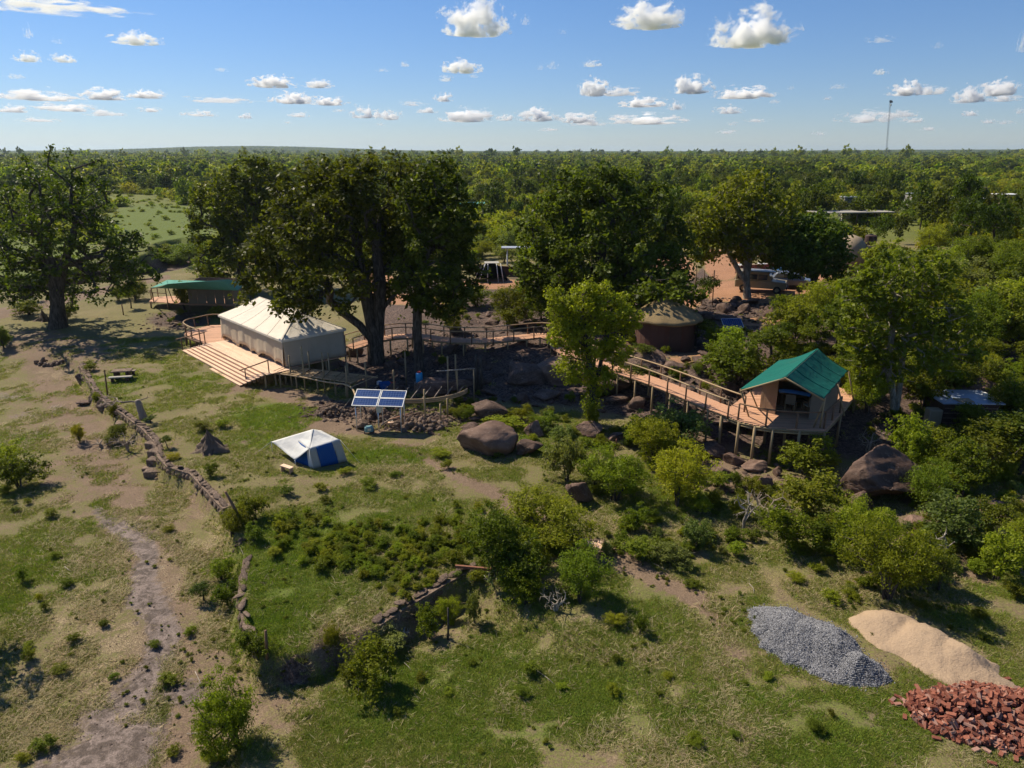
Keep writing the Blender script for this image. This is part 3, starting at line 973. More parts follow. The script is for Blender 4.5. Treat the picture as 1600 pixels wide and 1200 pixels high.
hero(930, 505, [(930, 330, 70, 58), (1000, 360, 62, 70, 1), (870, 350, 50, 60, 1), (860, 420, 52, 55, 0), (940, 410, 80, 60, -2), (1020, 430, 55, 50, -1), (900, 460, 55, 40, -1), (1000, 460, 55, 34, -3), (960, 300, 55, 32, 2), (1050, 400, 30, 45, 1), (900, 300, 40, 28, 1), (830, 400, 26, 30), (1045, 460, 28, 24, -2), (930, 380, 80, 70, 3), (1020, 462, 46, 22, -7), (985, 470, 34, 20, -6), (1062, 466, 34, 22, -8), (1040, 448, 40, 22, -7)],
     [[(930, 480), (935, 450), (940, 410), (938, 370)], [(934, 480), (945, 440), (970, 400)], [(926, 480), (905, 440), (885, 400)]], 760, 'leaf_dark', 'broad rounded dark tree with a dense crown in front of the thatched hut', 15, rmax=0.6, n_leaf=46, leaf_r=0.85, size=0.19, pw=0.2, core=0.6)
hero(1168, 466, [(1165, 330, 52, 45), (1120, 350, 42, 34), (1200, 350, 42, 40), (1165, 295, 36, 26, 1), (1110, 385, 34, 25), (1215, 385, 30, 28), (1180, 385, 48, 24), (1150, 370, 40, 30, 2)],
     [[(1167, 440), (1166, 415), (1162, 390), (1158, 360)], [(1167, 435), (1172, 405), (1182, 380), (1190, 350)], [(1166, 442), (1155, 425), (1142, 400), (1130, 375)]], 330, 'leaf_mid', 'pale trunked open tree growing at the edge of the sandy parking area', 16, rmax=0.30, bark='bark_pale', leaf_r=0.95, size=0.20, n_leaf=34, pw=0.2)
hero(1272, 466, [(1270, 380, 45, 34), (1245, 400, 35, 28, -1), (1290, 400, 30, 30, 0), (1280, 360, 30, 22, 1), (1250, 365, 25, 22), (1225, 410, 16, 12, -1)],
     [[(1270, 440), (1266, 415), (1262, 390)], [(1274, 440), (1280, 412), (1285, 385)]], 300, 'leaf_dark', 'small very dark round crowned tree beside the mud hut at the parking area', 17, rmax=0.2, leaf_r=0.8, size=0.19, pw=0.3)
hero(1398, 648, [(1400, 440, 62, 50), (1345, 480, 46, 48), (1450, 480, 56, 50), (1400, 500, 70, 50, 1), (1340, 540, 36, 34), (1480, 520, 45, 45, 1), (1420, 560, 50, 34, -1), (1360, 430, 40, 32, 1), (1450, 430, 44, 38, 1), (1500, 560, 26, 34), (1360, 580, 26, 26)],
     [[(1396, 620), (1388, 590), (1390, 550), (1396, 500), (1400, 460)], [(1404, 615), (1408, 580), (1412, 540), (1430, 500), (1440, 460)], [(1394, 600), (1375, 560), (1355, 520)]], 380, 'leaf_mid', 'large light green twin stemmed tree behind the green roofed deck tent', 18, rmax=0.17, bark='bark_pale', leaf_r=0.48, size=0.135, n_leaf=34, tip=0.02, pw=0.2)
hero(925, 662, [(905, 478, 30, 26), (950, 486, 30, 26), (870, 474, 18, 22), (925, 530, 36, 28), (898, 575, 26, 22), (938, 592, 24, 18), (984, 500, 18, 18), (930, 450, 22, 12), (962, 550, 22, 20), (884, 520, 26, 22), (925, 625, 12, 26, 0)],
     [[(924, 640), (926, 610), (924, 580), (918, 545), (912, 510)], [(925, 620), (936, 580), (944, 540), (950, 505)]], 400, 'leaf_lime', 'bright green feathery tree standing alone in front of the curved walkway', 19, rmax=0.17, tip=0.015, leaf_r=0.42, size=0.085, n_leaf=46, pw=0.25)

# -- templates for shrubs and smaller trees (about 1 m radius at scale 1)
def bush_lobes(r, h=1.0, w=1.0, n=6, lift=0.5):
    out = []
    for i in range(n):
        a = r.random() * 6.28; q = r.random() ** 0.5 * 0.62 * w
        s = 0.35 + 0.3 * r.random()
        out.append((math.cos(a) * q, math.sin(a) * q, (lift + r.random() * 0.75) * h, s * w, s * w, s * 0.85 * h))
    out.append((0, 0, h * (lift + 0.35), 0.6 * w, 0.6 * w, 0.6 * h))
    return out
def bush_stems(r, n=4, h=0.6, spread=0.35):
    st = []
    for i in range(n):
        a = r.random() * 6.28; q = spread * r.random()
        st.append([(math.cos(a) * 0.05, math.sin(a) * 0.05, -0.15), (math.cos(a) * q * 0.4, math.sin(a) * q * 0.4, h * 0.4), (math.cos(a) * q, math.sin(a) * q, h)])
    return st
TPL = {}
def template(kind, n, fn):
    TPL[kind] = [fn(i) for i in range(n)]
def t_leafy(matn):
    def f(i):
        r = np.random.default_rng(100 + i)
        return make_plant('shrub', bush_lobes(r, 1.0, 1.0, 6), bush_stems(r, 5), 110, 0.19, 42, 0.043, M[matn], M['bark'], 200 + i, rmax=0.05, tip=0.006, rmin=0.006, step=0.3, core=0.25, aspect=0.6)
    return f
template('leafy', 3, t_leafy('leaf_mid'))
template('bright', 3, t_leafy('leaf_bright'))
template('grey', 2, t_leafy('leaf_grey'))
def t_feather(matn):
    def f(i):
        r = np.random.default_rng(300 + i)
        return make_plant('shrub', bush_lobes(r, 1.0, 1.0, 7), bush_stems(r, 5), 190, 0.18, 76, 0.029, M[matn], M['bark'], 400 + i, rmax=0.04, tip=0.005, rmin=0.005, step=0.3, core=0.3, aspect=0.4)
    return f
template('feather', 3, t_feather('leaf_bright'))
template('feather_dark', 2, t_feather('leaf_mid'))
template('yellow', 2, t_feather('leaf_yellow'))
def t_tree(matn, seed, h=2.6, mid=False):
    def f(i):
        r = np.random.default_rng(seed + i)
        lb = [(a, b, c + h * 0.42, d, e, g) for a, b, c, d, e, g in bush_lobes(r, 0.9, 1.0, 7, 0.25)]
        st = [[(0, 0, -0.15), (r.normal() * 0.05, r.normal() * 0.05, h * 0.25), (r.normal() * 0.1, r.normal() * 0.1, h * 0.5)]]
        return make_plant('tree', lb, st, 95, 0.21, 34 if not mid else 16, 0.045 if not mid else 0.07, M[matn], M['bark'], seed + 50 + i, rmax=0.075, tip=0.007, rmin=0.008, step=0.35, core=0.35)
    return f
template('tree_dark', 3, t_tree('leaf_dark', 500))
template('tree_mid', 3, t_tree('leaf_mid', 520))
# farther away: fewer, larger leaf faces
def t_far(matn, seed, nq, size, tree):
    def f(i):
        r = np.random.default_rng(seed + i)
        lb = bush_lobes(r, 0.9, 1.0, 6, 0.25)
        if tree: lb = [(a, b, c + 0.5, d, e, g) for a, b, c, d, e, g in lb]
        at = sample_lobes(lb, nq // 8, r, 0.5)
        c = leaf_mesh('crown', [leaf_quads(at, 0.22, 8, size, r, up=1.0, aspect=0.7)], M[matn])
        mb = MB(); mb.tube([(0, 0, -0.2), (0.02, 0, 0.5), (-0.02, 0.03, 1.0)], [0.06, 0.045, 0.03], n=4, cap=False)
        w = mb.mesh('trunk', True); w.materials.append(M['bark'])
        return w, c
    return f
for nm, mt, tr, sd in (('m_dark', 'leaf_dark', 1, 600), ('m_mid', 'leaf_mid', 1, 620), ('m_bright', 'leaf_bush', 0, 640), ('m_olive', 'leaf_bright', 0, 660), ('m_yellow', 'leaf_yellow', 0, 680)):
    template(nm, 2, t_far(mt, sd, 880, 0.085, tr))
for nm, mt, tr, sd in (('f_dark', 'leaf_dark', 1, 700), ('f_mid', 'leaf_bright', 1, 720), ('f_bright', 'leaf_bush', 0, 740)):
    template(nm, 2, t_far(mt, sd, 240, 0.16, tr))
def t_clump(matn, seed):
    def f(i):
        r = np.random.default_rng(seed + i)
        lb = [(r.normal() * 0.45, r.normal() * 0.45, 0.10 + 0.1 * r.random(), 0.25, 0.25, 0.13) for _ in range(14)]
        at = sample_lobes(lb, 60, r, 0.5)
        c = leaf_mesh('crown', [leaf_quads(at, 0.07, 6, 0.045, r, up=1.4, aspect=0.8)], M[matn])
        return None, c
    return f
template('c_dark', 3, t_clump('leaf_dark', 800))
template('c_mid', 2, t_clump('leaf_mid', 820))

def join_meshes(name, ms):
    """joins wood and leaves into one mesh with their materials, for the stuff objects"""
    ms = [m for m in ms if m is not None]
    me = bpy.data.meshes.new(name)
    cos = []; fl = []; tot = []; mi = []; tn = []
    b = 0
    for k, m in enumerate(ms):
        c = np.empty(len(m.vertices) * 3, np.float32); m.vertices.foreach_get('co', c); cos.append(c)
        v = np.empty(len(m.loops), np.int32); m.loops.foreach_get('vertex_index', v); fl.append(v + b)
        t = np.empty(len(m.polygons), np.int32); m.polygons.foreach_get('loop_total', t); tot.append(t)
        mi.append(np.full(len(t), k, np.int32))
        a = np.zeros(len(m.vertices), np.float32)
        if 'tint' in m.attributes: m.attributes['tint'].data.foreach_get('value', a)
        tn.append(a)
        b += len(m.vertices)
        me.materials.append(m.materials[0])
    co = np.concatenate(cos); fl = np.concatenate(fl); tot = np.concatenate(tot)
    me.vertices.add(len(co) // 3); me.vertices.foreach_set('co', co)
    me.loops.add(len(fl)); me.loops.foreach_set('vertex_index', fl)
    me.polygons.add(len(tot))
    st = np.concatenate([[0], np.cumsum(tot)[:-1]]).astype(np.int32)
    me.polygons.foreach_set('loop_start', st); me.polygons.foreach_set('loop_total', tot)
    me.polygons.foreach_set('material_index', np.concatenate(mi))
    me.update(calc_edges=True)
    add_attr(me, 'tint', np.concatenate(tn))
    return me

def scatter(name, label, pts, scales, rots, idxs, meshes, tilt=None):
    """ONE object of uncountable growth: geometry nodes put the given meshes on points"""
    pm = bpy.data.meshes.new(name + '_points')
    pts = np.asarray(pts, np.float32)
    pm.vertices.add(len(pts)); pm.vertices.foreach_set('co', pts.ravel())
    sc = np.asarray(scales, np.float32)
    if sc.ndim == 1: sc = np.stack([sc, sc, sc], -1)
    a = pm.attributes.new('sc', 'FLOAT_VECTOR', 'POINT'); a.data.foreach_set('vector', sc.ravel())
    ro = np.zeros((len(pts), 3), np.float32); ro[:, 2] = rots
    if tilt is not None: ro[:, 0] = tilt[0]; ro[:, 1] = tilt[1]
    a = pm.attributes.new('ro', 'FLOAT_VECTOR', 'POINT'); a.data.foreach_set('vector', ro.ravel())
    a = pm.attributes.new('ix', 'INT', 'POINT'); a.data.foreach_set('value', np.asarray(idxs, np.int32))
    o = bpy.data.objects.new(name, pm); col.objects.link(o)
    ng = bpy.data.node_groups.new(name, 'GeometryNodeTree')
    ng.interface.new_socket('Geometry', in_out='INPUT', socket_type='NodeSocketGeometry')
    ng.interface.new_socket('Geometry', in_out='OUTPUT', socket_type='NodeSocketGeometry')
    gi = ng.nodes.new('NodeGroupInput'); go = ng.nodes.new('NodeGroupOutput')
    iop = ng.nodes.new('GeometryNodeInstanceOnPoints')
    jg = ng.nodes.new('GeometryNodeJoinGeometry')
    for k, me in reversed(list(enumerate(meshes))):
        t = bpy.data.objects.new('%s_source' % name, me)
        oi = ng.nodes.new('GeometryNodeObjectInfo'); oi.inputs['Object'].default_value = t
        oi.inputs['As Instance'].default_value = True
        ng.links.new(oi.outputs['Geometry'], jg.inputs[0])
    def na(n, ty):
        x = ng.nodes.new('GeometryNodeInputNamedAttribute'); x.data_type = ty; x.inputs['Name'].default_value = n
        return [q for q in x.outputs if q.enabled and q.name == 'Attribute'][0]
    iop.inputs['Pick Instance'].default_value = True
    ng.links.new(gi.outputs[0], iop.inputs['Points'])
    ng.links.new(jg.outputs[0], iop.inputs['Instance'])
    ng.links.new(na('ix', 'INT'), iop.inputs['Instance Index'])
    er = ng.nodes.new('FunctionNodeEulerToRotation')
    ng.links.new(na('ro', 'FLOAT_VECTOR'), er.inputs[0])
    ng.links.new(er.outputs[0], iop.inputs['Rotation'])
    ng.links.new(na('sc', 'FLOAT_VECTOR'), iop.inputs['Scale'])
    ng.links.new(iop.outputs[0], go.inputs[0])
    md = o.modifiers.new('scatter', 'NODES'); md.node_group = ng
    tag(o, label, None, None, 'stuff')
    return o

# ------------------------------------------------------------------ the bush country
TAKEN = []         # (x, y, r) kept clear of scattered plants
def clear_ok(x, y, m=0.0):
    ok = np.ones(len(x), bool)
    for a, b, r_ in TAKEN: ok &= (x - a) ** 2 + (y - b) ** 2 > (r_ + m) ** 2
    return ok
for px, py, rr in ((1180, 452, 12), (1240, 445, 9), (1130, 425, 8), (1120, 402, 8), (770, 444, 9), (1040, 520, 7), (1330, 385, 7), (640, 480, 8), (310, 455, 7), (860, 450, 5), (1290, 415, 5), (1296, 360, 8), (1325, 362, 9), (1360, 362, 8), (1421, 337, 8), (1497, 335, 9), (1570, 330, 8)):
    p = G(px, py); TAKEN.append((p.x, p.y, rr))
def clearing(x, y):
    """1 where the photograph shows open grass or bare ground among the bush"""
    px, py = pix(x, y, 1.0)
    def e(cx, cy, rx, ry): return ((px - cx) / rx) ** 2 + ((py - cy) / ry) ** 2 < 1
    c = e(250, 350, 100, 36) | e(60, 405, 110, 42) | e(200, 310, 60, 8) | e(150, 450, 170, 32)
    c |= e(1570, 415, 60, 12) | e(1525, 372, 40, 7) | e(1440, 403, 18, 9) | e(1120, 405, 28, 22) | e(980, 346, 30, 4) | e(815, 314, 20, 3)
    c |= e(1310, 345, 46, 10) | e(1425, 322, 22, 10) | e(1500, 320, 30, 10) | e(1570, 316, 18, 7)
    d, s, _ = seg_dist(x, y, BANK)
    c |= (s * d > -1) & (s * d < 13) & (x < -38)
    return c

SC = []    # x, y, radius, height, kind index
def field(r0, r1, n, rad, kinds, pw, seed, hr=1.0):
    r = np.random.default_rng(seed)
    R_ = np.sqrt(r.uniform(r0 ** 2, r1 ** 2, n))
    a = r.uniform(-R(43), R(43), n) if r1 < 400 else r.uniform(-R(60), R(60), n)
    x = R_ * np.sin(a); y = R_ * np.cos(a)
    ok = ~clearing(x, y) & clear_ok(x, y, 1.5)
    x, y, R_ = x[ok], y[ok], R_[ok]
    t = fbm(x / 45, y / 45, seed, 3) + 0.25 * (r.random(len(x)) - 0.5)
    s = rad * (0.6 + 0.8 * r.random(len(x)) ** 1.5)
    return x, y, s, t, r

def pick(t, cuts):
    return np.searchsorted(cuts, t)

# nearest band: individuals
bx, by, bs, bt, rr_ = field(56, 330, 6400, 2.3, None, 1, 51)
zone = (by > 98) | ((bx > 22) & (by > 47 + 0.0 * bx)) | ((bx < -30) & (by > 130)) 
px_, py_ = pix(bx, by, 0)
zone &= ~((px_ < 330) & (py_ > 380)) & ~((by < 60) & (px_ < 1330))
bx, by, bs, bt = bx[zone], by[zone], bs[zone], bt[zone]
# thin out overlaps on a coarse grid
keep = []; cell = {}
for i in np.argsort(np.hypot(bx, by)):
    q = 1.0 if by[i] < 120 else 0.9
    cs = 2.3 * q
    key = (int(bx[i] // cs), int(by[i] // cs))
    if key in cell: continue
    cell[key] = 1; keep.append(i)
keep = np.array(keep)
bx, by, bs, bt = bx[keep], by[keep], bs[keep], bt[keep]
bz = height(bx, by)
tree_like = (bt > 0.60) & (rr_.random(len(bx)) < 0.5) | (rr_.random(len(bx)) < 0.05)
far_r = np.hypot(bx, by)
hscale = np.where(tree_like, bs * (1.25 + 0.35 * rr_.random(len(bx))), bs * (0.75 + 0.35 * rr_.random(len(bx))))
size_px = bs / far_r
HUES = {'tree_dark': 'dark green', 'tree_mid': 'mid green', 'm_dark': 'dark green', 'm_mid': 'mid green', 'bright': 'fresh green', 'leafy': 'leaf green', 'feather': 'feathery green', 'yellow': 'yellow green', 'm_bright': 'fresh green', 'm_olive': 'olive green', 'm_yellow': 'yellow green', 'feather_dark': 'feathery olive', 'grey': 'grey green'}
LM = [((1330, 395), 'the mud hut'), ((1325, 330), 'the flat shelter roof'), ((1425, 315), 'the grey shed'), ((1500, 316), 'the white roofed building'), ((1570, 312), 'the small white roof'),
      ((1570, 415), 'the red clearing'), ((1520, 375), 'the bare patch'), ((1180, 420), 'the parked vehicles'), ((1120, 400), 'the sandy road'), ((960, 400), 'the rounded dark tree'),
      ((770, 430), 'the small dark tent'), ((730, 330), 'the pale green roof'), ((560, 300), 'the huge dark tree'), ((370, 320), 'the meadow edge tree'), ((250, 350), 'the open meadow'), ((60, 390), 'the tall spreading tree'),
      ((1400, 500), 'the twin stemmed tree'), ((1520, 610), 'the red outcrop'), ((1510, 520), 'the rocky bank'), ((1250, 500), 'the green canvas roof'), ((1388, 235), 'the radio mast')]
lab_used = {}
def auto_label(hue, form, x, y, sz, seed):
    px, py = pix(np.array([x]), np.array([y]), 1.0)
    px, py = float(px[0]), float(py[0])
    best = min(LM, key=lambda q: math.hypot((q[0][0] - px), (q[0][1] - py) * 3))
    dx, dy = px - best[0][0], py - best[0][1]
    rel = 'beyond' if dy < -14 else ('behind' if dy < -4 else ('before' if dy > 5 else 'beside'))
    sd = ''
    if dx < -130: sd = ', far left'
    elif dx < -50: sd = ', to the left'
    elif dx > 130: sd = ', far right'
    elif dx > 50: sd = ', to the right'
    size = 'large' if sz > 2.8 else ('small' if sz < 1.8 else 'medium')
    return '%s %s %s %s %s%s' % (size, hue, form, rel, best[1], sd), px, py
def dedupe(lst):
    """lst of (label, px, py, object): label twins get their place among their like"""
    dd = defaultdict(list)
    for lab, px, py, o in lst: dd[lab].append((px, py, o))
    for lab, ls in dd.items():
        ls.sort(key=lambda q: q[0]); n = len(ls)
        for k, (px, py, o) in enumerate(ls):
            if n == 1: w = lab
            elif k < (n + 1) // 2: w = lab + ', ' + ORD[min(k, 9)]
            else: w = lab + ', ' + ORDR[min(n - 1 - k, 9)]
            o['label'] = w
from collections import defaultdict
ORD = ['leftmost', 'second from left', 'third from left', 'fourth from left', 'fifth from left', 'sixth from left', 'seventh from left', 'eighth from left', 'ninth from left', 'tenth from left']
ORDR = [q.replace('leftmost', 'rightmost').replace('left', 'right') if q != 'leftmost' else 'rightmost' for q in ORD]
order = np.argsort(-size_px)
tr_i = [i for i in order if tree_like[i]][:150]
sh_i = [i for i in order if not tree_like[i]][:215]
chosen = set(tr_i) | set(sh_i)
auto = []
for i in list(tr_i) + list(sh_i):
    near = far_r[i] < 120
    if tree_like[i]:
        kind = ('tree_dark' if bt[i] > 0.5 else 'tree_mid') if near else ('m_dark' if bt[i] > 0.5 else 'm_mid')
    else:
        u = (bt[i] * 7.3) % 1
        kind = (['bright', 'leafy', 'feather', 'yellow', 'feather_dark', 'grey'][int(u * 6)] if u < 1 else 'leafy') if near else (['m_bright', 'm_olive', 'm_bright', 'm_bright', 'm_yellow'][int(u * 5)])
        if kind == 'yellow' and (bt[i] * 91) % 1 < 0.5: kind = 'feather'
    T = TPL[kind]; w, c = T[i % len(T)]
    form = 'tree' if tree_like[i] else 'bush'
    lab, px, py = auto_label(HUES[kind], form, bx[i], by[i], bs[i], i)
    o = plant_obj('tree' if tree_like[i] else 'shrub', w, c, (bx[i], by[i], bz[i]), (bs[i], bs[i], hscale[i]), rr_.random() * 6.28, lab, form, 'trees of the bush country beyond the camp' if tree_like[i] else 'bushes of the bush country beyond the camp', 'trunk' if tree_like[i] else 'stems', 'crown' if tree_like[i] else 'foliage')
    auto.append((lab, px, py, o))
dedupe(auto)

rest = np.array([i for i in range(len(bx)) if i not in chosen])
keys = ['m_dark', 'm_mid', 'm_bright', 'm_olive', 'm_yellow', 'f_dark', 'f_mid', 'f_bright', 'c_dark', 'c_mid']
FM = []; KI = {}
for k in keys:
    KI[k] = []
    for w, c in TPL[k]:
        KI[k].append(len(FM)); FM.append(join_meshes(k, [w, c]))
fp = []; fs = []; fi = []; fr = []
def push(x, y, z, sx, sz, kind, r):
    fp.append(np.stack([x, y, z], -1)); fs.append(np.stack([sx, sx, sz], -1))
    v = np.array([KI[k][int(q)] for k, q in zip(kind, r.integers(0, 2, len(x)))])
    fi.append(v); fr.append(r.random(len(x)) * 6.28)
u = (bt[rest] * 7.3) % 1
kd = np.where(tree_like[rest], np.where(bt[rest] > 0.5, 'm_dark', 'm_mid'), np.where(u < 0.62, 'm_bright', np.where(u < 0.80, 'm_olive', 'm_yellow')))
push(bx[rest], by[rest], bz[rest], bs[rest], hscale[rest], kd, rr_)
for r0, r1, n, rad, sd, fam in ((330, 1000, 18000, 3.4, 61, 'f'), (1000, 2600, 20000, 6.0, 62, 'f'), (2300, 7000, 16000, 42.0, 63, 'c'), (6500, 12500, 12000, 75.0, 64, 'c')):
    x, y, s, t, r = field(r0, r1, n, rad, None, 1, sd)
    z = height(x, y)
    if fam == 'f':
        tl = t > np.where(y > 700, 0.47, 0.53)
        kd = np.where(tl, np.where(r.random(len(x)) < 0.5, 'f_dark', 'f_mid'), np.where(r.random(len(x)) < 0.75, np.where(r.random(len(x)) < (0.16 if r0 < 900 else 0.0), 'm_yellow', 'f_bright'), 'f_mid'))
        sz = s * np.where(tl, 1.25, 0.85)
        s = s * np.where(tl, 1.1, 1.0)
        if r0 > 900: sz = s * 0.75 * np.where(r.random(len(x)) < 0.06, 1.8, 1.0)
    else:
        kd = np.where(t > 0.56, 'c_dark', 'c_mid'); sz = s * 0.42 if r0 < 5000 else s * 0.3
    push(x, y, z, s, sz, kd, r)
scatter('distant_bushland', 'green mass of trees and bushes reaching to the horizon', np.concatenate(fp), np.concatenate(fs), np.concatenate(fr), np.concatenate(fi), FM)

# ------------------------------------------------------------------ rocks
def rock_mesh(name, seed, sub=3, planes=9, flat=1.0, rough=0.12, sc=(1, 1, 0.75), mat='rock', depth=(0.55, 0.9)):
    r = np.random.default_rng(seed)
    bm = bmesh.new(); bmesh.ops.create_icosphere(bm, subdivisions=sub, radius=1.0)
    me = bpy.data.meshes.new(name); bm.to_mesh(me); bm.free()
    n = len(me.vertices); v = np.empty(n * 3); me.vertices.foreach_get('co', v); v = v.reshape(-1, 3)
    for k in range(planes):
        d = r.normal(size=3); d /= np.linalg.norm(d)
        h = r.uniform(*depth)
        t = v @ d - h
        m = t > 0
        v[m] -= np.outer(t[m] * 0.98, d)
    w = (fbm(v[:, 0] * 2.1 + seed, v[:, 1] * 2.1 + v[:, 2] * 1.7, seed, 4) - 0.5)
    w2 = (fbm(v[:, 2] * 5.1 + seed, v[:, 0] * 5.3 - v[:, 1] * 4.1, seed + 5, 3) - 0.5)
    v *= (1 + rough * 2.2 * w + rough * 0.9 * w2)[:, None]
    v *= np.array(sc)
    me.vertices.foreach_set('co', v.ravel().astype(np.float32))
    me.polygons.foreach_set('use_smooth', np.ones(len(me.polygons), dtype=bool))
    me.update()
    me.materials.append(M[mat])
    return me
ROCKS = [rock_mesh('rock', 30 + i, 3, 9, sc=(1, 0.8 + 0.05 * i, 0.62)) for i in range(6)]
SLABS = [rock_mesh('slab', 50 + i, 3, 8, sc=(1.25, 0.85, 0.30)) for i in range(4)]
STONES = [rock_mesh('stone', 70 + i, 1, 6, sc=(1, 0.8, 0.7), mat='stone', rough=0.08, depth=(0.6, 0.85)) for i in range(6)]

def rock_at(px, py, wpx, hpx, label, me=None, seed=None, rz=0.0, tilt=(0, 0), depth=0.8, sink=0.3, sub=4, mat='rock_big', planes=13, group='boulders below the rocky slope', name='boulder', cat='rock', rough=0.12, cut=(0.42, 0.85)):
    b = G(px, py)
    dep = b.y * CT + (CAM_H - b.z) * ST
    k = dep / FPX
    hw = wpx * k / 2; hh = hpx * k / 2
    if me is None:
        me = rock_mesh(name, seed, sub, planes, sc=(1, 1, 1), mat=mat, rough=rough, depth=cut)
    o = obj(name, me, None, None, (b.x, b.y + hw * depth * 0.7, b.z + hh * (1 - sink)))
    o.scale = (hw * 1.1, hw * depth * 1.1, hh * 1.2)
    o.rotation_euler = (R(tilt[0]), R(tilt[1]), R(rz))
    tag(o, label, cat, group)
    TAKEN.append((b.x, b.y + hw * 0.5, hw))
    return o
rock_at(762, 712, 86, 46, 'largest of the boulders at the foot of the slope, brown and broad topped', seed=931, rz=8, planes=9, cut=(0.62, 0.9), depth=0.9)
rock_at(827, 714, 44, 27, 'rounded boulder close beside the largest brown boulder on the grass', seed=902, rz=20)
rock_at(837, 682, 34, 28, 'pinkish boulder half hidden by weeds, uphill from the rounded boulder', seed=903)
rock_at(921, 684, 44, 24, 'oval grey boulder near the foot of the bright feathery tree', seed=904, rz=-10)
rock_at(734, 680, 30, 19, 'dark small boulder uphill from the largest brown boulder', seed=905, mat='rock')
rock_at(908, 790, 46, 50, 'slanting jagged rock sticking out beside the dark feathery bush', seed=906, rz=30, tilt=(0, -28), sink=0.35, planes=12)
rock_at(1388, 790, 128, 92, 'giant smooth brown boulder below the green roofed deck tent', seed=927, rz=-12, tilt=(8, 10), depth=0.7, sub=5, planes=10, rough=0.13)
rock_at(1345, 800, 42, 34, 'dark red rock in front of the giant smooth boulder', seed=908, mat='rock')
rock_at(1525, 632, 76, 44, 'red outcrop rock above the flat blue grey roof', seed=909, rz=5, planes=14)
rock_at(1498, 634, 44, 22, 'lower reddish rock leaning on the red outcrop', seed=910, planes=12)
rock_at(1131, 750, 40, 24, 'flat topped slab rock in front of the deck stilts', seed=911, rz=-5, planes=14, mat='rock')
rock_at(1150, 728, 34, 20, 'flaking boulder under the front of the green tent deck', seed=912)
rock_at(1180, 737, 44, 16, 'low long rock beside the middle deck stilts', seed=913)
rock_at(1216, 745, 20, 18, 'small pale rock near the last visible deck stilt', seed=914)
rock_at(1196, 765, 34, 22, 'cracked pink rock below the deck stilts', seed=915, planes=14)
rock_at(1118, 715, 60, 20, 'long dark rock in the shade under the walkway end', seed=916, mat='rock')
rock_at(872, 600, 86, 42, 'big rounded rock in dappled shade under the bend of the walkway', seed=917)
rock_at(820, 600, 80, 34, 'broad dark rock slab lying in the tree shade', seed=918, mat='rock')
rock_at(955, 620, 70, 34, 'large rock behind the bright feathery tree under the walkway', seed=919)
rock_at(765, 655, 62, 34, 'square dark rock at the shaded foot of the slope', seed=920, mat='rock', planes=14)
rock_at(690, 620, 90, 30, 'long grey rock slab behind the solar panels', seed=921, mat='rock')
rock_at(566, 672, 26, 16, 'pale pointed stone at the left legs of the solar panels', seed=922, mat='stone')
rock_at(965, 690, 30, 14, 'low rock between the oval boulder and the walkway stilts', seed=923)
rock_at(1440, 830, 60, 16, 'flat earth coloured rock ledge below the giant boulder', seed=924)
rock_at(1420, 860, 46, 26, 'undercut rock with a dark hollow among the pale bushes', seed=925, mat='rock')
rock_at(1550, 800, 50, 18, 'dark low rock near the edge of the bushes', seed=926)

# shaded rocky slope: single rocks, then the uncountable rubble between them
LMR = [((585, 570), 'the huge dark tree'), ((655, 590), 'the slender trunked tree'), ((760, 530), 'the curved walkway'), ((860, 540), 'the bend of the walkway'), ((925, 640), 'the bright feathery tree'), ((640, 610), 'the unfinished round deck'), ((595, 640), 'the solar panels'),
       ((1040, 545), 'the thatched hut'), ((960, 600), 'the walkway above the big rock'), ((1080, 620), 'the walkway to the green tent'), ((1230, 700), 'the deck of the green tent'), ((1168, 470), 'the pale trunked tree'), ((795, 490), 'the round bush above the walkway'), ((1300, 600), 'the green canvas roof'), ((762, 690), 'the largest brown boulder'), ((540, 620), 'the unfinished pole frame')]
def near_label(pre, x, y, z, lms, cnt={}):
    px, py = pix(np.array([x]), np.array([y]), z); px = float(px[0]); py = float(py[0])
    best = min(lms, key=lambda q: math.hypot(q[0][0] - px, (q[0][1] - py) * 1.6))
    dx, dy = px - best[0][0], py - best[0][1]
    if abs(dx) > abs(dy) * 1.6: rel = 'left of' if dx < 0 else 'right of'
    else: rel = 'behind' if dy < 0 else 'in front of'
    return '%s %s %s' % (pre, rel, best[1]), px, py
rr5 = np.random.default_rng(55)
rk = []
def slope_px():
    while True:
        px = rr5.uniform(520, 1240); py = rr5.uniform(478, 665)
        lo = np.interp(px, [520, 700, 850, 960, 1100, 1240], [600, 665, 640, 650, 690, 735])
        hi = np.interp(px, [520, 620, 760, 900, 1100, 1240], [560, 545, 480, 480, 480, 490])
        if hi < py < lo: return px, py
used = []
tries = 0
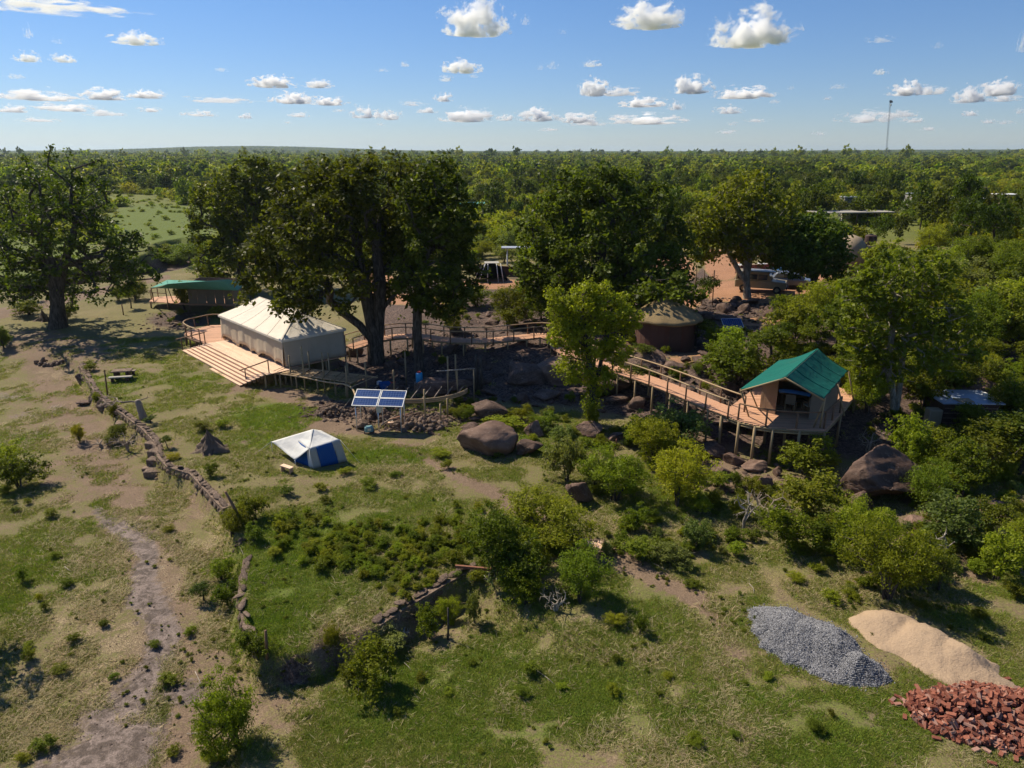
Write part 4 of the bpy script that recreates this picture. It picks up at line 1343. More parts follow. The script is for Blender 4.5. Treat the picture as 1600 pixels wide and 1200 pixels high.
while len(rk) < 165 and tries < 4000:
    tries += 1
    px, py = slope_px()
    if rr5.random() < 0.30: px, py = rr5.uniform(1100, 1240), rr5.uniform(470, 500)
    g = G(px, py)
    s = 0.25 + 0.75 * rr5.random() ** 2.2
    if any((g.x - a) ** 2 + (g.y - b) ** 2 < ((s + c) * 0.75) ** 2 for a, b, c in used): continue
    if any((g.x - a) ** 2 + (g.y - b) ** 2 < (s * 0.6 + c) ** 2 for a, b, c in [(GX_.x, GX_.y, 2.6) for GX_ in (G(1040, 535),)] ): continue
    used.append((g.x, g.y, s))
    slab = rr5.random() < 0.5
    me = (SLABS if slab else ROCKS)[rr5.integers(0, 4)]
    o = obj('rock', me, None, None, (g.x, g.y, g.z + s * (0.12 if slab else 0.2)))
    k = 1.25 if slab else 1.0
    o.scale = (s * k, s * k * rr5.uniform(0.7, 1.1), s * rr5.uniform(0.8, 1.3))
    o.rotation_euler = (rr5.normal() * 0.2, rr5.normal() * 0.25, rr5.random() * 6.28)
    pre = ('large ' if s > 0.7 else ('small ' if s < 0.38 else '')) + ('flat' if slab else 'blocky') + ' brown rock'
    lab, a, b = near_label(pre, g.x, g.y, g.z, LMR)
    tag(o, lab, 'rock', 'rocks of the shaded slope')
    rk.append((lab, a, b, o))
dedupe(rk)
pts = []; scs = []; tl = []
for i in range(3800):
    px, py = slope_px()
    k = rr5.random()
    if k < 0.14: px, py = rr5.normal(520, 22), rr5.normal(643, 7)
    elif k < 0.36: px, py = rr5.normal(640, 45), rr5.normal(657, 9)
    elif k < 0.46: px, py = rr5.uniform(1090, 1250), rr5.uniform(466, 505)
    elif k < 0.50: px, py = rr5.uniform(220, 330), rr5.uniform(490, 515)
    elif k < 0.54: px, py = rr5.uniform(1080, 1240), rr5.uniform(700, 770)
    pts.append((px, py)); s = 0.06 + 0.2 * rr5.random() ** 2
    scs.append((s * 1.2, s, s * rr5.uniform(0.5, 1.0)))
pts = Gm([p[0] for p in pts], [p[1] for p in pts])
scatter('rubble', 'loose brown stones scattered over the shaded slope and round the solar panels', pts, scs, rr5.random(len(pts)) * 6.28, rr5.integers(0, 6, len(pts)), STONES[:3] + [ROCKS[0], ROCKS[1], SLABS[0]], (rr5.normal(size=len(pts)) * 0.4, rr5.normal(size=len(pts)) * 0.4))

# stone heaps one can point at: stones are parts
def stone_heap(px, py, wpx, hpx, n, label, smin=0.10, smax=0.26, seed=1, group=None):
    r = np.random.default_rng(seed)
    b = G(px, py)
    e = empty('stone_heap', b, 0, label, 'stone heap', group)
    k = (b.y * CT + (CAM_H - b.z) * ST) / FPX
    for i in range(n):
        a = r.random() * 6.28; q = r.random() ** 0.6
        x = math.cos(a) * q * wpx * k / 2; y = math.sin(a) * q * wpx * k / 4
        s = smin + (smax - smin) * r.random() ** 1.5
        z = hz(b.x + x, b.y + y) - b.z + (1 - q) * hpx * k * r.random() + s * 0.3
        o = obj('stone', STONES[i % 6], None, e, (x, y, z))
        o.scale = (s * 1.1, s, s * r.uniform(0.7, 1.1)); o.rotation_euler = tuple(r.random(3) * 6)
    return e
stone_heap(521, 648, 56, 18, 70, 'heap of broken brown stones in front of the unfinished pole frame', 0.11, 0.24, 1)
stone_heap(652, 668, 84, 20, 80, 'long heap of stones behind the right side of the solar panels', 0.12, 0.30, 2)
stone_heap(592, 655, 50, 26, 60, 'heap of stones underneath the solar panels', 0.12, 0.30, 3)
stone_heap(75, 568, 50, 8, 26, 'dark scatter of stones and ash below the tall spreading tree', 0.10, 0.28, 4)
stone_heap(250, 742, 24, 8, 14, 'little heap of stones at the foot of the stone steps', 0.08, 0.16, 5)
stone_heap(372, 850, 26, 10, 16, 'few loose dark stones fallen beside the leaning post', 0.08, 0.18, 6)

# ------------------------------------------------------------------ dry stone walls
def stone_wall(name, label, path, top, depth, thick, stone, rows, seed, face=-1, cap=True, cat='stone wall', limit=290, taper=None):
    """retaining wall: earth core, a face of single stones on the low side and cap stones along the top"""
    r = np.random.default_rng(seed)
    p0 = Vector((path[0][0], path[0][1], 0))
    e = empty(name, p0, 0, label, cat)
    P = [Vector((a, b, 0)) for a, b in path]
    # core
    vs = []; fs = []
    n = len(P)
    for i, p in enumerate(P):
        d = (P[min(i + 1, n - 1)] - P[max(i - 1, 0)]).normalized()
        nr = Vector((d.y, -d.x, 0)) * -face       # towards the low side
        zt = hz(*(p - nr * 0.35)[:2]) + top
        dp = depth * (taper(i / (n - 1)) if taper else 1)
        for off, z in ((0.06, zt - dp - 0.5), (0.06, zt - 0.06), (-thick, zt - 0.06), (-thick, zt - dp - 0.5)):
            q = p + nr * off; vs.append((q.x - p0.x, q.y - p0.y, z))
    for i in range(n - 1):
        for k in range(4):
            k2 = (k + 1) % 4
            fs.append((i * 4 + k, i * 4 + k2, (i + 1) * 4 + k2, (i + 1) * 4 + k))
    fs += [(0, 3, 2, 1), ((n - 1) * 4, (n - 1) * 4 + 1, (n - 1) * 4 + 2, (n - 1) * 4 + 3)]
    mb = MB(); mb.add(vs, fs); mb.build('earth_core', M['stone'], e)
    total = sum((P[i + 1] - P[i]).length for i in range(n - 1))
    cnt = 0
    for row in range(rows + (1 if cap else 0)):
        capr = cap and row == rows
        s_acc = r.random() * stone
        L0 = 0
        for i in range(n - 1):
            seg = P[i + 1] - P[i]; L = seg.length; d = seg / L
            nr = Vector((d.y, -d.x, 0)) * -face
            while s_acc < L0 + L:
                t = (s_acc - L0) / L
                p = P[i] + seg * t
                zt = hz(*(p - nr * 0.35)[:2]) + top
                dp = depth * (taper((s_acc) / total) if taper else 1)
                s = stone * (0.5 + 1.0 * r.random())
                if cnt >= limit: break
                if not capr:
                    zz = zt - 0.12 - (row + 0.5) * dp / rows
                    q = p + nr * (0.03 + 0.05 * r.random())
                    sc = (s * 0.66, 0.14, dp / rows * 0.68)
                else:
                    zz = zt + 0.0; q = p - nr * (thick * (0.35 + 0.25 * r.random()))
                    sc = (s * (0.62 + 0.2 * r.random()), thick * (0.5 + 0.3 * r.random()), 0.05 + 0.06 * r.random())
                o = obj('stone', STONES[int(r.integers(0, 6))], None, e, (q.x - p0.x, q.y - p0.y, zz + r.normal() * 0.03))
                o.scale = sc
                o.rotation_euler = (r.normal() * 0.16, r.normal() * 0.16, math.atan2(d.y, d.x) + r.normal() * 0.28)
                cnt += 1
                s_acc += s
            L0 += L
    return e
stone_wall('stone_wall', 'long winding dry stone wall between the grass and the muddy riverbed', WALL, 0.10, 0.85, 0.34, 0.42, 2, 5, taper=lambda t: 0.55 + 0.45 * min(1, t * 2.0))
stone_wall('stone_wall', 'short broken line of flat kerb stones behind the feathery bush by the gully', KERB, 0.06, 0.5, 0.26, 0.62, 1, 6)
W3 = [tuple(Pz(a, b, 0.0)[:2]) for a, b in [(592, 975), (650, 938), (702, 905), (745, 882)]]
stone_wall('stone_wall', 'ruined dark stone retaining wall in shadow under the leafy weed patch', W3, 0.06, 1.0, 0.4, 0.36, 3, 8)
# steps and loose blocks at the wall
for i, (px, py, w, lab) in enumerate([(239, 700, 22, 'topmost of the stone steps up the winding wall'), (243, 713, 22, 'second stone step from the top against the winding wall'), (243, 726, 24, 'third stone step from the top against the winding wall'), (242, 743, 30, 'largest and lowest stone step against the winding wall'), (228, 736, 14, 'small stone block left of the lowest stone step'), (193, 668, 24, 'square stone block leaning on the winding wall above the steps')]):
    b = G(px, py); k = (b.y * CT + CAM_H * ST) / FPX
    mb = MB(); h = 0.42 if i != 4 else 0.2
    mb.box((0, 0, 0), (w * k, w * k * 0.75, h))
    o = mb.build('stone_step', M['stone'], None, bevel=0.035)
    o.location = (b.x, b.y + 0.15, b.z + h * 0.3); o.rotation_euler = (0, 0.04 * (i % 3 - 1), R(-18 + 7 * i))
    tag(o, lab, 'stone step' if i < 4 else 'stone block', 'stone steps of the winding wall' if i < 4 else None)
for px, py, w, h, lab, sd in [(126, 604, 20, 22, 'upright dark boulder at the far end of the winding wall', 941), (142, 630, 17, 18, 'dark mossy boulder second along the winding wall', 942), (146, 628, 18, 10, 'flat pale slab in front of the winding wall', 943), (158, 644, 22, 22, 'third dark boulder along the winding wall', 944), (128, 634, 22, 9, 'thin slab lying apart in front of the winding wall', 945), (160, 648, 24, 18, 'stacked pale stone lump below the third dark boulder', 946)]:
    rock_at(px, py, w, h, lab, seed=sd, sub=3, mat='stone' if 'pale' in lab else 'rock', group='boulders along the winding wall')

# ------------------------------------------------------------------ termite mounds
def mound(px, py, wpx, hpx, label, seed, name='termite_mound'):
    b = G(px, py); k = (b.y * CT + CAM_H * ST) / FPX
    n, m_ = 40, 18
    vs = []; fs = []
    Rr = wpx * k / 2; Hh = hpx * k / 0.95
    r = np.random.default_rng(seed)
    ph = r.random(6) * 6.28
    for j in range(m_ + 1):
        t = j / m_
        rad = Rr * ((1 - t) ** 1.7 * 0.78 + (1 - t) * 0.22)
        for i in range(n):
            a = 2 * math.pi * i / n
            rg = 1 + (0.22 * math.sin(a * 5 + ph[0] + t * 3) + 0.12 * math.sin(a * 9 + ph[1] - t * 5) + 0.08 * math.sin(a * 14 + ph[2])) * (1 - t * 0.6)
            rg *= 1 + 0.55 * (float(vn(a * 2.5 + seed, t * 5, 7)) - 0.5) + 0.5 * (float(vn(a * 7, t * 14, 8)) - 0.5)
            vs.append((math.cos(a) * rad * rg - 0.10 * Hh * t * t, math.sin(a) * rad * rg * 0.8, Hh * t - 0.12 + 0.03 * math.sin(7 * a + 11 * t)))
    for j in range(m_):
        for i in range(n):
            i2 = (i + 1) % n
            fs.append((j * n + i, j * n + i2, (j + 1) * n + i2, (j + 1) * n + i))
    mb = MB(); mb.add(vs, fs)
    for q in ((0.42, -0.10, 0.62, 0.46), (-0.45, 0.05, 0.55, 0.34)):        # spurs leaning on the main cone
        mb.add([(x * q[2] + Rr * q[0], y * q[2] + Rr * q[1], z * q[3]) for x, y, z in vs], fs)
    o = mb.build(name, M['termite'], None, True, loc=b)
    tag(o, label, 'termite mound', 'termite mounds')
mound(331, 704, 52, 40, 'pointed dark termite mound on the grass right of the winding wall', 1)
mound(70, 501, 24, 20, 'small brown termite mound beside the trunk of the tall spreading tree', 2)

# ------------------------------------------------------------------ building materials
def heap_mesh(px_poly, peaks, mat, name, parent, seed, noise=0.05, base=0.0, res=0.09):
    """mound whose outline and peaks are read from the photograph; outline points lie on the ground"""
    W = [G(a, b) for a, b in px_poly]
    cx = sum(p.x for p in W) / len(W); cy_ = sum(p.y for p in W) / len(W)
    x0, x1 = min(p.x for p in W) - .1, max(p.x for p in W) + .1
    y0_, y1 = min(p.y for p in W) - .1, max(p.y for p in W) + .1
    xs_ = np.arange(x0, x1, res); ys_ = np.arange(y0_, y1, res)
    X, Y_ = np.meshgrid(xs_, ys_); x = X.ravel(); y = Y_.ravel()
    poly = [(p.x, p.y) for p in W]
    d, s, _ = seg_dist(x, y, poly, closed=True)
    ins = np.zeros(len(x), bool)
    j = len(poly) - 1
    for i in range(len(poly)):
        xi, yi = poly[i]; xj, yj = poly[j]
        c = ((yi > y) != (yj > y)) & (x < (xj - xi) * (y - yi) / (yj - yi + 1e-12) + xi)
        ins ^= c; j = i
    dd = np.where(ins, d, -d) + (fbm(x * 2.2, y * 2.2, seed, 3) - 0.5) * 0.35
    top = np.zeros(len(x))
    for (ppx_, ppy_, h, rad) in peaks:
        q = G(ppx_, ppy_)
        rr = np.hypot(x - q.x, y - q.y)
        top = np.maximum(top, h * np.exp(-(rr / rad) ** 2 * 0.9) + 0.0)
    h = np.minimum(np.maximum(dd, -0.2) * 0.75, top + 0.12 * np.maximum(dd, 0)) 
    h = h + np.where(dd > 0, (fbm(x * 1.8, y * 1.8, seed + 3, 4) - 0.5) * noise * 3 * np.minimum(dd * 3, 1), 0) + (fbm(x * 9, y * 9, seed + 4, 2) - 0.5) * noise * 0.5 * (dd > 0)
    z = height(x, y) + h + 0.01
    co = np.stack([x - cx, y - cy_, z], -1)
    ii = np.arange(len(x)).reshape(X.shape)
    q = np.stack([ii[:-1, :-1], ii[:-1, 1:], ii[1:, 1:], ii[1:, :-1]], -1).reshape(-1, 4)
    q = q[(dd[q] > -0.12).any(1)]
    us, inv = np.unique(q.ravel(), return_inverse=True)
    me = mesh_np(name, co[us], inv.reshape(-1, 4), True)
    return me, (cx, cy_), (x, y, z, dd)
gp = empty('gravel_pile', (0, 0, 0), 0, 'long pile of blue grey crushed gravel on the grass', 'gravel pile')
me, c, (hx, hy, hzv, hd) = heap_mesh([(1172, 955), (1200, 948), (1235, 952), (1262, 965), (1300, 980), (1335, 1000), (1348, 1020), (1378, 1045), (1392, 1062), (1370, 1074), (1330, 1075), (1290, 1062), (1262, 1045), (1225, 1036), (1190, 1010), (1175, 985)],
                           [(1225, 985, 0.40, 1.0), (1300, 1010, 0.55, 1.0), (1345, 1050, 0.50, 0.6), (1260, 1000, 0.38, 1.1)], 'gravel_base', 'heap', gp, 3, noise=0.04, res=0.04)
gp.location = (c[0], c[1], 0)
obj('heap', me, M['gravel_base'], gp)
r = np.random.default_rng(8)
ok = np.where(hd > -0.08)[0]
N = 42000
kk = r.choice(ok, N)
gx_ = hx[kk] + r.uniform(-.02, .02, N) - c[0]; gy_ = hy[kk] + r.uniform(-.02, .02, N) - c[1]; gz_ = hzv[kk] + 0.012
# spill round the edge
sp = r.random(N) < 0.05
gx_[sp] += r.normal(size=sp.sum()) * 0.12; gy_[sp] += r.normal(size=sp.sum()) * 0.12
s = 0.009 + 0.014 * r.random(N)
tet = np.array([(1, 1, 1), (-1, -1, 1), (-1, 1, -1), (1, -1, -1)], float)
ax = r.normal(size=(N, 3)); ax /= np.linalg.norm(ax, axis=1)[:, None]
an = r.random(N) * 6.28
def rotv(v, k, a):
    return v * np.cos(a)[:, None] + np.cross(k, v) * np.sin(a)[:, None] + k * (np.einsum('ij,ij->i', k, v))[:, None] * (1 - np.cos(a))[:, None]
V = np.stack([rotv(np.tile(t, (N, 1)), ax, an) * s[:, None] for t in tet], 1) + np.stack([gx_, gy_, gz_], -1)[:, None, :]
F_ = np.array([(0, 1, 2), (0, 3, 1), (0, 2, 3), (1, 3, 2)])
F_ = (np.arange(N)[:, None, None] * 4 + F_[None]).reshape(-1, 3)
me = mesh_np('gravel', V.reshape(-1, 3), F_)
add_attr(me, 'tint', np.repeat(r.random(N) ** 1.3, 4))
tag(obj('gravel', me, M['gravel'], gp), kind='stuff')
sp_ = empty('sand_pile', (0, 0, 0), 0, 'long pile of pale building sand between the gravel and the bricks', 'sand pile')
me, c, _ = heap_mesh([(1326, 968), (1350, 956), (1390, 955), (1425, 965), (1450, 985), (1490, 1000), (1525, 1020), (1558, 1042), (1560, 1058), (1600, 1078), (1640, 1110), (1600, 1095), (1540, 1075), (1490, 1075), (1450, 1058), (1410, 1030), (1370, 1010), (1345, 992)],
                     [(1385, 975, 0.42, 0.9), (1450, 1005, 0.48, 1.0), (1510, 1030, 0.62, 0.8), (1545, 1045, 0.5, 0.5)], 'sand', 'sand_pile', sp_, 13, noise=0.06)
sp_.location = (c[0], c[1], 0)
obj('heap', me, M['sand'], sp_)
for i, (a, b) in enumerate([(1440, 975), (1500, 1035), (1370, 1005)]):
    q = G(a, b)
# bricks
bp = empty('brick_pile', G(1530, 1120), 0, 'loose heap of red bricks at the bottom corner beside the sand', 'brick pile')
r = np.random.default_rng(21)
mbk = MB(); mbk.box((0, 0, 0), (0.22, 0.105, 0.07)); brick_me = mbk.mesh('brick'); brick_me.materials.append(M['brick'])
polyb = [(1412, 1100), (1425, 1085), (1470, 1078), (1520, 1068), (1570, 1078), (1640, 1085), (1700, 1140), (1690, 1200), (1600, 1185), (1570, 1172), (1530, 1168), (1480, 1155), (1430, 1130)]
Wb = [G(a, b) for a, b in polyb]
polyw = [(p.x, p.y) for p in Wb]
def inside(x, y, poly):
    ins = False; j = len(poly) - 1
    for i in range(len(poly)):
        xi, yi = poly[i]; xj, yj = poly[j]
        if (yi > y) != (yj > y) and x < (xj - xi) * (y - yi) / (yj - yi + 1e-12) + xi: ins = not ins
        j = i
    return ins
bx0, bx1 = min(p[0] for p in polyw), max(p[0] for p in polyw); by0, by1 = min(p[1] for p in polyw), max(p[1] for p in polyw)
bl = []
cand = [(r.uniform(bx0, bx1), r.uniform(by0, by1)) for _ in range(4000)]
cand = [q for q in cand if inside(q[0], q[1], polyw)][:1500]
cd_, _, _ = seg_dist(np.array([q[0] for q in cand]), np.array([q[1] for q in cand]), polyw, True)
for (x, y), dq in zip(cand, cd_):
    hh = min(float(dq) * 0.5, 0.5) + 0.10 * float(vn(x * 2, y * 2, 3))
    lay = r.random()
    z = hz(x, y) + 0.03 + hh * (0.25 + 0.75 * lay)
    bl.append((x, y, z, lay))
for i in range(46):
    a = polyw[i % len(polyw)]
    x, y = a[0] + r.normal() * 0.34, a[1] + r.normal() * 0.28
    bl.append((x, y, hz(x, y) + 0.035, 2.0))
bl.sort(key=lambda q: -q[3])
mb = MB()
for i, (x, y, z, lay) in enumerate(bl):
    e3 = (r.normal() * 0.6, r.normal() * 0.5, r.random() * 6.28) if lay < 2 else (0, 0, r.random() * 6)
    loc = (x - bp.location.x, y - bp.location.y, z - bp.location.z)
    if i < 296:
        o = obj('brick', brick_me, None, bp, loc); o.rotation_euler = e3
    else:
        from mathutils import Euler
        mb.box(loc, (0.22, 0.105, 0.07), M=Euler(e3).to_matrix())
me = mb.mesh('bricks')
add_attr(me, 'tint', np.repeat(r.random(len(me.vertices) // 8), 8))
tag(obj('bricks', me, M['brick'], bp), kind='stuff')

# ------------------------------------------------------------------ timber decks and walkways
def boards_poly(mb, poly, z, th, w, gap, direction, r=None, jitter=0.0):
    """parallel boards clipped to a polygon (x, y); each board its own slab"""
    d = Vector((direction[0], direction[1])).normalized(); n = Vector((-d.y, d.x))
    ps = [Vector(p) for p in poly]
    t0 = min(p.dot(n) for p in ps); t1 = max(p.dot(n) for p in ps)
    t = t0 + w / 2
    out = []
    while t < t1:
        cr = []
        for i in range(len(ps)):
            a, b = ps[i], ps[(i + 1) % len(ps)]
            ta, tb = a.dot(n) - t, b.dot(n) - t
            if (ta > 0) != (tb > 0):
                q = a + (b - a) * (ta / (ta - tb)); cr.append(q.dot(d))
        cr.sort()
        for k in range(0, len(cr) - 1, 2):
            s0, s1 = cr[k], cr[k + 1]
            if s1 - s0 > 0.08:
                if r is not None: s0 -= r.random() * jitter; s1 += r.random() * jitter
                out.append((t, s0, s1))
        t += w + gap
    for t, s0, s1 in out:
        c = d * ((s0 + s1) / 2) + n * t
        dz = (r.random() * 0.008 if r is not None else 0)
        mb.box((c.x, c.y, z - th / 2 + dz), (s1 - s0, w, th), rz=math.atan2(d.y, d.x))
    return out

def railing(e, path, h, z_of=None, post='pole_dark', rail='rail', spacing=1.5, o=Vector((0, 0, 0)), rail_r=0.045, post_r=0.05, down=0.0, mid=False):
    """posts and hand rail along path (list of Vector with deck heights)"""
    tot = 0; L = [0]
    for a, b in zip(path[:-1], path[1:]):
        tot += (b - a).length; L.append(tot)
    def at(s):
        for i in range(len(path) - 1):
            if s <= L[i + 1] + 1e-6:
                return path[i].lerp(path[i + 1], (s - L[i]) / max(L[i + 1] - L[i], 1e-6))
        return path[-1].copy()
    n = max(int(round(tot / spacing)), 1)
    for i in range(n + 1):
        p = at(tot * i / n) - o
        mb = MB(); mb.tube([p + Vector((0, 0, -0.15 - down)), p + Vector((0, 0, h))], post_r, 6)
        mb.build('post', M[post], e, True)
    pts = [at(tot * i / (n * 3)) - o + Vector((0, 0, h + 0.03)) for i in range(n * 3 + 1)]
    mb = MB(); mb.tube(pts, rail_r, 6); mb.build('handrail', M[rail], e, True)
    if mid:
        mb = MB(); mb.tube([p - Vector((0, 0, h * 0.5)) for p in pts], rail_r * 0.6, 5); mb.build('lower_rail', M[rail], e, True)

def smooth_path(pts, n=6):
    """Catmull-Rom through the points"""
    P = [pts[0]] + list(pts) + [pts[-1]]
    out = []
    for i in range(1, len(P) - 2):
        for k in range(n):
            t = k / n
            a, b, c, d = P[i - 1], P[i], P[i + 1], P[i + 2]
            out.append(0.5 * ((2 * b) + (c - a) * t + (2 * a - 5 * b + 4 * c - d) * t * t + (3 * b - a - 3 * c + d) * t ** 3))
    out.append(P[-2].copy())
    return out

def walkway(label, pts, width, sides=(1, 1), h=0.95, stilt_sp=1.6, seed=1, deckmat='plank_red', rail='rail', rail_from=(0, 0)):
    o = pts[0].copy()
    e = empty('walkway', o, 0, label, 'walkway')
    path = smooth_path(pts, 8)
    mb = MB()
    tot = sum((b - a).length for a, b in zip(path[:-1], path[1:]))
    L = [0]
    for a, b in zip(path[:-1], path[1:]): L.append(L[-1] + (b - a).length)
    def at(s):
        for i in range(len(path) - 1):
            if s <= L[i + 1] + 1e-6:
                q = path[i].lerp(path[i + 1], (s - L[i]) / max(L[i + 1] - L[i], 1e-6)); d = (path[i + 1] - path[i]).normalized()
                return q, d
        return path[-1].copy(), (path[-1] - path[-2]).normalized()
    r = np.random.default_rng(seed)
    s = 0.07
    while s < tot:
        p, d = at(s); nr = Vector((-d.y, d.x, 0)).normalized()
        a = p + nr * (width / 2 + 0.04 * r.random()) - o; b = p - nr * (width / 2 + 0.04 * r.random()) - o
        mb.bar(a, b, 0.125, 0.035)
        s += 0.14
    tag(mb.build('deck_boards', M[deckmat], e), kind='stuff')
    for sd in (1, -1):
        q = []
        for k in range(int(tot / 0.7) + 1):
            p, d = at(min(k * 0.7, tot)); nr = Vector((-d.y, d.x, 0)).normalized()
            q.append(p + nr * sd * (width / 2 - 0.10) - o - Vector((0, 0, 0.10)))
        mb = MB(); mb.tube(q, 0.07, 6); mb.build('beam', M['pole'], e, True)
    k = 0; s = 0.3
    while s < tot:
        p, d = at(s); nr = Vector((-d.y, d.x, 0)).normalized()
        for sd in (1, -1):
            q = p + nr * sd * (width / 2 - 0.05); g = hz(q.x, q.y)
            if p.z - g > 0.25:
                mb = MB(); mb.tube([(q.x - o.x, q.y - o.y, g - 0.3 - o.z), (q.x - o.x, q.y - o.y, p.z - 0.03 - o.z)], 0.065, 6)
                mb.build('stilt', M['pole'], e, True)
        s += stilt_sp
    for sd, on, fr in ((1, sides[0], rail_from[0]), (-1, sides[1], rail_from[1])):
        if not on: continue
        q = []
        for i, p in enumerate(path[::2]):
            j = min(i * 2, len(path) - 2); d = (path[j + 1] - path[j]).normalized(); nr = Vector((-d.y, d.x, 0)).normalized()
            if L[min(i * 2, len(L) - 1)] >= fr: q.append(p + nr * sd * (width / 2))
        railing(e, q, h, o=o, rail=rail, spacing=1.7)
    return e

def deck_edge(e, poly, o, z, mat='pole', h=0.16):
    """round fascia beams under a polygon's rim"""
    n = len(poly)
    for i in range(n):
        a, b = poly[i], poly[(i + 1) % n]
        mb = MB(); mb.tube([(a[0] - o.x, a[1] - o.y, z - 0.1 - o.z), (b[0] - o.x, b[1] - o.y, z - 0.1 - o.z)], 0.065, 6)
        mb.build('beam', M[mat], e, True)

# main deck with broad steps in front of the marquee
ZD = 1.15
TA = Pz(349, 530, ZD); TB = Pz(446, 574.5, ZD); TC = Pz(543, 556, ZD)
U = (TB - TA).normalized(); W_ = Vector((-U.y, U.x, 0)); 
if W_.dot(TC - TB) < 0: W_ = -W_
N_ = -W_                                             # outward, towards the steps
def along(p): return (p - TA).dot(U)
def outw(p): return (p - TA).dot(N_)
pe0, pe1 = Pz(317, 538, ZD), Pz(418, 584, ZD)
be0, be1 = Pz(278, 549, 0.12), Pz(375, 602, 0.12)
o_plat = (outw(pe0) + outw(pe1)) / 2; o_bot = (outw(be0) + outw(be1)) / 2
a0, a1 = along(pe0), along(pe1); b0, b1 = along(be0), along(be1)
deck = empty('timber_deck', TA, 0, 'new pale timber deck with broad steps down to the grass in front of the marquee', 'deck')
def AO(a, o_, z): 
    p = TA + U * a + N_ * o_
    return Vector((p.x, p.y, z))
rd = np.random.default_rng(5)
rzU = math.atan2(U.y, U.x)
def plank_run(parent, a_from, a_to, o_from, o_to, z, th=0.05, bw=0.145, name='plank', mat='plank'):
    o_ = o_from
    k = 0
    while o_ < o_to - 0.03:
        w = min(bw, o_to - o_)
        # boards of uneven length, butted end to end
        s = a_from
        while s < a_to - 0.05:
            L = min(rd.uniform(2.6, 4.6), a_to - s)
            if a_to - (s + L) < 0.8: L = a_to - s
            mb = MB(); mb.box((0, 0, 0), (L - 0.012, w - 0.012, th))
            c = AO(s + L / 2, o_ + w / 2, z - th / 2 + rd.random() * 0.006) - TA
            b = mb.build(name, M[mat], parent); b.location = c; b.rotation_euler = (0, 0, rzU)
            s += L
        o_ += bw
plat = empty('platform', (0, 0, 0)); plat.parent = deck
plank_run(plat, a0 - 0.1, max(a1, along(TB)) + 0.15, -0.15, o_plat, ZD)
NS = 6
rise = (ZD - 0.12) / NS
for k in range(NS):
    t0 = k / NS; t1 = (k + 1) / NS
    oo0 = o_plat + (o_bot - o_plat) * t0; oo1 = o_plat + (o_bot - o_plat) * t1
    z = ZD - rise * (k + 1)
    aa0 = a0 + (b0 - a0) * (k + 1) / NS; aa1 = a1 + (b1 - a1) * (k + 1) / NS
    if k == NS - 1: aa0 += 1.6
    st = empty('step', (0, 0, 0)); st.parent = deck
    plank_run(st, aa0, aa1, oo0 - 0.02, oo1 + 0.02, z)
    mb = MB(); mb.box(AO((aa0 + aa1) / 2, oo0 - 0.03, z + rise / 2 - 0.055) - TA, (aa1 - aa0 - 0.02, 0.03, rise - 0.06), rz=rzU)
    mb.build('riser', M['plank'], st)
mb = MB(); p = AO((b0 + b1) / 2 + 0.8, o_bot - 0.01, 0.02) - TA; mb.box(p, (b1 - b0 - 1.7, 0.03, 0.14), rz=rzU); mb.build('fascia', M['plank_red'], deck)
for k in range(NS + 1):                      # stair stringer seen on the near end
    oo = o_plat + (o_bot - o_plat) * (k / NS); z = ZD - rise * k
    mb = MB(); w = (o_bot - o_plat) / NS
    if k: mb.box(AO(a1 + (b1 - a1) * k / NS + 0.02, oo - w / 2, z - rise / 2 - 0.06) - TA, (0.04, w, rise + 0.02), rz=rzU); mb.build('stringer', M['pole_dark'], deck)
for aa in np.linspace(along(TA), along(TB) + 0.1, 7):
    for oo in (0.1, o_plat * 0.5, o_plat - 0.12):
        q = AO(aa, oo, 0); g = hz(q.x, q.y)
        mb = MB(); mb.tube([Vector((q.x, q.y, g - 0.2)) - TA, Vector((q.x, q.y, ZD - 0.06)) - TA], 0.07, 6); mb.build('stilt', M['pole'], deck, True)
# curved side platform
cpx = [(349, 508), (330, 508), (312, 512), (298, 515), (290, 519), (289, 522), (296, 527), (306, 531), (313, 533), (319, 536.5), (352, 533)]
cp = [tuple(Pz(a, b, ZD - 0.012)[:2]) for a, b in cpx]
cs = empty('curved_platform', (0, 0, 0)); cs.parent = deck
dmain = (TA - AO(0, 1, ZD))
mb = MB(); runs = boards_poly(mb, cp, ZD - 0.012, 0.045, 0.13, 0.012, (1, 0.12), rd)
for t, s0, s1 in runs:
    d = Vector((1, 0.12)).normalized(); n = Vector((-d.y, d.x)); c = d * ((s0 + s1) / 2) + n * t
    m2 = MB(); m2.box((0, 0, 0), (s1 - s0, 0.13, 0.045)); b = m2.build('plank', M['plank_red'], cs); b.location = (c.x - TA.x, c.y - TA.y, -0.012 - 0.022 + rd.random() * .006); b.rotation_euler = (0, 0, math.atan2(d.y, d.x))
rim = smooth_path([Pz(a, b, ZD) for a, b in cpx[:9]], 4)
railing(deck, rim, 0.95, o=TA, spacing=1.25, rail='rail')
mb = MB(); mb.tube([p - TA - Vector((0, 0, 0.12)) for p in rim], 0.085, 6); mb.build('beam', M['pole_dark'], deck, True)
for p in rim[::4]:
    g = hz(p.x, p.y); mb = MB(); mb.tube([Vector((p.x, p.y, g - 0.2)) - TA, p - TA - Vector((0, 0, 0.1))], 0.065, 6); mb.build('stilt', M['pole_dark'], deck, True)
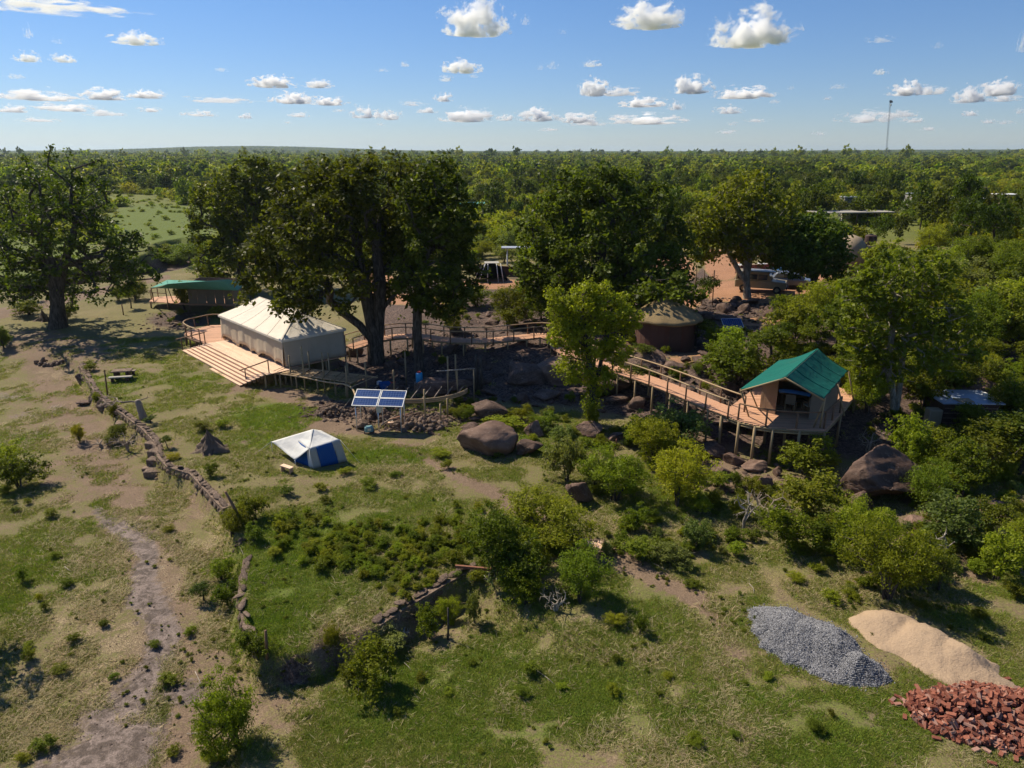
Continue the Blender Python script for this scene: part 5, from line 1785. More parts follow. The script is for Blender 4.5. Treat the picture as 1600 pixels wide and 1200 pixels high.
# handrails down both ends of the steps
def stair_rail(p_top, p_bot, h=0.92):
    for q in (p_top, p_bot):
        mb = MB(); mb.tube([q - TA - Vector((0, 0, 0.1)), q - TA + Vector((0, 0, h))], 0.045, 6); mb.build('post', M['pole_dark'], deck, True)
    ext = (p_bot - p_top) * 0.22
    mb = MB(); mb.tube([p_top - TA - ext * 0.15 + Vector((0, 0, h)), p_bot + ext - TA + Vector((0, 0, h))], 0.045, 6); mb.build('handrail', M['pole_dark'], deck, True)
stair_rail(AO(a1 - 0.1, o_plat - 0.3, ZD), AO(b1 - 0.15, o_bot - 0.55, ZD - rise * 5))
stair_rail(AO(a0 - 0.1, o_plat - 0.1, ZD), AO(b0 + 0.1, o_bot - 0.35, ZD - rise * 5))

# ------------------------------------------------------------------ marquee tent
ten = empty('marquee_tent', TA, 0, 'large beige canvas marquee tent with hipped roof on the new timber deck', 'tent')
LA = (TB - TA).length; LW = (TC - TB).dot(W_)
HE = 2.05; HR = 3.55
def TP(a, w, z):
    """tent frame: a along the steps side, w into the deck, z above it"""
    return U * a + W_ * w + Vector((0, 0, z))
def wall_panel(a, b, z0f, z1, n, m, name, mat, fold=0.05, seed=1, scallop=None, out=None):
    """hanging canvas between two plan points with folds; z0f gives the lower edge"""
    r = np.random.default_rng(seed); ph = r.random(4) * 6
    d = (b - a); L = d.length; d = d / L; nr = out
    vs = []; fs = []
    for i in range(n + 1):
        t = i / n; s = t * L
        z0 = z0f(t)
        for j in range(m + 1):
            v = j / m
            f = fold * (1 - v) ** 0.7 * (math.sin(s * 4.2 + ph[0]) * 0.6 + math.sin(s * 9.1 + ph[1] + v) * 0.3 + math.sin(s * 1.7 + ph[2]) * 0.8)
            p = a + d * s + nr * (f + 0.12 * (1 - v)); z = z0 + (z1 - z0) * v
            vs.append((p.x, p.y, z))
    for i in range(n):
        for j in range(m):
            q = i * (m + 1) + j; fs.append((q, q + m + 1, q + m + 2, q + 1))
    mb = MB(); mb.add(vs, fs)
    o = mb.build(name, M[mat], ten, True)
    sd_ = o.modifiers.new('thickness', 'SOLIDIFY'); sd_.thickness = 0.012
    return o
def lowedge(t):
    # rolled up bays leave low dark arches
    c = [(0.10, 0.09), (0.225, 0.04), (0.40, 0.10), (0.555, 0.045), (0.75, 0.11), (0.93, 0.06)]
    z = 0.06
    for m_, w in c:
        u = abs(t - m_) / w
        if u < 1: z = max(z, 0.06 + 0.40 * math.sqrt(1 - u * u) * min(w / 0.09, 1))
    return z
wall_panel(TP(0, 0, 0), TP(LA, 0, 0), lowedge, HE, 90, 6, 'wall', 'canvas', 0.05, 1, out=N_)
wall_panel(TP(LA, 0, 0), TP(LA, LW, 0), lambda t: 0.03, HE, 34, 6, 'wall', 'canvas', 0.035, 2, out=U)
wall_panel(TP(0, 0, 0), TP(0, LW, 0), lambda t: 0.03, HE, 34, 6, 'wall', 'canvas', 0.035, 3, out=-U)
wall_panel(TP(0, LW, 0), TP(LA, LW, 0), lambda t: 0.03, HE, 60, 6, 'wall', 'canvas', 0.035, 4, out=W_)
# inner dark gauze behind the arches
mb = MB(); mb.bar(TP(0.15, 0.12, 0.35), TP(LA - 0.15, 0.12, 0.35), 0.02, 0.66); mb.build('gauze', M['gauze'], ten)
ov = 0.14
ri0, ri1 = LW / 2 * 0.95, LA - LW / 2 * 0.95
def roof_face(pts, name, n=14, sagk=0.10):
    """one roof slope, sagging between its poles; pts = eave a, eave b, ridge b, ridge a"""
    a, b, c, d = [Vector(p) for p in pts]
    vs = []; fs = []
    for i in range(n + 1):
        t = i / n
        lo = a.lerp(b, t); hi = d.lerp(c, t)
        for j in range(n + 1):
            v = j / n
            p = lo.lerp(hi, v)
            p.z -= sagk * math.sin(math.pi * v) * (0.55 + 0.45 * abs(math.sin(t * math.pi * 4)))
            vs.append(p)
    for i in range(n):
        for j in range(n):
            q = i * (n + 1) + j; fs.append((q, q + n + 1, q + n + 2, q + 1))
    mb = MB(); mb.add(vs, fs)
    o = mb.build(name, M['canvas_roof'], ten, True)
    s = o.modifiers.new('thickness', 'SOLIDIFY'); s.thickness = 0.014
E0, E1, E2, E3 = TP(-ov, -ov, HE), TP(LA + ov, -ov, HE), TP(LA + ov, LW + ov, HE), TP(-ov, LW + ov, HE)
K0, K1 = TP(ri0, LW / 2, HR), TP(ri1, LW / 2, HR)
roof_face((E0, E1, K1, K0), 'roof_panel', 32)
roof_face((E3, E2, K1, K0), 'roof_panel', 32)
roof_face((E1, E2, K1 + Vector((0, 0, 0.001)), K1), 'roof_panel', 14)
roof_face((E3, E0, K0 + Vector((0, 0, 0.001)), K0), 'roof_panel', 14)
for a, b in ((E1, K1), (E0, K0), (E2, K1), (E3, K0), (K0, K1)):
    mb = MB(); n = 8
    mb.tube([a.lerp(b, i / n) + Vector((0, 0, 0.02 - 0.10 * math.sin(math.pi * i / n) * (0.75 if a is not K0 else 0))) for i in range(n + 1)], 0.02, 5); mb.build('seam', M['canvas_roof'], ten, True)
for k in range(1, 5):
    t = k / 5
    lo = E0.lerp(E1, t); hi = K0.lerp(K1, t)
    mb = MB(); mb.tube([lo.lerp(hi, i / 6) + Vector((0, 0, 0.015 - 0.10 * math.sin(math.pi * i / 6) * (0.55 + 0.45 * abs(math.sin(t * math.pi * 4))))) for i in range(7)], 0.010, 4); mb.build('seam', M['canvas_roof'], ten, True)
for i, (a, b) in enumerate(((E0, E1), (E1, E2), (E2, E3), (E3, E0))):
    mb = MB(); mb.bar(a - Vector((0, 0, 0.07)), b - Vector((0, 0, 0.07)), 0.02, 0.15); mb.build('valance', M['canvas_roof'], ten)
for a, w in ((0.05, 0.05), (LA - 0.05, 0.05), (LA - 0.05, LW - 0.05), (0.05, LW - 0.05), (LA / 3, 0.05), (2 * LA / 3, 0.05)):
    mb = MB(); mb.tube([TP(a, w, 0), TP(a, w, HE - 0.05)], 0.04, 6); mb.build('pole', M['pole'], ten, True)
tb = TA + TP(LA / 2, LW / 2, 0); TAKEN.append((tb.x, tb.y, 7.5))
for a in np.linspace(0.2, LA, 5):                # tent platform behind the wall line
    q = TA + TP(a, LW, 0); g = hz(q.x, q.y)
mb = MB(); q = TP(LA / 2, LW / 2, -0.06); mb.box(q, (LA + 0.3, LW + 0.3, 0.07), rz=rzU); mb.build('floor', M['plank_red'], deck)
for a in (LA * 0.5, LA):
    for w in (LW * 0.33, LW * 0.66, LW):
        q = TA + TP(a, w, 0); g = hz(q.x, q.y)
        mb = MB(); mb.tube([Vector((q.x, q.y, g - 0.2)) - TA, Vector((q.x, q.y, ZD - 0.09)) - TA], 0.07, 6); mb.build('stilt', M['pole'], deck, True)

# ------------------------------------------------------------------ unfinished pole frame and round platform
zf = 1.0
fr = empty('deck_frame', Pz(445, 580, zf), 0, 'unfinished deck frame of bare poles without boards beside the marquee', 'deck frame')
fo = fr.location.copy()
def V(px, py, z): return Pz(px, py, z)
def tube_o(name, pts, rad, mat, e, o):
    mb = MB(); mb.tube([Vector(p) - o for p in pts], rad, 6); return mb.build(name, M[mat], e, True)
front = smooth_path([V(428, 583, zf), V(470, 589, zf), V(510, 597, zf), V(540, 601, zf), V(552, 610, zf), V(557, 626, zf)], 5)
back = smooth_path([V(452, 573, zf), V(500, 579, zf), V(545, 585, zf), V(590, 590, zf)], 5)
tube_o('beam', front, 0.06, 'rail', fr, fo); tube_o('beam', back, 0.06, 'rail', fr, fo)
for t in np.linspace(0.12, 0.88, 7):
    a, b = V(428 + t * 26, 583 - t * 10, zf), V(545 + t * 40, 601 - t * 13, zf)
    tube_o('joist', [a + Vector((0, 0, 0.07)), b + Vector((0, 0, 0.07))], 0.045, 'rail', fr, fo)
for k in range(11):
    i = k / 10
    a = front[int(i * (len(front) - 7))]; b = back[int(i * (len(back) - 1))]
    tube_o('joist', [a + Vector((0, 0, 0.15)), b + Vector((0, 0, 0.15))], 0.032, 'pole', fr, fo)
for px, py, up in [(454, 583, 1.3), (475, 588, 2.2), (484, 578, 1.4), (506, 592, 1.9), (523, 597, 0.5), (542, 600, 1.3), (544, 588, 1.0), (437, 584, 0), (462, 586, 0), (495, 590, 0), (560, 618, 0), (572, 592, 1.2), (540, 600, 0.3), (515, 583, 1.5)]:
    p = V(px, py, zf); g = hz(p.x, p.y)
    tube_o('post', [Vector((p.x, p.y, g - 0.3)), Vector((p.x, p.y, zf + up))], 0.062, 'pole', fr, fo)
rp = empty('deck_frame', V(650, 606, 1.0), 0, 'unfinished round platform frame of curved poles behind the solar panels', 'deck frame')
ro = rp.location.copy()
c1 = V(650, 604, 1.0)
rim = [Vector((c1.x + 3.6 * math.cos(a), c1.y + 2.9 * math.sin(a), 1.0)) for a in np.linspace(R(-135), R(-15), 20)]
for dz, rr in ((0, 0.055), (0.11, 0.04), (-0.11, 0.045)):
    tube_o('beam', [p + Vector((0, 0, dz)) for p in rim], rr, 'rail', rp, ro)
for t in np.linspace(-0.8, 0.8, 9):
    x = c1.x + 3.6 * t; hy_ = 2.9 * math.sqrt(1 - t * t)
    tube_o('joist', [Vector((x, c1.y - hy_ * 0.98, 1.06)), Vector((x + 0.3, c1.y - hy_ * 0.1, 1.06))], 0.04, 'grey_wood', rp, ro)
for px, py, up, z in [(664, 640, 1.3, 1.0), (616, 605, 1.2, 1.0), (634, 580, 1.4, 1.1), (699, 632, 0.4, 1.0), (600, 628, 0.2, 1.0), (628, 637, 0.1, 1.0), (700, 585, 1.3, 1.4), (712, 582, 1.3, 1.4), (688, 636, 0.2, 1.0)]:
    p = V(px, py, z); g = hz(p.x, p.y)
    tube_o('post', [Vector((p.x, p.y, min(g, z) - 0.3)), Vector((p.x, p.y, z + up))], 0.062, 'pole', rp, ro)
tr_ = empty('pole_trestle', V(735, 578, 1.6), 0, 'low trestle of a pale pole on forked posts standing on the dark rocks', 'trestle')
to = tr_.location.copy()
tube_o('rail', [V(682, 580, 2.3), V(742, 576, 2.3)], 0.045, 'deadwood', tr_, to)
for px, py in ((699, 579), (740, 577), (714, 578)):
    p = V(px, py, 2.3); g = hz(p.x, p.y); tube_o('leg', [Vector((p.x, p.y, g - 0.2)), p], 0.045, 'pole', tr_, to)
stp = [(744, 598, 2.6), (751, 599, 2.5)]
for i, (px, py, h) in enumerate(stp):
    g = G(px, py + 12); mb = MB(); mb.tube([(0, 0, -0.2), (0.05, 0, h * 0.5), (0.02, 0, h)], [0.16, 0.12, 0.09], 7)
    o = mb.build('tree_stump', M['bark'], None, True, loc=g); tag(o, ['tall dead tree stem standing on the dark rocks, left one of two', 'tall dead tree stem standing on the dark rocks, right one of two'][i], 'tree stump', 'dead stems on the rocks')

# ------------------------------------------------------------------ walkways
walkway('long curved timber walkway with pole handrails crossing the rocky slope behind the trees', [V(546, 543, 1.5), V(600, 528, 1.8), V(650, 525, 1.95), V(700, 531, 1.95), V(760, 532, 1.95), V(812, 527, 2.0), V(848, 524, 2.05), V(868, 530, 2.05)], 1.35, seed=2, h=0.85)
walkway('timber walkway on stilts sloping down from the curved walkway to the green roofed tent', [V(868, 530, 2.05), V(880, 546, 2.05), V(915, 562, 2.05), V(960, 576, 2.1), V(1010, 592, 2.1), V(1060, 611, 2.1), V(1110, 632, 2.1), V(1150, 647, 2.1)], 1.35, seed=3, h=0.9)

# ------------------------------------------------------------------ green roofed tent on its deck
ZG = 2.1
gdx = [(1128, 646), (1155, 657.5), (1180, 664), (1208, 668), (1250, 671), (1289, 672), (1314, 645), (1337, 615), (1300, 601), (1240, 590), (1180, 606), (1160, 622)]
gpoly = [tuple(V(a, b, ZG)[:2]) for a, b in gdx]
gd = empty('timber_deck', V(1230, 650, ZG), 0, 'raised timber deck on tall stilts under the green canvas roof', 'deck')
go_ = gd.location.copy()
m_ = MB(); runs = boards_poly(m_, gpoly, ZG, 0.045, 0.13, 0.012, (1, -0.1), rd, 0.05)
for t, s0, s1 in runs:
    d = Vector((1, -0.1)).normalized(); n = Vector((-d.y, d.x)); c = d * ((s0 + s1) / 2) + n * t
    m2 = MB(); m2.box((0, 0, 0), (s1 - s0, 0.13, 0.045)); b = m2.build('plank', M['plank_red'], gd); b.location = (c.x - go_.x, c.y - go_.y, -0.022 + rd.random() * .008); b.rotation_euler = (0, 0, math.atan2(d.y, d.x))
deck_edge(gd, gpoly, go_, ZG)
deck_edge(gd, [(gpoly[i][0] * 0.985 + 0.015 * go_.x, gpoly[i][1] * 0.985 + 0.015 * go_.y) for i in range(8)], go_, ZG - 0.14)
railing(gd, smooth_path([V(a, b, ZG) for a, b in [(1153, 656), (1180, 663), (1208, 667.5), (1250, 670.5), (1286, 671)]], 3) + [V(1312, 645, ZG)], 0.92, o=go_, spacing=1.55, rail='pole_dark')
for a, b in gdx[:8] + [(1230, 650), (1270, 640), (1200, 640), (1285, 620), (1222, 620)]:
    p = V(a, b, ZG); g = hz(p.x, p.y); tube_o('stilt', [Vector((p.x, p.y, g - 0.3)), Vector((p.x, p.y, ZG - 0.05))], 0.08, 'pole', gd, go_)
gt = empty('safari_tent', V(1240, 630, ZG), 0, 'open fronted safari tent with a dark green canvas roof on a stilt deck', 'tent')
gto = gt.location.copy()
AF, AB_ = V(1227.5, 588.5, ZG + 3.0), V(1278, 544.5, ZG + 3.0)
RF, RB = V(1289, 623, ZG + 1.75), V(1326, 580, ZG + 1.75)
LF = V(1157, 608, ZG + 1.75); LB = LF + (AB_ - AF) * 1.0 + Vector((0.2, 0.1, 0))
def fly(a, b, c, d, name, mat, n=12, sag=0.12, sc=0.0):
    vs = []; fs = []
    for i in range(n + 1):
        t = i / n; lo = a.lerp(b, t); hi = d.lerp(c, t)
        for j in range(n + 1):
            v = j / n; p = lo.lerp(hi, v)
            p.z -= sag * math.sin(math.pi * v)
            if sc and j == 0: p = p + (hi - lo) * (sc * abs(math.sin(t * math.pi * 5)))
            vs.append(p - gto)
    for i in range(n):
        for j in range(n):
            q = i * (n + 1) + j; fs.append((q, q + n + 1, q + n + 2, q + 1))
    mb = MB(); mb.add(vs, fs); o = mb.build(name, M[mat], gt, True)
    s = o.modifiers.new('thickness', 'SOLIDIFY'); s.thickness = 0.015
fly(RF, RB, AB_, AF, 'roof_panel', 'green_canvas', 20, 0.10, 0.035)
fly(LF, LB, AB_, AF, 'roof_panel', 'green_canvas', 20, 0.14, 0.0)
for (ea, eb), sg in (((RF, RB), 0.10), ((LF, LB), 0.14)):
    for t in (0.0, 0.25, 0.5, 0.75, 1.0):
        lo = ea.lerp(eb, t); hi = AF.lerp(AB_, t)
        mb = MB(); mb.tube([lo.lerp(hi, v / 8) - gto + Vector((0, 0, 0.012 - sg * math.sin(math.pi * v / 8))) for v in range(9)], 0.011, 4); mb.build('seam', M['green_canvas'], gt, True)
ax_ = (AB_ - AF).normalized()
for a, b in ((AF, AB_),): tube_o('ridge_pole', [a - Vector((0, 0, 0.06)), b - Vector((0, 0, 0.06))], 0.05, 'pole', gt, gto)
for a, b in ((AF, RF), (AF, LF)): tube_o('rafter', [a - Vector((0, 0, 0.08)), b - Vector((0, 0, 0.10))], 0.045, 'pole', gt, gto)
for top, foot in ((LF, V(1170, 651, ZG)), (V(1172, 609, ZG + 1.75), V(1184, 638, ZG)), (RF, V(1271, 668, ZG)), (RF.lerp(RB, 0.5), RF.lerp(RB, 0.5) + Vector((0.5, -0.3, -1.75))), (RB, RB + Vector((0.5, -0.1, -1.75))), (RF, RF + Vector((0.1, 0.3, -1.75)))):
    tube_o('pole', [foot, top], 0.045, 'pole', gt, gto)
# inner tent room set back from the front
sb = 0.33
ib = AB_ - AF
def IP(s, w, z):    # s along ridge 0..1, w -1 (left) .. 1 (right)
    ctr = AF.lerp(AB_, s); e = (RF.lerp(RB, s) if w > 0 else LF.lerp(LB, s)); e2 = ctr.lerp(e, abs(w) * 0.86)
    return Vector((e2.x, e2.y, ZG + z))
def quad(name, pts, mat):
    mb = MB(); mb.add([p - gto for p in pts], [tuple(range(len(pts)))]); o = mb.build(name, M[mat], gt)
    s = o.modifiers.new('thickness', 'SOLIDIFY'); s.thickness = 0.02; return o
quad('wall', [IP(sb, -0.9, 0), IP(sb, -0.45, 0), IP(sb, -0.45, 2.2), IP(sb, -0.9, 1.75)], 'tan_cloth')
quad('wall', [IP(sb, 0.55, 0), IP(sb, 0.95, 0), IP(sb, 0.95, 1.7), IP(sb, 0.55, 2.1)], 'canvas_dark')
quad('gable', [IP(sb, -0.45, 2.0), IP(sb, 0.55, 2.0), IP(sb, 0.0, 2.72)], 'tan_cloth')
quad('wall', [IP(sb, 0.95, 0), IP(0.97, 0.95, 0), IP(0.97, 0.95, 1.7), IP(sb, 0.95, 1.7)], 'canvas_dark')
quad('wall', [IP(sb, -0.9, 0), IP(0.97, -0.9, 0), IP(0.97, -0.9, 1.7), IP(sb, -0.9, 1.7)], 'tan_cloth')
quad('wall', [IP(0.97, -0.9, 0), IP(0.97, 0.95, 0), IP(0.97, 0.95, 1.7), IP(0.97, 0, 2.8), IP(0.97, -0.9, 1.7)], 'canvas_dark')
tube_o('rolled_flap', [IP(sb - 0.02, -0.38, 1.5), IP(sb - 0.02, 0.0, 1.62), IP(sb - 0.02, 0.5, 1.45)], 0.12, 'blue_cloth', gt, gto)
tb = AF.lerp(AB_, 0.5); TAKEN.append((tb.x, tb.y, 5))
# furniture on the deck
def table(px, py, z, label, w=1.0, d=0.6, h=0.72, mat='plank', rz=0.2):
    p = V(px, py, z); e = empty('table', p, rz, label, 'table')
    mb = MB(); mb.box((0, 0, h), (w, d, 0.05)); mb.build('tabletop', M[mat], e)
    for sx in (-1, 1):
        for sy in (-1, 1):
            mb = MB(); mb.box((sx * (w / 2 - 0.06), sy * (d / 2 - 0.06), h / 2), (0.06, 0.06, h)); mb.build('leg', M['pole_dark'], e)
    return e
def camp_chair(px, py, z, label, rz, mat='canvas_dark', group='camp chairs in the open tent'):
    p = V(px, py, z); e = empty('camp_chair', p, rz, label, 'chair', group)
    mb = MB(); mb.box((0, 0, 0.42), (0.5, 0.48, 0.06)); mb.build('seat', M[mat], e)
    mb = MB(); mb.box((0, 0.24, 0.72), (0.5, 0.05, 0.5)); mb.build('backrest', M[mat], e)
    for sx in (-1, 1):
        for sy in (-1, 1):
            mb = MB(); mb.bar((sx * 0.24, sy * 0.22, 0), (sx * 0.24, sy * 0.22, 0.62 if sy < 0 else 0.95), 0.035); mb.build('leg', M['pole'], e)
        mb = MB(); mb.box((sx * 0.26, 0, 0.63), (0.05, 0.5, 0.03)); mb.build('armrest', M['pole'], e)
    return e
camp_chair(1233, 640, ZG, 'canvas camp chair on the shaded side of the open green roofed tent, left one', 2.8)
camp_chair(1264, 644, ZG, 'canvas camp chair in the open green roofed tent, right one', 3.4, 'grey_cloth')
table(1247, 641, ZG, 'small dark table between the two camp chairs inside the green roofed tent', 0.7, 0.5, 0.6, 'dark_brown')
table(1226, 634, ZG, 'small wooden side table at the entrance of the green roofed tent', 0.45, 0.4, 0.75, 'plank_red', 0.5)

# ------------------------------------------------------------------ far green tent
zt = hz(*Pz(300, 478, 0.2)[:2]) + 0.75
ft = empty('safari_tent', V(310, 476, zt), 0, 'faded turquoise green canvas tent with grey walls beside the dirt track', 'tent')
fto = ft.location.copy()
def fq(name, pts, mat, n=8, sag=0.1):
    a, b, c, d = pts; vs = []; fs = []
    for i in range(n + 1):
        t = i / n
        for j in range(n + 1):
            v = j / n; p = a.lerp(b, t).lerp(d.lerp(c, t), v); p.z -= sag * math.sin(math.pi * v) * (0.6 + 0.4 * abs(math.sin(9 * t)))
            vs.append(p - fto)
    for i in range(n):
        for j in range(n):
            q = i * (n + 1) + j; fs.append((q, q + n + 1, q + n + 2, q + 1))
    mb = MB(); mb.add(vs, fs); o = mb.build(name, M[mat], ft, True); s = o.modifiers.new('thickness', 'SOLIDIFY'); s.thickness = 0.02
e1, e2 = V(236, 450, zt + 2.1), V(371, 454, zt + 2.1)
bk = Vector((-0.5, 4.6, 0))
r1, r2 = V(262, 444, zt + 2.9), V(357, 437, zt + 3.2)
fq('roof_panel', [e1, e2, r2, r1], 'green_faded', 12, 0.18)
fq('roof_panel', [e1 + bk, e2 + bk, r2 + Vector((0, .02, .01)), r1 + Vector((0, .02, .01))], 'green_faded', 12, 0.15)
fq('roof_panel', [e2, e2 + bk, r2 + Vector((.01, 0, 0)), r2], 'green_faded', 8, 0.1)
fq('roof_panel', [e1, e1 + bk, r1, r1 - Vector((.01, 0, 0))], 'green_faded', 8, 0.05)
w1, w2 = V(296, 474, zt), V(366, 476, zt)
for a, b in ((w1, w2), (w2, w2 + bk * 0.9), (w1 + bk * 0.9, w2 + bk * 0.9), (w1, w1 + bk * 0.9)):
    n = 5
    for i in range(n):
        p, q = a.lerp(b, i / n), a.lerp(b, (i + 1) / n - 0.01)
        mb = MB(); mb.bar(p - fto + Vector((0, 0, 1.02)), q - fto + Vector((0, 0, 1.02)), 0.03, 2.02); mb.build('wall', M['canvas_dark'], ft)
fd = empty('timber_deck', V(262, 470, zt - 0.03), 0, 'small reddish timber deck on poles at the open end of the far green tent', 'deck')
fdo = fd.location.copy()
dp = [tuple(V(a, b, zt - 0.03)[:2]) for a, b in [(233, 471), (262, 473), (296, 476), (368, 478), (364, 462), (282, 462), (240, 464)]]
mb = MB(); rn = boards_poly(mb, dp, zt - 0.03, 0.05, 0.19, 0.01, (1, -0.03), rd)
for t, s0, s1 in rn:
    d = Vector((1, -0.03)).normalized(); n = Vector((-d.y, d.x)); c = d * ((s0 + s1) / 2) + n * t
    m2 = MB(); m2.box((0, 0, 0), (s1 - s0, 0.185, 0.05)); b = m2.build('plank', M['plank_red'], fd); b.location = (c.x - fdo.x, c.y - fdo.y, -0.025); b.rotation_euler = (0, 0, math.atan2(d.y, d.x))
railing(fd, [V(a, b, zt) for a, b in [(262, 473), (234, 471), (240, 464), (275, 462)]], 0.95, o=fdo, spacing=1.6, rail='pole_dark')
for a, b in [(235, 471), (262, 473), (296, 476), (330, 477), (366, 477)]:
    p = V(a, b, zt); g = hz(p.x, p.y); tube_o('stilt', [Vector((p.x, p.y, min(g, p.z - .2) - 0.3)), p - Vector((0, 0, 0.06))], 0.08, 'pole_dark', fd, fdo)
for a, b in ((e1, V(240, 470, zt)), (V(258, 450, zt + 2.1), V(262, 472, zt)), (V(262, 449, zt + 2.1), V(270, 470, zt))):
    tube_o('pole', [b, a], 0.05, 'pole_dark', ft, fto)
TAKEN.append((fto.x, fto.y, 8))

# ------------------------------------------------------------------ things on the grass
# solar rack: plan corners from the panel outline
pz0, pz1 = 1.65, 2.25
g0 = hz(-8, 40)
so_ = empty('solar_rack', Vector((-7.9, 40.0, g0)), 0, 'rack of blue solar panels on thin steel legs before the stone heaps', 'solar rack')
oo = so_.location.copy()
A_, B_, C_, D_ = Pz(549, 634, g0 + pz0), Pz(629, 636, g0 + pz0), Pz(636, 611, g0 + pz1), Pz(558, 608, g0 + pz1)
def bil(u, v): return A_.lerp(B_, u).lerp(D_.lerp(C_, u), v)
nrm = (B_ - A_).cross(D_ - A_).normalized()
for i in range(2):
    for j in range(2):
        u0, u1 = (0.0, 0.492) if i == 0 else (0.508, 1.0)
        v0, v1 = (0.0, 0.495) if j == 0 else (0.505, 1.0)
        c = bil((u0 + u1) / 2, (v0 + v1) / 2)
        xd = (bil(u1, (v0 + v1) / 2) - bil(u0, (v0 + v1) / 2)); yd = (bil((u0 + u1) / 2, v1) - bil((u0 + u1) / 2, v0))
        w, h = xd.length, yd.length
        xa = xd.normalized(); ya = (yd - xa * yd.dot(xa)).normalized(); za = xa.cross(ya)
        m = Matrix((xa, ya, za)).transposed().to_4x4(); m.translation = c - oo
        p = empty('solar_panel'); p.parent = so_; p.matrix_local = m
        mb = MB(); mb.box((0, 0, 0), (w - 0.05, h - 0.05, 0.03)); mb.build('cells', M['solar_cell'], p)
        mb = MB()
        mb.box((0, h / 2 - 0.02, 0.006), (w, 0.045, 0.05)).box((0, -h / 2 + 0.02, 0.006), (w, 0.045, 0.05)).box((w / 2 - 0.02, 0, 0.006), (0.045, h - 0.09, 0.05)).box((-w / 2 + 0.02, 0, 0.006), (0.045, h - 0.09, 0.05))
        mb.build('frame', M['white_paint'], p)
for u in (0.06, 0.5, 0.94):
    for v in (0.12, 0.85):
        p = bil(u, v); g = hz(p.x, p.y)
        mb = MB(); mb.tube([Vector((p.x, p.y, g - 0.2)) - oo, p - oo - Vector((0, 0, 0.03))], 0.035, 6); mb.build('leg', M['alu'], so_, True)
    mb = MB(); mb.bar(bil(u, 0.05) - oo - Vector((0, 0, 0.06)), bil(u, 0.95) - oo - Vector((0, 0, 0.06)), 0.05); mb.build('rafter', M['steel_grey'], so_)
p = bil(0.52, 0.2); mb = MB(); mb.box(p - oo - Vector((0, 0.15, 0.35)), (0.28, 0.14, 0.36)); mb.build('control_box', M['tin'], so_)
TAKEN.append((-7.9, 40, 2.5))

# blue and white camping tent
bt_ = empty('camping_tent', G(500, 722), 0, 'blue and white camping tent with a white awning stretched to one side', 'tent')
bo = bt_.location.copy()
gz_ = bo.z
BL, BM, BR, BB = Pz(461, 722, gz_), Pz(490, 732, gz_), Pz(543, 721, gz_), Pz(505, 700, gz_)
def up(p, h): return Vector((p.x, p.y, gz_ + h))
pk = Py(490, 671, (BM.y + BB.y) / 2 + 0.1)
tL, tM, tR = up(BL, 0) , None, None
c0 = (BM + BB) / 2
def inset(p, f, h): q = p.lerp(c0, f); return up(q, h)
M1 = Py(483, 702, BM.y + 0.1); R1 = Py(531, 687, BR.y - 0.05); L1 = Py(452, 700, BL.y + 0.25); B1 = Vector((BB.x, BB.y - 0.1, M1.z + 0.05))
def tq(name, pts, mat, n=10, fold=0.03, sag=0.05, seed=0):
    a, b, c, d = [Vector(p) for p in pts]; vs = []; fs = []
    nn = (b - a).cross(d - a).normalized()
    r = np.random.default_rng(seed); ph = r.random(3) * 6
    for i in range(n + 1):
        for j in range(n + 1):
            t, v = i / n, j / n; p = a.lerp(b, t).lerp(d.lerp(c, t), v)
            p = p + nn * (fold * math.sin(t * 9 + v * 4 + ph[0]) * math.sin(math.pi * v) - sag * math.sin(math.pi * v) * math.sin(math.pi * t))
            vs.append(p - bo)
    for i in range(n):
        for j in range(n):
            q = i * (n + 1) + j; fs.append((q, q + n + 1, q + n + 2, q + 1))
    mb = MB(); mb.add(vs, fs); o = mb.build(name, M[mat], bt_, True); s = o.modifiers.new('thickness', 'SOLIDIFY'); s.thickness = 0.012
    return o
# roof
tq('roof_panel', [M1, R1, pk + Vector((.01, 0, 0)), pk], 'white_cloth', 10, 0.01, 0.06, 1)
tq('roof_panel', [R1, B1, pk + Vector((0, .01, 0)), pk], 'white_cloth', 8, 0.01, 0.05, 2)
Lc = Vector((L1.x + 0.3, L1.y + 0.4, M1.z - 0.02))
tq('roof_panel', [Lc, M1, pk, pk - Vector((.01, 0, 0))], 'white_cloth', 8, 0.01, 0.05, 3)
tq('roof_panel', [B1, Lc, pk, pk + Vector((0, .01, 0))], 'white_cloth', 8, 0.01, 0.05, 4)
# front wall: white, blue, white strips
for k, (t0, t1, mt) in enumerate([(0.0, 0.22, 'grey_cloth'), (0.22, 0.74, 'blue_cloth'), (0.74, 1.0, 'grey_cloth')]):
    tq('wall', [BM.lerp(BR, t0), BM.lerp(BR, t1), M1.lerp(R1, t1), M1.lerp(R1, t0)], mt, 6, 0.015, 0.0, 5 + k)
tq('wall', [BR, BB, B1, R1], 'grey_cloth', 6, 0.015, 0, 9)
tq('wall', [BB, BL, Lc, B1], 'grey_cloth', 6, 0.015, 0, 10)
for k, (t0, t1, mt) in enumerate([(0.0, 0.75, 'blue_cloth'), (0.75, 1.0, 'white_cloth')]):
    tq('wall', [BL.lerp(BM, t0), BL.lerp(BM, t1), Lc.lerp(M1, t1), Lc.lerp(M1, t0)], mt, 6, 0.015, 0, 11 + k)
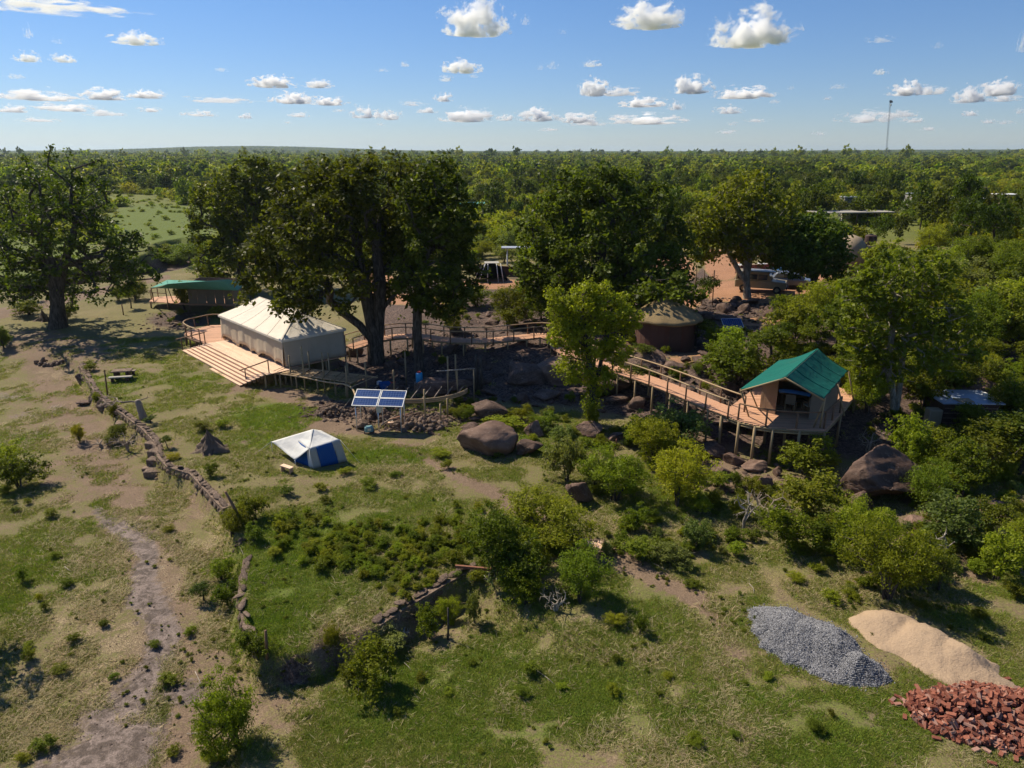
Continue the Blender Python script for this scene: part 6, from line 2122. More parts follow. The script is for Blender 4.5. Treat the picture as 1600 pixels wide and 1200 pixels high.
# awning stretched to the left
aw0 = Py(424, 690, BL.y + 1.2); aw1 = Py(461, 719, BL.y - 0.5)
tq('awning', [aw1, M1 + Vector((0, 0, .02)), pk + Vector((0, 0, .03)), aw0], 'white_cloth', 16, 0.035, 0.10, 20)
for a in (aw0, aw1):
    mb = MB(); g = hz(a.x, a.y); mb.tube([Vector((a.x, a.y, g - .1)) - bo, a - bo], 0.018, 5); mb.build('pole', M['alu'], bt_, True)
for a, b in ((M1, BM + Vector((0, -0.5, 0))), (R1, BR + Vector((0.7, -0.2, 0))), (aw0, aw0 + Vector((-0.9, 0.1, -aw0.z + gz_)))):
    mb = MB(); mb.tube([a - bo, b - bo], 0.008, 4); mb.build('guy_rope', M['white_paint'], bt_, True)
TAKEN.append((bo.x, bo.y + 0.5, 1.8))
# bench
p = G(449, 738); e = empty('bench', p, R(-32), 'small pale wooden bench on the grass beside the camping tent awning', 'bench')
mb = MB(); mb.box((0, 0, 0.33), (0.75, 0.26, 0.05)); mb.build('seat', M['plank'], e)
for s in (-1, 1):
    mb = MB(); mb.box((s * 0.31, 0, 0.15), (0.05, 0.22, 0.31)); mb.build('leg', M['plank_red'], e)
# picnic table (heavy stone or log block set)
p = G(192, 592); e = empty('picnic_table', p, R(12), 'low dark picnic table with a pale side bench on the grass above the winding wall', 'picnic table')
mb = MB(); mb.box((0, 0.1, 0.62), (1.35, 0.75, 0.10)); mb.build('tabletop', M['stone'], e, bevel=0.02)
mb = MB(); mb.box((-0.4, 0.1, 0.28), (0.22, 0.55, 0.58)); mb.build('leg', M['dark_brown'], e)
mb = MB(); mb.box((0.4, 0.1, 0.28), (0.22, 0.55, 0.58)); mb.build('leg', M['dark_brown'], e)
mb = MB(); mb.box((0.05, -0.62, 0.34), (1.55, 0.30, 0.08)); mb.build('bench_seat', M['concrete'], e)
mb = MB(); mb.box((-0.05, 0.85, 0.34), (1.5, 0.3, 0.08)); mb.build('bench_seat', M['grey_wood'], e)
for s in (-1, 1):
    for y in (-0.62, 0.85):
        mb = MB(); mb.box((s * 0.5, y, 0.14), (0.16, 0.22, 0.32)); mb.build('leg', M['dark_brown'], e)
# posts
def post(px, py, tx, ty, label, rad=0.06, mat='pole_dark', name='wooden_post', cat='post', group=None, y=None):
    b = G(px, py); t = Py(tx, ty, b.y + (y or 0))
    mb = MB(); d = t - b; mb.tube([Vector((0, 0, 0)) - d * 0.12, d * 0.5 + Vector((0.01, 0, 0)), d], [rad, rad * 0.95, rad * 0.85], 7)
    o = mb.build(name, M[mat], None, True, loc=b); tag(o, label, cat, group); return o
post(168, 617, 163, 578, 'upright brown fence post beside the winding wall and the dead branch', 0.055)
post(382, 824, 352, 768, 'dark leaning post among bushes at the near end of the winding wall', 0.07)
post(417, 1030, 415, 985, 'weathered post standing at the edge of the grassy plateau by the gully', 0.055)
post(193, 492, 190, 475, 'thin dark post near the bushes beside the far green tent', 0.06)
post(963, 697, 963, 686, 'short rusty peg standing on the bare slope under the walkway', 0.04, 'rust')
post(700, 1000, 700, 950, 'thin dark sapling stem left of the small single sapling', 0.04, 'bark')
post(108, 440, 107, 425, 'far thin post on the meadow behind the spreading tree', 0.05)
# dead stump with bare branches, beside the wall
b = G(222, 655)
r = np.random.default_rng(4)
k = (b.y * CT + CAM_H * ST) / FPX
at = np.array([(-1.9 + r.normal() * 0.5, r.normal() * 0.5, 1.25 + r.normal() * 0.12) for _ in range(26)] + [(0.5 + r.normal() * 0.2, r.normal() * 0.3, 1.3 + r.normal() * 0.1) for _ in range(8)])
A, par, ch, rad = skeleton(at, [[(0.1, 0, -0.2), (0.02, 0, 0.5), (-0.08, 0, 1.15)]], r, step=0.3, tip=0.012, rmax=0.13, expo=0.5, kink=0.25)
e = empty('dead_tree', b, 0, 'dead grey tree stump with bare twigs reaching sideways over the winding wall', 'dead tree')
obj('branches', wood_mesh('branches', A, par, ch, rad, M['grey_wood'], 0.0, 1.3), None, e)
mb = MB(); mb.tube([(0.12, 0, -0.2), (0.08, 0, 0.25), (-0.02, 0, 0.8), (-0.08, 0, 1.25), (-0.1, 0, 1.32)], [0.30, 0.23, 0.19, 0.18, 0.08], 9); mb.build('trunk', M['grey_wood'], e, True)
# dead twiggy trees
def dead(px, py, wpx, hpx, label, seed, mat='deadwood', n=60, thin=0.008, stems=3):
    b = G(px, py); k = (b.y * CT + (CAM_H - b.z) * ST) / FPX
    r = np.random.default_rng(seed); w = wpx * k / 2; h = hpx * k
    at = sample_lobes([(0, 0, h * 0.6, w, w * 0.8, h * 0.42)], n, r, 0.3)
    st = [[(0, 0, -0.1), (r.normal() * w * 0.1, 0, h * 0.2), (r.normal() * w * 0.25, 0, h * 0.45)] for _ in range(stems)]
    A, par, ch, rad = skeleton(at, st, r, step=0.35, tip=thin, rmax=0.07, expo=0.5, kink=0.28)
    e = empty('dead_tree', b, 0, label, 'dead tree', 'bare dead shrubs')
    obj('trunk', wood_mesh('trunk', A, par, ch, rad, M[mat], 0.0, 1.3), None, e)
dead(1162, 826, 60, 70, 'bare silver dead shrub with forked white stems in front of the deck', 31, n=50, thin=0.012, stems=2)
dead(1195, 815, 90, 50, 'tangle of bare grey twigs right behind the bare silver dead shrub', 32, 'grey_wood', 140, 0.007, 5)
dead(1355, 712, 46, 52, 'pale leafless bush in the dark gap behind the giant boulder', 33, n=80, thin=0.008)
dead(868, 955, 60, 40, 'dry twiggy brush at the foot of the feathery bush near the trail', 34, 'deadwood', 90, 0.007, 5)
dead(1465, 880, 50, 60, 'bare pale branches leaning among the bushes on the far side of the sand', 35, n=24, thin=0.014, stems=2)
dead(200, 705, 60, 34, 'brushwood pile of dead sticks lying against the winding wall', 36, 'grey_wood', 120, 0.008, 6)
dead(160, 700, 70, 16, 'low dark dead branches on the ground left of the brushwood pile', 37, 'grey_wood', 60, 0.01, 4)
dead(1050, 870, 70, 12, 'fallen dead branches lying on the grass above the diagonal trail', 38, 'deadwood', 26, 0.012, 3)
dead(630, 992, 50, 12, 'curved dead branches lying below the ruined retaining wall', 39, 'deadwood', 16, 0.015, 2)
dead(610, 662, 30, 10, 'broken sticks lying between the legs of the solar rack', 40, 'deadwood', 12, 0.014, 2)
dead(352, 1110, 60, 14, 'pale dead sticks lying on the mud left of the feathery bush', 41, 'deadwood', 18, 0.01, 3)
dead(770, 915, 30, 26, 'dead bent grass stems under the rusty beam', 42, 'deadwood', 26, 0.007, 5)
# logs and boards beside the solar rack
for i, (ax0, ay0, bx0_, by0_, rr_0, mt, lab) in enumerate([
    (607, 664, 622, 667, 0.07, 'plank', 'short new pale plank lying under the solar rack'), (610, 661, 645, 651, 0.05, 'plank_red', 'long brown pole lying across stones right of the solar rack'),
    (596, 668, 618, 656, 0.05, 'grey_wood', 'grey plank leaning low under the solar rack'), (657, 671, 682, 664, 0.06, 'grey_wood', 'grey log lying at the edge of the stones right of the solar rack'),
    (536, 642, 548, 629, 0.04, 'rail', 'thin pole lying against the heap of broken brown stones')]):
    a, b = G(ax0, ay0), G(bx0_, by0_); a.z += 0.15 + 0.1 * i % 0.2; b.z += 0.28
    mb = MB(); mb.tube([Vector((0, 0, 0)), b - a], rr_0, 6); o = mb.build('log' if i > 2 else 'plank', M[mt], None, True, loc=a); tag(o, lab, 'timber', 'timber lying by the solar rack')
# generator on the ground
p = G(577, 677); e = empty('generator', p, 0.3, 'small teal and grey generator standing at the foot of the solar rack', 'generator')
mb = MB(); mb.box((0, 0, 0.28), (0.50, 0.36, 0.34)); mb.build('housing', M['teal_plastic'], e, bevel=0.05)
mb = MB(); mb.tube([(-0.2, 0, 0.44), (-0.18, 0, 0.58), (0.18, 0, 0.58), (0.2, 0, 0.44)], 0.02, 5); mb.build('handle', M['black'], e, True)
for s in (-1, 1):
    mb = MB(); mb.tube([(s * 0.27, -0.03, 0.1), (s * 0.27, 0.03, 0.1)], 0.1, 12); w = mb.build('wheel', M['rubber'], e)
    w.rotation_euler = (0, 0, R(90)); w.location = (s * 0.27 , -s * 0.27, 0)
mb = MB(); mb.box((0.0, -0.19, 0.3), (0.2, 0.02, 0.14)); mb.build('panel', M['alu'], e)
# blue drum with red lid hanging by the slender tree, and a heap of tools
p = Pz(655, 592, 0.9); p.z = hz(p.x, p.y) + 0.55; e = empty('water_drum', Pz(655, 590, 1.1), 0, 'bright blue plastic drum with red lid by the slender trunk in the shade', 'drum')
mb = MB(); mb.tube([(0, 0, -0.35), (0, 0, -0.3), (0, 0, 0.3), (0, 0, 0.36)], [0.19, 0.24, 0.24, 0.18], 14); mb.build('body', M['blue_plastic'], e, True)
mb = MB(); mb.tube([(0, 0, 0.36), (0, 0, 0.44)], 0.13, 12); mb.build('lid', M['red'], e)
g = hz(e.location.x, e.location.y); mb = MB(); mb.box((0, 0, (g - e.location.z - 0.35) / 2 - 0.05), (0.7, 0.5, abs(g - e.location.z + 0.35) + 0.1)); st = mb.build('crate', M['grey_wood'], None, loc=e.location); tag(st, 'wooden crate carrying the bright blue drum', 'crate')
for i, (px, py, w, d, h, mt, lab) in enumerate([(584, 600, 0.7, 0.5, 0.5, 'dark_cloth', 'dark tool chest in the shade behind the solar rack, left one'), (601, 597, 0.8, 0.55, 0.62, 'blue_cloth', 'dark blue tarpaulin bundle in the shade behind the solar rack'), (612, 590, 0.4, 0.4, 0.45, 'red', 'red box in the shade behind the dark blue bundle'), (592, 590, 0.35, 0.3, 0.4, 'white_paint', 'small white container between the dark chest and the blue bundle')]):
    p = Pz(px, py, 0.7); g = hz(p.x, p.y); e = empty('storage_box' if i != 1 else 'tarpaulin_bundle', (p.x, p.y, g), 0.4 * i, lab, 'box' if i != 1 else 'bundle')
    mb = MB(); mb.box((0, 0, h / 2), (w, d, h)); mb.build('body', M[mt], e, bevel=0.06)
    mb = MB(); mb.box((0, 0, h + 0.02), (w * 0.94, d * 0.94, 0.05)); mb.build('lid', M['black' if i % 2 == 0 else mt], e, bevel=0.02)
# rusty beam, sawn offcuts on the trail, small signs of work
a, b = Pz(712, 902, -0.3), Pz(778, 908, -0.3); a.z = max(a.z, hz(a.x, a.y) + 0.3); b.z = a.z
mb = MB(); mb.bar(Vector((0, 0, 0)), b - a, 0.09, 0.12); o = mb.build('steel_beam', M['rust'], None, loc=a); tag(o, 'rusty red beam lying level among the bushes by the retaining wall', 'beam')
r = np.random.default_rng(77)
e = empty('offcut_pile', G(918, 850), 0, 'bright pale sawn offcuts lying along the trail under the feathery bush', 'timber pile')
for i in range(34):
    t = r.random(); q = G(888 + 62 * t + r.normal() * 2, 838 + 25 * t + r.normal() * 2.5)
    mb = MB(); mb.box((0, 0, 0), (r.uniform(0.3, 0.9), 0.10, 0.03)); o = mb.build('plank', M['plank'], e); o.location = q - e.location + Vector((0, 0, 0.04 + 0.1 * r.random())); o.rotation_euler = (r.normal() * 0.15, r.normal() * 0.15, R(-38) + r.normal() * 0.5)
# pale sticks lying on the grass, one by one
for i, (x0_, y0_, x1_, y1_, lab) in enumerate([(838, 1048, 868, 1072, 'thin pale stick on the grass below the round weed tuft'), (405, 945, 420, 925, 'no'), (101, 886, 112, 895, 'thin pale stick on the grass in the lower left meadow'), (1170, 912, 1178, 928, 'thin curved pale stick on the grass above the gravel pile'), (305, 1050, 318, 1080, 'forked pale stick on the mud left of the feathery bush'), (1018, 880, 1045, 895, 'long pale stick right beside the diagonal trail'), (292, 1148, 330, 1142, 'pale stick at the edge of the mud near the bottom'), (372, 850, 385, 880, 'long pale stick leaning from the bushes by the leaning post'), (630, 1035, 642, 1048, 'short pale stick on the grass right of the leafy round bush')]):
    if lab == 'no': continue
    a, b = G(x0_, y0_), G(x1_, y1_); a.z += 0.03; b.z += 0.04
    mb = MB(); md = (b - a) / 2 + Vector((0.05, -0.06, 0.03)); mb.tube([Vector((0, 0, 0)), md, b - a], [0.014, 0.012, 0.006], 5); o = mb.build('stick', M['deadwood'], None, True, loc=a); tag(o, lab, 'stick', 'pale sticks lying about')

# ------------------------------------------------------------------ thatched hut
hb = G(1046, 547); hb = Vector((hb.x, hb.y + 2.0, hb.z))
e = empty('thatched_hut', hb, 0, 'round dark red hut with a conical thatched roof under the broad rounded tree', 'hut')
rw, rf_, hw_ = 2.25, 2.75, 2.2
mb = MB(); n = 28
pts = [(math.cos(2 * math.pi * i / n) * rw, math.sin(2 * math.pi * i / n) * rw) for i in range(n)]
mb.prism(pts, -0.6, hw_); mb.build('wall', M['red_plaster'], e)
vs = []; fs = []; r = np.random.default_rng(3)
m_ = 14
for j in range(m_ + 1):
    t = j / m_
    for i in range(48):
        a = 2 * math.pi * i / 48; rr = rf_ * (1 - t) + 0.02; rr *= 1 + 0.02 * math.sin(a * 12) * (1 - t) + 0.012 * r.normal() * (1 - t)
        vs.append((math.cos(a) * rr, math.sin(a) * rr, hw_ - 0.15 + 1.65 * (t ** 0.92) + 0.012 * r.normal()))
for j in range(m_):
    for i in range(48):
        i2 = (i + 1) % 48; fs.append((j * 48 + i, j * 48 + i2, (j + 1) * 48 + i2, (j + 1) * 48 + i))
mb = MB(); mb.add(vs, fs); o = mb.build('roof', M['thatch'], e, True); s = o.modifiers.new('thickness', 'SOLIDIFY'); s.thickness = 0.16; s.offset = -1
mb = MB(); mb.box((0.3, -rw - 0.0, 0.95), (0.85, 0.12, 1.9)); mb.build('door', M['dark_brown'], e)
TAKEN.append((hb.x, hb.y, 4))
# small solar panel in the bushes
p = G(1143, 522); e = empty('solar_rack', p, 0.1, 'small tilted blue panel half hidden in bushes right of the thatched hut', 'solar panel')
for nm, mt, sz, z in (('cells', 'solar_cell', (1.55, 0.03, 0.95), 0), ('frame', 'alu', (1.65, 0.02, 1.05), 0.02)):
    mb = MB(); mb.box((0, z, 0), sz); o = mb.build(nm, M[mt], e); o.location = (0, 0, 0.9); o.rotation_euler = (R(-55), 0, 0)
for s in (-1, 1):
    mb = MB(); mb.tube([(s * 0.6, 0.2, -0.2), (s * 0.6, 0.2, 1.0)], 0.03, 5); mb.build('leg', M['steel_grey'], e, True)
# flat roofed store below the outcrop
p = G(1512, 672); e = empty('store_building', p, R(-2), 'low dark walled store with a flat blue grey roof half buried in bushes', 'building')
mb = MB(); mb.box((0, 1.2, 0.65), (3.1, 2.2, 1.9)); mb.build('wall', M['dark_brown'], e)
mb = MB(); mb.box((0, 1.15, 1.64), (3.5, 2.5, 0.07)); mb.build('roof', M['tin_blue'], e)
mb = MB(); mb.box((-0.35, 0.35, 1.72), (0.85, 0.6, 0.05)); mb.build('roof_hatch', M['plaster'], e)
mb = MB(); mb.box((1.45, 1.1, 1.75), (0.2, 0.9, 0.14)); mb.build('roof_block', M['white_paint'], e)
mb = MB(); mb.box((-1.95, 0.3, 0.45), (0.75, 0.6, 1.5)); mb.build('gate_pillar', M['plaster'], e, bevel=0.05)
for k in range(5):
    mb = MB(); mb.box((0, 0.085, 0.1 + 0.3 * k), (3.0, 0.03, 0.05)); mb.build('wall_course', M['stone'], e)

# ------------------------------------------------------------------ parking area
def vehicle(px, py, rz, label, body, L=4.6, W=1.85, kind='truck', cat='car', name='parked_car'):
    b = G(px, py); e = empty(name, b, rz, label, cat, 'vehicles parked on the sandy area')
    H0 = 0.45
    def prof(pts, w, nm, mt, bev=0.06):
        """side profile (x, z) extruded across the car"""
        vs = [(x, -w / 2, z) for x, z in pts] + [(x, w / 2, z) for x, z in pts]; n = len(pts)
        fs = [tuple(range(n)), tuple(range(2 * n - 1, n - 1, -1))] + [(i, n + i, n + (i + 1) % n, (i + 1) % n) for i in range(n)]
        mb = MB(); mb.add(vs, fs); return mb.build(nm, M[mt], e, bevel=bev)
    h = L / 2
    if kind == 'truck':
        prof([(-h, H0), (h - 0.05, H0), (h, 0.75), (h - 0.05, 1.12), (h - 1.35, 1.2), (h - 1.42, 1.22), (-h, 1.22)], W, 'body', body)
        prof([(-h + 0.03, 1.2), (h - 1.42, 1.2), (h - 1.75, 1.92), (-h + 0.06, 1.92)], W * 0.93, 'cabin', body)
        prof([(-h - 0.02, 1.9), (h - 1.65, 1.9), (h - 1.7, 2.02), (-h, 2.02)], W * 0.98, 'roof', body, 0.04)
        for s in (-1, 1):
            for x0_, x1_ in ((-h + 0.25, -h + 1.15), (-h + 1.25, -h + 2.1), (-h + 2.2, h - 1.85)):
                mb = MB(); mb.box(((x0_ + x1_) / 2, s * W * 0.468, 1.55), (x1_ - x0_, 0.02, 0.5)); mb.build('window', M['glass_dark'], e)
        mb = MB(); mb.bar((h - 1.44, 0, 1.26), (h - 1.72, 0, 1.84), W * 0.84, 0.03); mb.build('windscreen', M['glass_dark'], e)
        mb = MB(); mb.box((0, 0, 2.08), (L * 0.55, W * 0.8, 0.06)); mb.build('roof_rack', M['steel_grey'], e)
    else:
        prof([(-h, 0.4), (h - 0.08, 0.4), (h, 0.7), (h - 0.1, 0.95), (h - 1.15, 1.05), (-h + 0.1, 1.08), (-h, 0.9)], W, 'body', body, 0.1)
        prof([(-h + (0.2 if kind == 'car' else 1.6), 1.04), (h - 1.15, 1.04), (h - 1.85, 1.62), (-h + (0.6 if kind == 'car' else 1.75), 1.62)], W * 0.86, 'cabin', body, 0.08)
        mb = MB(); mb.bar((h - 1.19, 0, 1.1), (h - 1.82, 0, 1.58), W * 0.76, 0.03); mb.build('windscreen', M['glass_dark'], e)
        for s in (-1, 1):
            mb = MB(); mb.box((-0.15, s * W * 0.432, 1.32), (L * 0.36, 0.02, 0.36)); mb.build('window', M['glass_dark'], e)
    mb = MB(); mb.box((h + 0.03, 0, 0.55), (0.12, W * 0.96, 0.2)); mb.build('bumper', M['black'], e, bevel=0.03)
    mb = MB(); mb.box((h + 0.005, 0, 0.82), (0.04, W * 0.5, 0.2)); mb.build('grille', M['black'], e)
    for s in (-1, 1):
        mb = MB(); mb.tube([(h - 0.02, s * W * 0.38, 0.84), (h + 0.03, s * W * 0.38, 0.84)], 0.1, 10); mb.build('headlight', M['white_paint'], e)
        for x in (-h + 0.85, h - 0.85):
            mb = MB(); mb.tube([(x, s * (W / 2 - 0.2), 0.38), (x, s * (W / 2 + 0.02), 0.38)], 0.38, 16); w = mb.build('wheel', M['rubber'], e, False, bevel=0.03)
            mb = MB(); mb.tube([(x, s * (W / 2 + 0.0), 0.38), (x, s * (W / 2 + 0.035), 0.38)], 0.19, 10); mb.build('rim', M['tan_paint'], w)
    TAKEN.append((b.x, b.y, 3.5))
    return e
vehicle(1188, 455, R(-24), 'tan boxy safari truck parked beside the pale trunk', 'tan_paint', 4.9, 1.95, 'truck', 'truck', 'safari_truck')
vehicle(1216, 443, R(-24), 'blue and white pickup parked close behind the tan truck', 'blue_paint', 4.8, 1.85, 'pickup', 'pickup', 'pickup_truck')
vehicle(1238, 450, R(-20), 'silver grey car parked at the right end in the dark tree shade', 'silver_paint', 4.5, 1.85, 'car', 'car')
# low brick stack wall behind the cars
a, b = G(1152, 428), G(1232, 421)
e = empty('brick_wall', a, math.atan2(b.y - a.y, b.x - a.x), 'long low stack of red bricks topped with pale slabs behind the vehicles', 'brick stack')
Lw = (b - a).length
mb = MB(); mb.box((Lw / 2, 0, 0.45), (Lw, 0.9, 1.1)); mb.build('stack', M['red_plaster'], e)
r = np.random.default_rng(6)
for row in range(4):
    for k in range(int(Lw / 0.55)):
        mb = MB() if (row == 0 and k == 0) else mb
        o = obj('brick', brick_me, None, e, ((k + 0.5 * (row % 2)) * 0.55 + 0.3, -0.47 - 0.02 * r.random(), 0.16 + row * 0.25)); o.scale = (2.35, 0.8, 3.1)
for k in range(int(Lw / 0.9)):
    mb = MB(); mb.box((k * 0.9 + 0.45, 0, 1.04), (0.86, 1.0, 0.08)); mb.build('slab', M['plaster'] if k % 3 else M['white_paint'], e)
# mud hut with dark tank
p = G(1325, 424); e = empty('mud_hut', p, 0, 'rounded mud coloured hut with a dark doorway beside the very dark tree', 'hut')
mb = MB(); mb.tube([(0, 0, -0.3), (0, 0, 1.9), (-0.1, 0, 2.9), (-0.2, 0, 3.7), (-0.3, 0, 4.1)], [1.7, 1.75, 1.6, 1.1, 0.3], 26); mb.build('wall', M['plaster'], e, True)
mb = MB(); mb.box((2.0, -0.1, 1.45), (1.7, 1.8, 3.2)); mb.build('annex', M['plaster'], e, bevel=0.05)
mb = MB(); mb.box((1.55, -1.02, 0.9), (0.7, 0.06, 1.7)); mb.build('door', M['dark_brown'], e)
tk = Vector((p.x + 2.0, p.y - 0.1, p.z + 3.06))
e2 = empty('water_tank', tk, 0, 'dark red brown water tank standing on top of the mud hut annex', 'water tank')
mb = MB(); mb.tube([(0, 0, 0), (0, 0, 1.0), (0, 0, 1.1)], [0.62, 0.62, 0.45], 16); mb.build('body', M['dark_brown'], e2)
mb = MB(); mb.tube([(0, 0, 1.1), (0, 0, 1.18)], 0.2, 10); mb.build('lid', M['black'], e2)
# small dark tent with pale poles and low wall behind it
p = G(768, 441); e = empty('small_tent', p, 0.1, 'small dark open tent with pale poles on the orange sand', 'tent')
mb = MB(); n = 10
vs = []; fs = []
for i in range(n + 1):
    a = math.pi * i / n
    for y in (0, 2.6): vs.append((math.cos(a) * 1.9 * (1 - 0.1 * (y > 0)), y, math.sin(a) * 2.2 * (1 - 0.1 * (y > 0))))
for i in range(n): fs.append((i * 2, i * 2 + 1, i * 2 + 3, i * 2 + 2))
fs.append(tuple(i * 2 + 1 for i in range(n + 1)))
mb.add(vs, fs); o = mb.build('cover', M['dark_cloth'], e, True); s = o.modifiers.new('thickness', 'SOLIDIFY'); s.thickness = 0.02
mb = MB(); mb.box((0.1, 0.9, 2.22), (1.7, 1.5, 0.03)); mb.build('canopy', M['grey_cloth'], e)
for x, b_ in ((-1.6, -0.7), (-0.5, -0.4), (0.8, 0.6), (1.4, 1.1)):
    mb = MB(); mb.tube([(x, -0.3, 0), (b_, 0.0, 2.2)], 0.045, 5); mb.build('pole', M['white_paint'], e, True)
a, b = G(735, 434), G(838, 436)
e = empty('low_wall', a, math.atan2(b.y - a.y, b.x - a.x), 'low dark red wall running behind the small dark tent', 'wall')
Lw = (b - a).length
mb = MB(); mb.box((Lw / 2, 1.5, 0.6), (Lw, 0.35, 1.6)); mb.build('panel', M['red_plaster'], e)
mb = MB(); mb.box((Lw / 2, 1.5, 1.44), (Lw, 0.45, 0.07)); mb.build('coping', M['thatch'], e)
# light pole shelter with pale beam
p = G(808, 436); e = empty('pole_shelter', Vector((p.x, p.y + 2.5, p.z)), 0, 'pale white pole shelter frame with a flat top behind the low red wall', 'shelter')
for x in (-1.2, 1.0):
    mb = MB(); mb.tube([(x, 0, 0), (x, 0, 3.4)], 0.09, 6); mb.build('post', M['white_paint'], e, True)
mb = MB(); mb.box((0.1, 0, 3.45), (4.0, 1.6, 0.12)); mb.build('roof', M['tin'], e)
# sapling with thin stakes on the sand
p = G(1098, 476)
e = empty('sapling', p, 0, 'small umbrella shaped sapling held by thin stakes on the orange sand', 'sapling')
w, c = TPL['tree_dark'][1]
o = obj('crown', c, None, e, (0, 0, 0.2)); o.scale = (1.5, 1.5, 1.1)
for x in (-0.9, -0.1, 0.9):
    mb = MB(); mb.tube([(x, 0, -0.1), (x * 0.9, 0, 3.2)], 0.05, 5); mb.build('stake', M['pole_dark'], e, True)

# ------------------------------------------------------------------ far roofs
def shelter(px, py, Lm, Wm, Hm, label, roofm='tin', posts=4, rz=0.0, walls=None, slope=0.0, name='shelter', hid=None):
    b = G(px, py); e = empty(name, b, rz, label, 'building')
    mb = MB(); mb.box((0, 0, Hm), (Lm, Wm, 0.16)); o = mb.build('roof', M[roofm], e); o.rotation_euler = (R(slope), 0, 0) if not slope else (0, R(slope), 0)
    for i in range(posts):
        for y in (-1, 1):
            x = -Lm / 2 + 0.4 + (Lm - 0.8) * i / max(posts - 1, 1)
            mb = MB(); mb.tube([(x, y * (Wm / 2 - 0.3), -0.3), (x, y * (Wm / 2 - 0.3), Hm - 0.08)], 0.10, 6); mb.build('post', M['pole_dark'], e, True)
    if walls: 
        mb = MB(); mb.box((0, 0, Hm / 2 - 0.15), (Lm * 0.9, Wm * 0.85, Hm - 0.2)); mb.build('wall', M[walls], e)
    TAKEN.append((b.x, b.y, Lm * 0.4))
    return e
shelter(1326, 353, 14.5, 5.0, 2.6, 'very long flat pale roof on thin dark posts above the bushes', 'concrete', 5, R(8))
shelter(1320, 345, 2.4, 2.4, 4.6, 'small grey tower block behind the very long flat roof', 'tin', 0, 0, 'concrete', name='tower')
shelter(1421, 330, 2.6, 3.0, 4.0, 'grey tin shed among bushes between the flat roof and the white roofed building', 'tin', 0, 0.3, 'concrete', name='shed')
shelter(1497, 330, 9.5, 6.0, 3.0, 'long white roofed building in the far bush', 'white_paint', 0, 0.05, 'dark_brown', name='building')
shelter(1500, 322, 10.0, 5.0, 4.6, 'dark flat thatch shelter standing just above the white roofed building', 'dark_brown', 4, 0.05)
shelter(1570, 325, 5.0, 5.0, 3.3, 'small white flat roof near the edge of the picture in the far bush', 'white_paint', 0, 0.0, 'plaster', name='building')
shelter(736, 342, 6.5, 5.0, 3.6, 'tiny pale turquoise roof far behind the slender trunked tree', 'green_faded', 0, 0.0, 'plaster', name='shelter')
# lattice radio mast
mp = Py(1386.5, 236.5, 950.0); base = Vector((mp.x, mp.y, hz(mp.x, mp.y)))
tp = Py(1391, 160, 950.0)
e = empty('radio_mast', base, 0, 'tall thin lattice radio mast with a dish rising above the horizon', 'radio mast')
D = tp - base; Hm = D.length
def mp_(t, k, w=0.9):
    a = 2 * math.pi * k / 3; return D * t + Vector((math.cos(a) * w, math.sin(a) * w, 0))
for k in range(3):
    mb = MB(); mb.tube([mp_(0, k), mp_(1, k)], 0.12, 5); mb.build('leg', M['steel_grey'], e)
mb = MB(); nb = 34
for i in range(nb):
    for k in range(3):
        mb.tube([mp_(i / nb, k), mp_((i + 1) / nb, (k + 1) % 3)], 0.05, 4, cap=False); mb.tube([mp_(i / nb, k), mp_(i / nb, (k + 1) % 3)], 0.05, 4, cap=False)
tag(mb.build('bracing', M['steel_grey'], e), kind='stuff')
mb = MB(); mb.tube([D + Vector((0.3, 0, 0)), D + Vector((0.3, -0.4, 0.3)), D + Vector((0.3, -1.2, 0.9))], [0.3, 1.4, 2.2], 14); mb.build('dish', M['black'], e)
mb = MB(); mb.box(D + Vector((1.0, -0.6, -3.2)), (1.6, 0.8, 2.6)); mb.build('antenna_panel', M['white_paint'], e)

# ------------------------------------------------------------------ plants one can point at
def shrub(px, py, wpx, hpx, kind, label, vi=None, name='shrub', cat='bush', group=None, rz=None, depth=1.0):
    b = G(px, py); k = (b.y * CT + (CAM_H - b.z) * ST) / FPX
    T = TPL[kind]; i = vi if vi is not None else int(abs(px * 7 + py * 13)) % len(T)
    w, c = T[i]
    v = c.vertices
    key = c.name
    if key not in BB_:
        a = np.empty(len(v) * 3, np.float32); v.foreach_get('co', a); a = a.reshape(-1, 3)
        BB_[key] = (np.percentile(np.abs(a[:, :2]), 97), np.percentile(a[:, 2], 99))
    rw_, hh_ = BB_[key]
    sx = wpx * k / 2 / rw_ * 1.0; sz = hpx * k * 0.98 / hh_
    o = plant_obj(name, w, c, b, (sx, sx * depth, sz), (px * 0.37) % 6.28 if rz is None else rz, label, cat, group, 'stems', 'foliage')
    return o
BB_ = {}
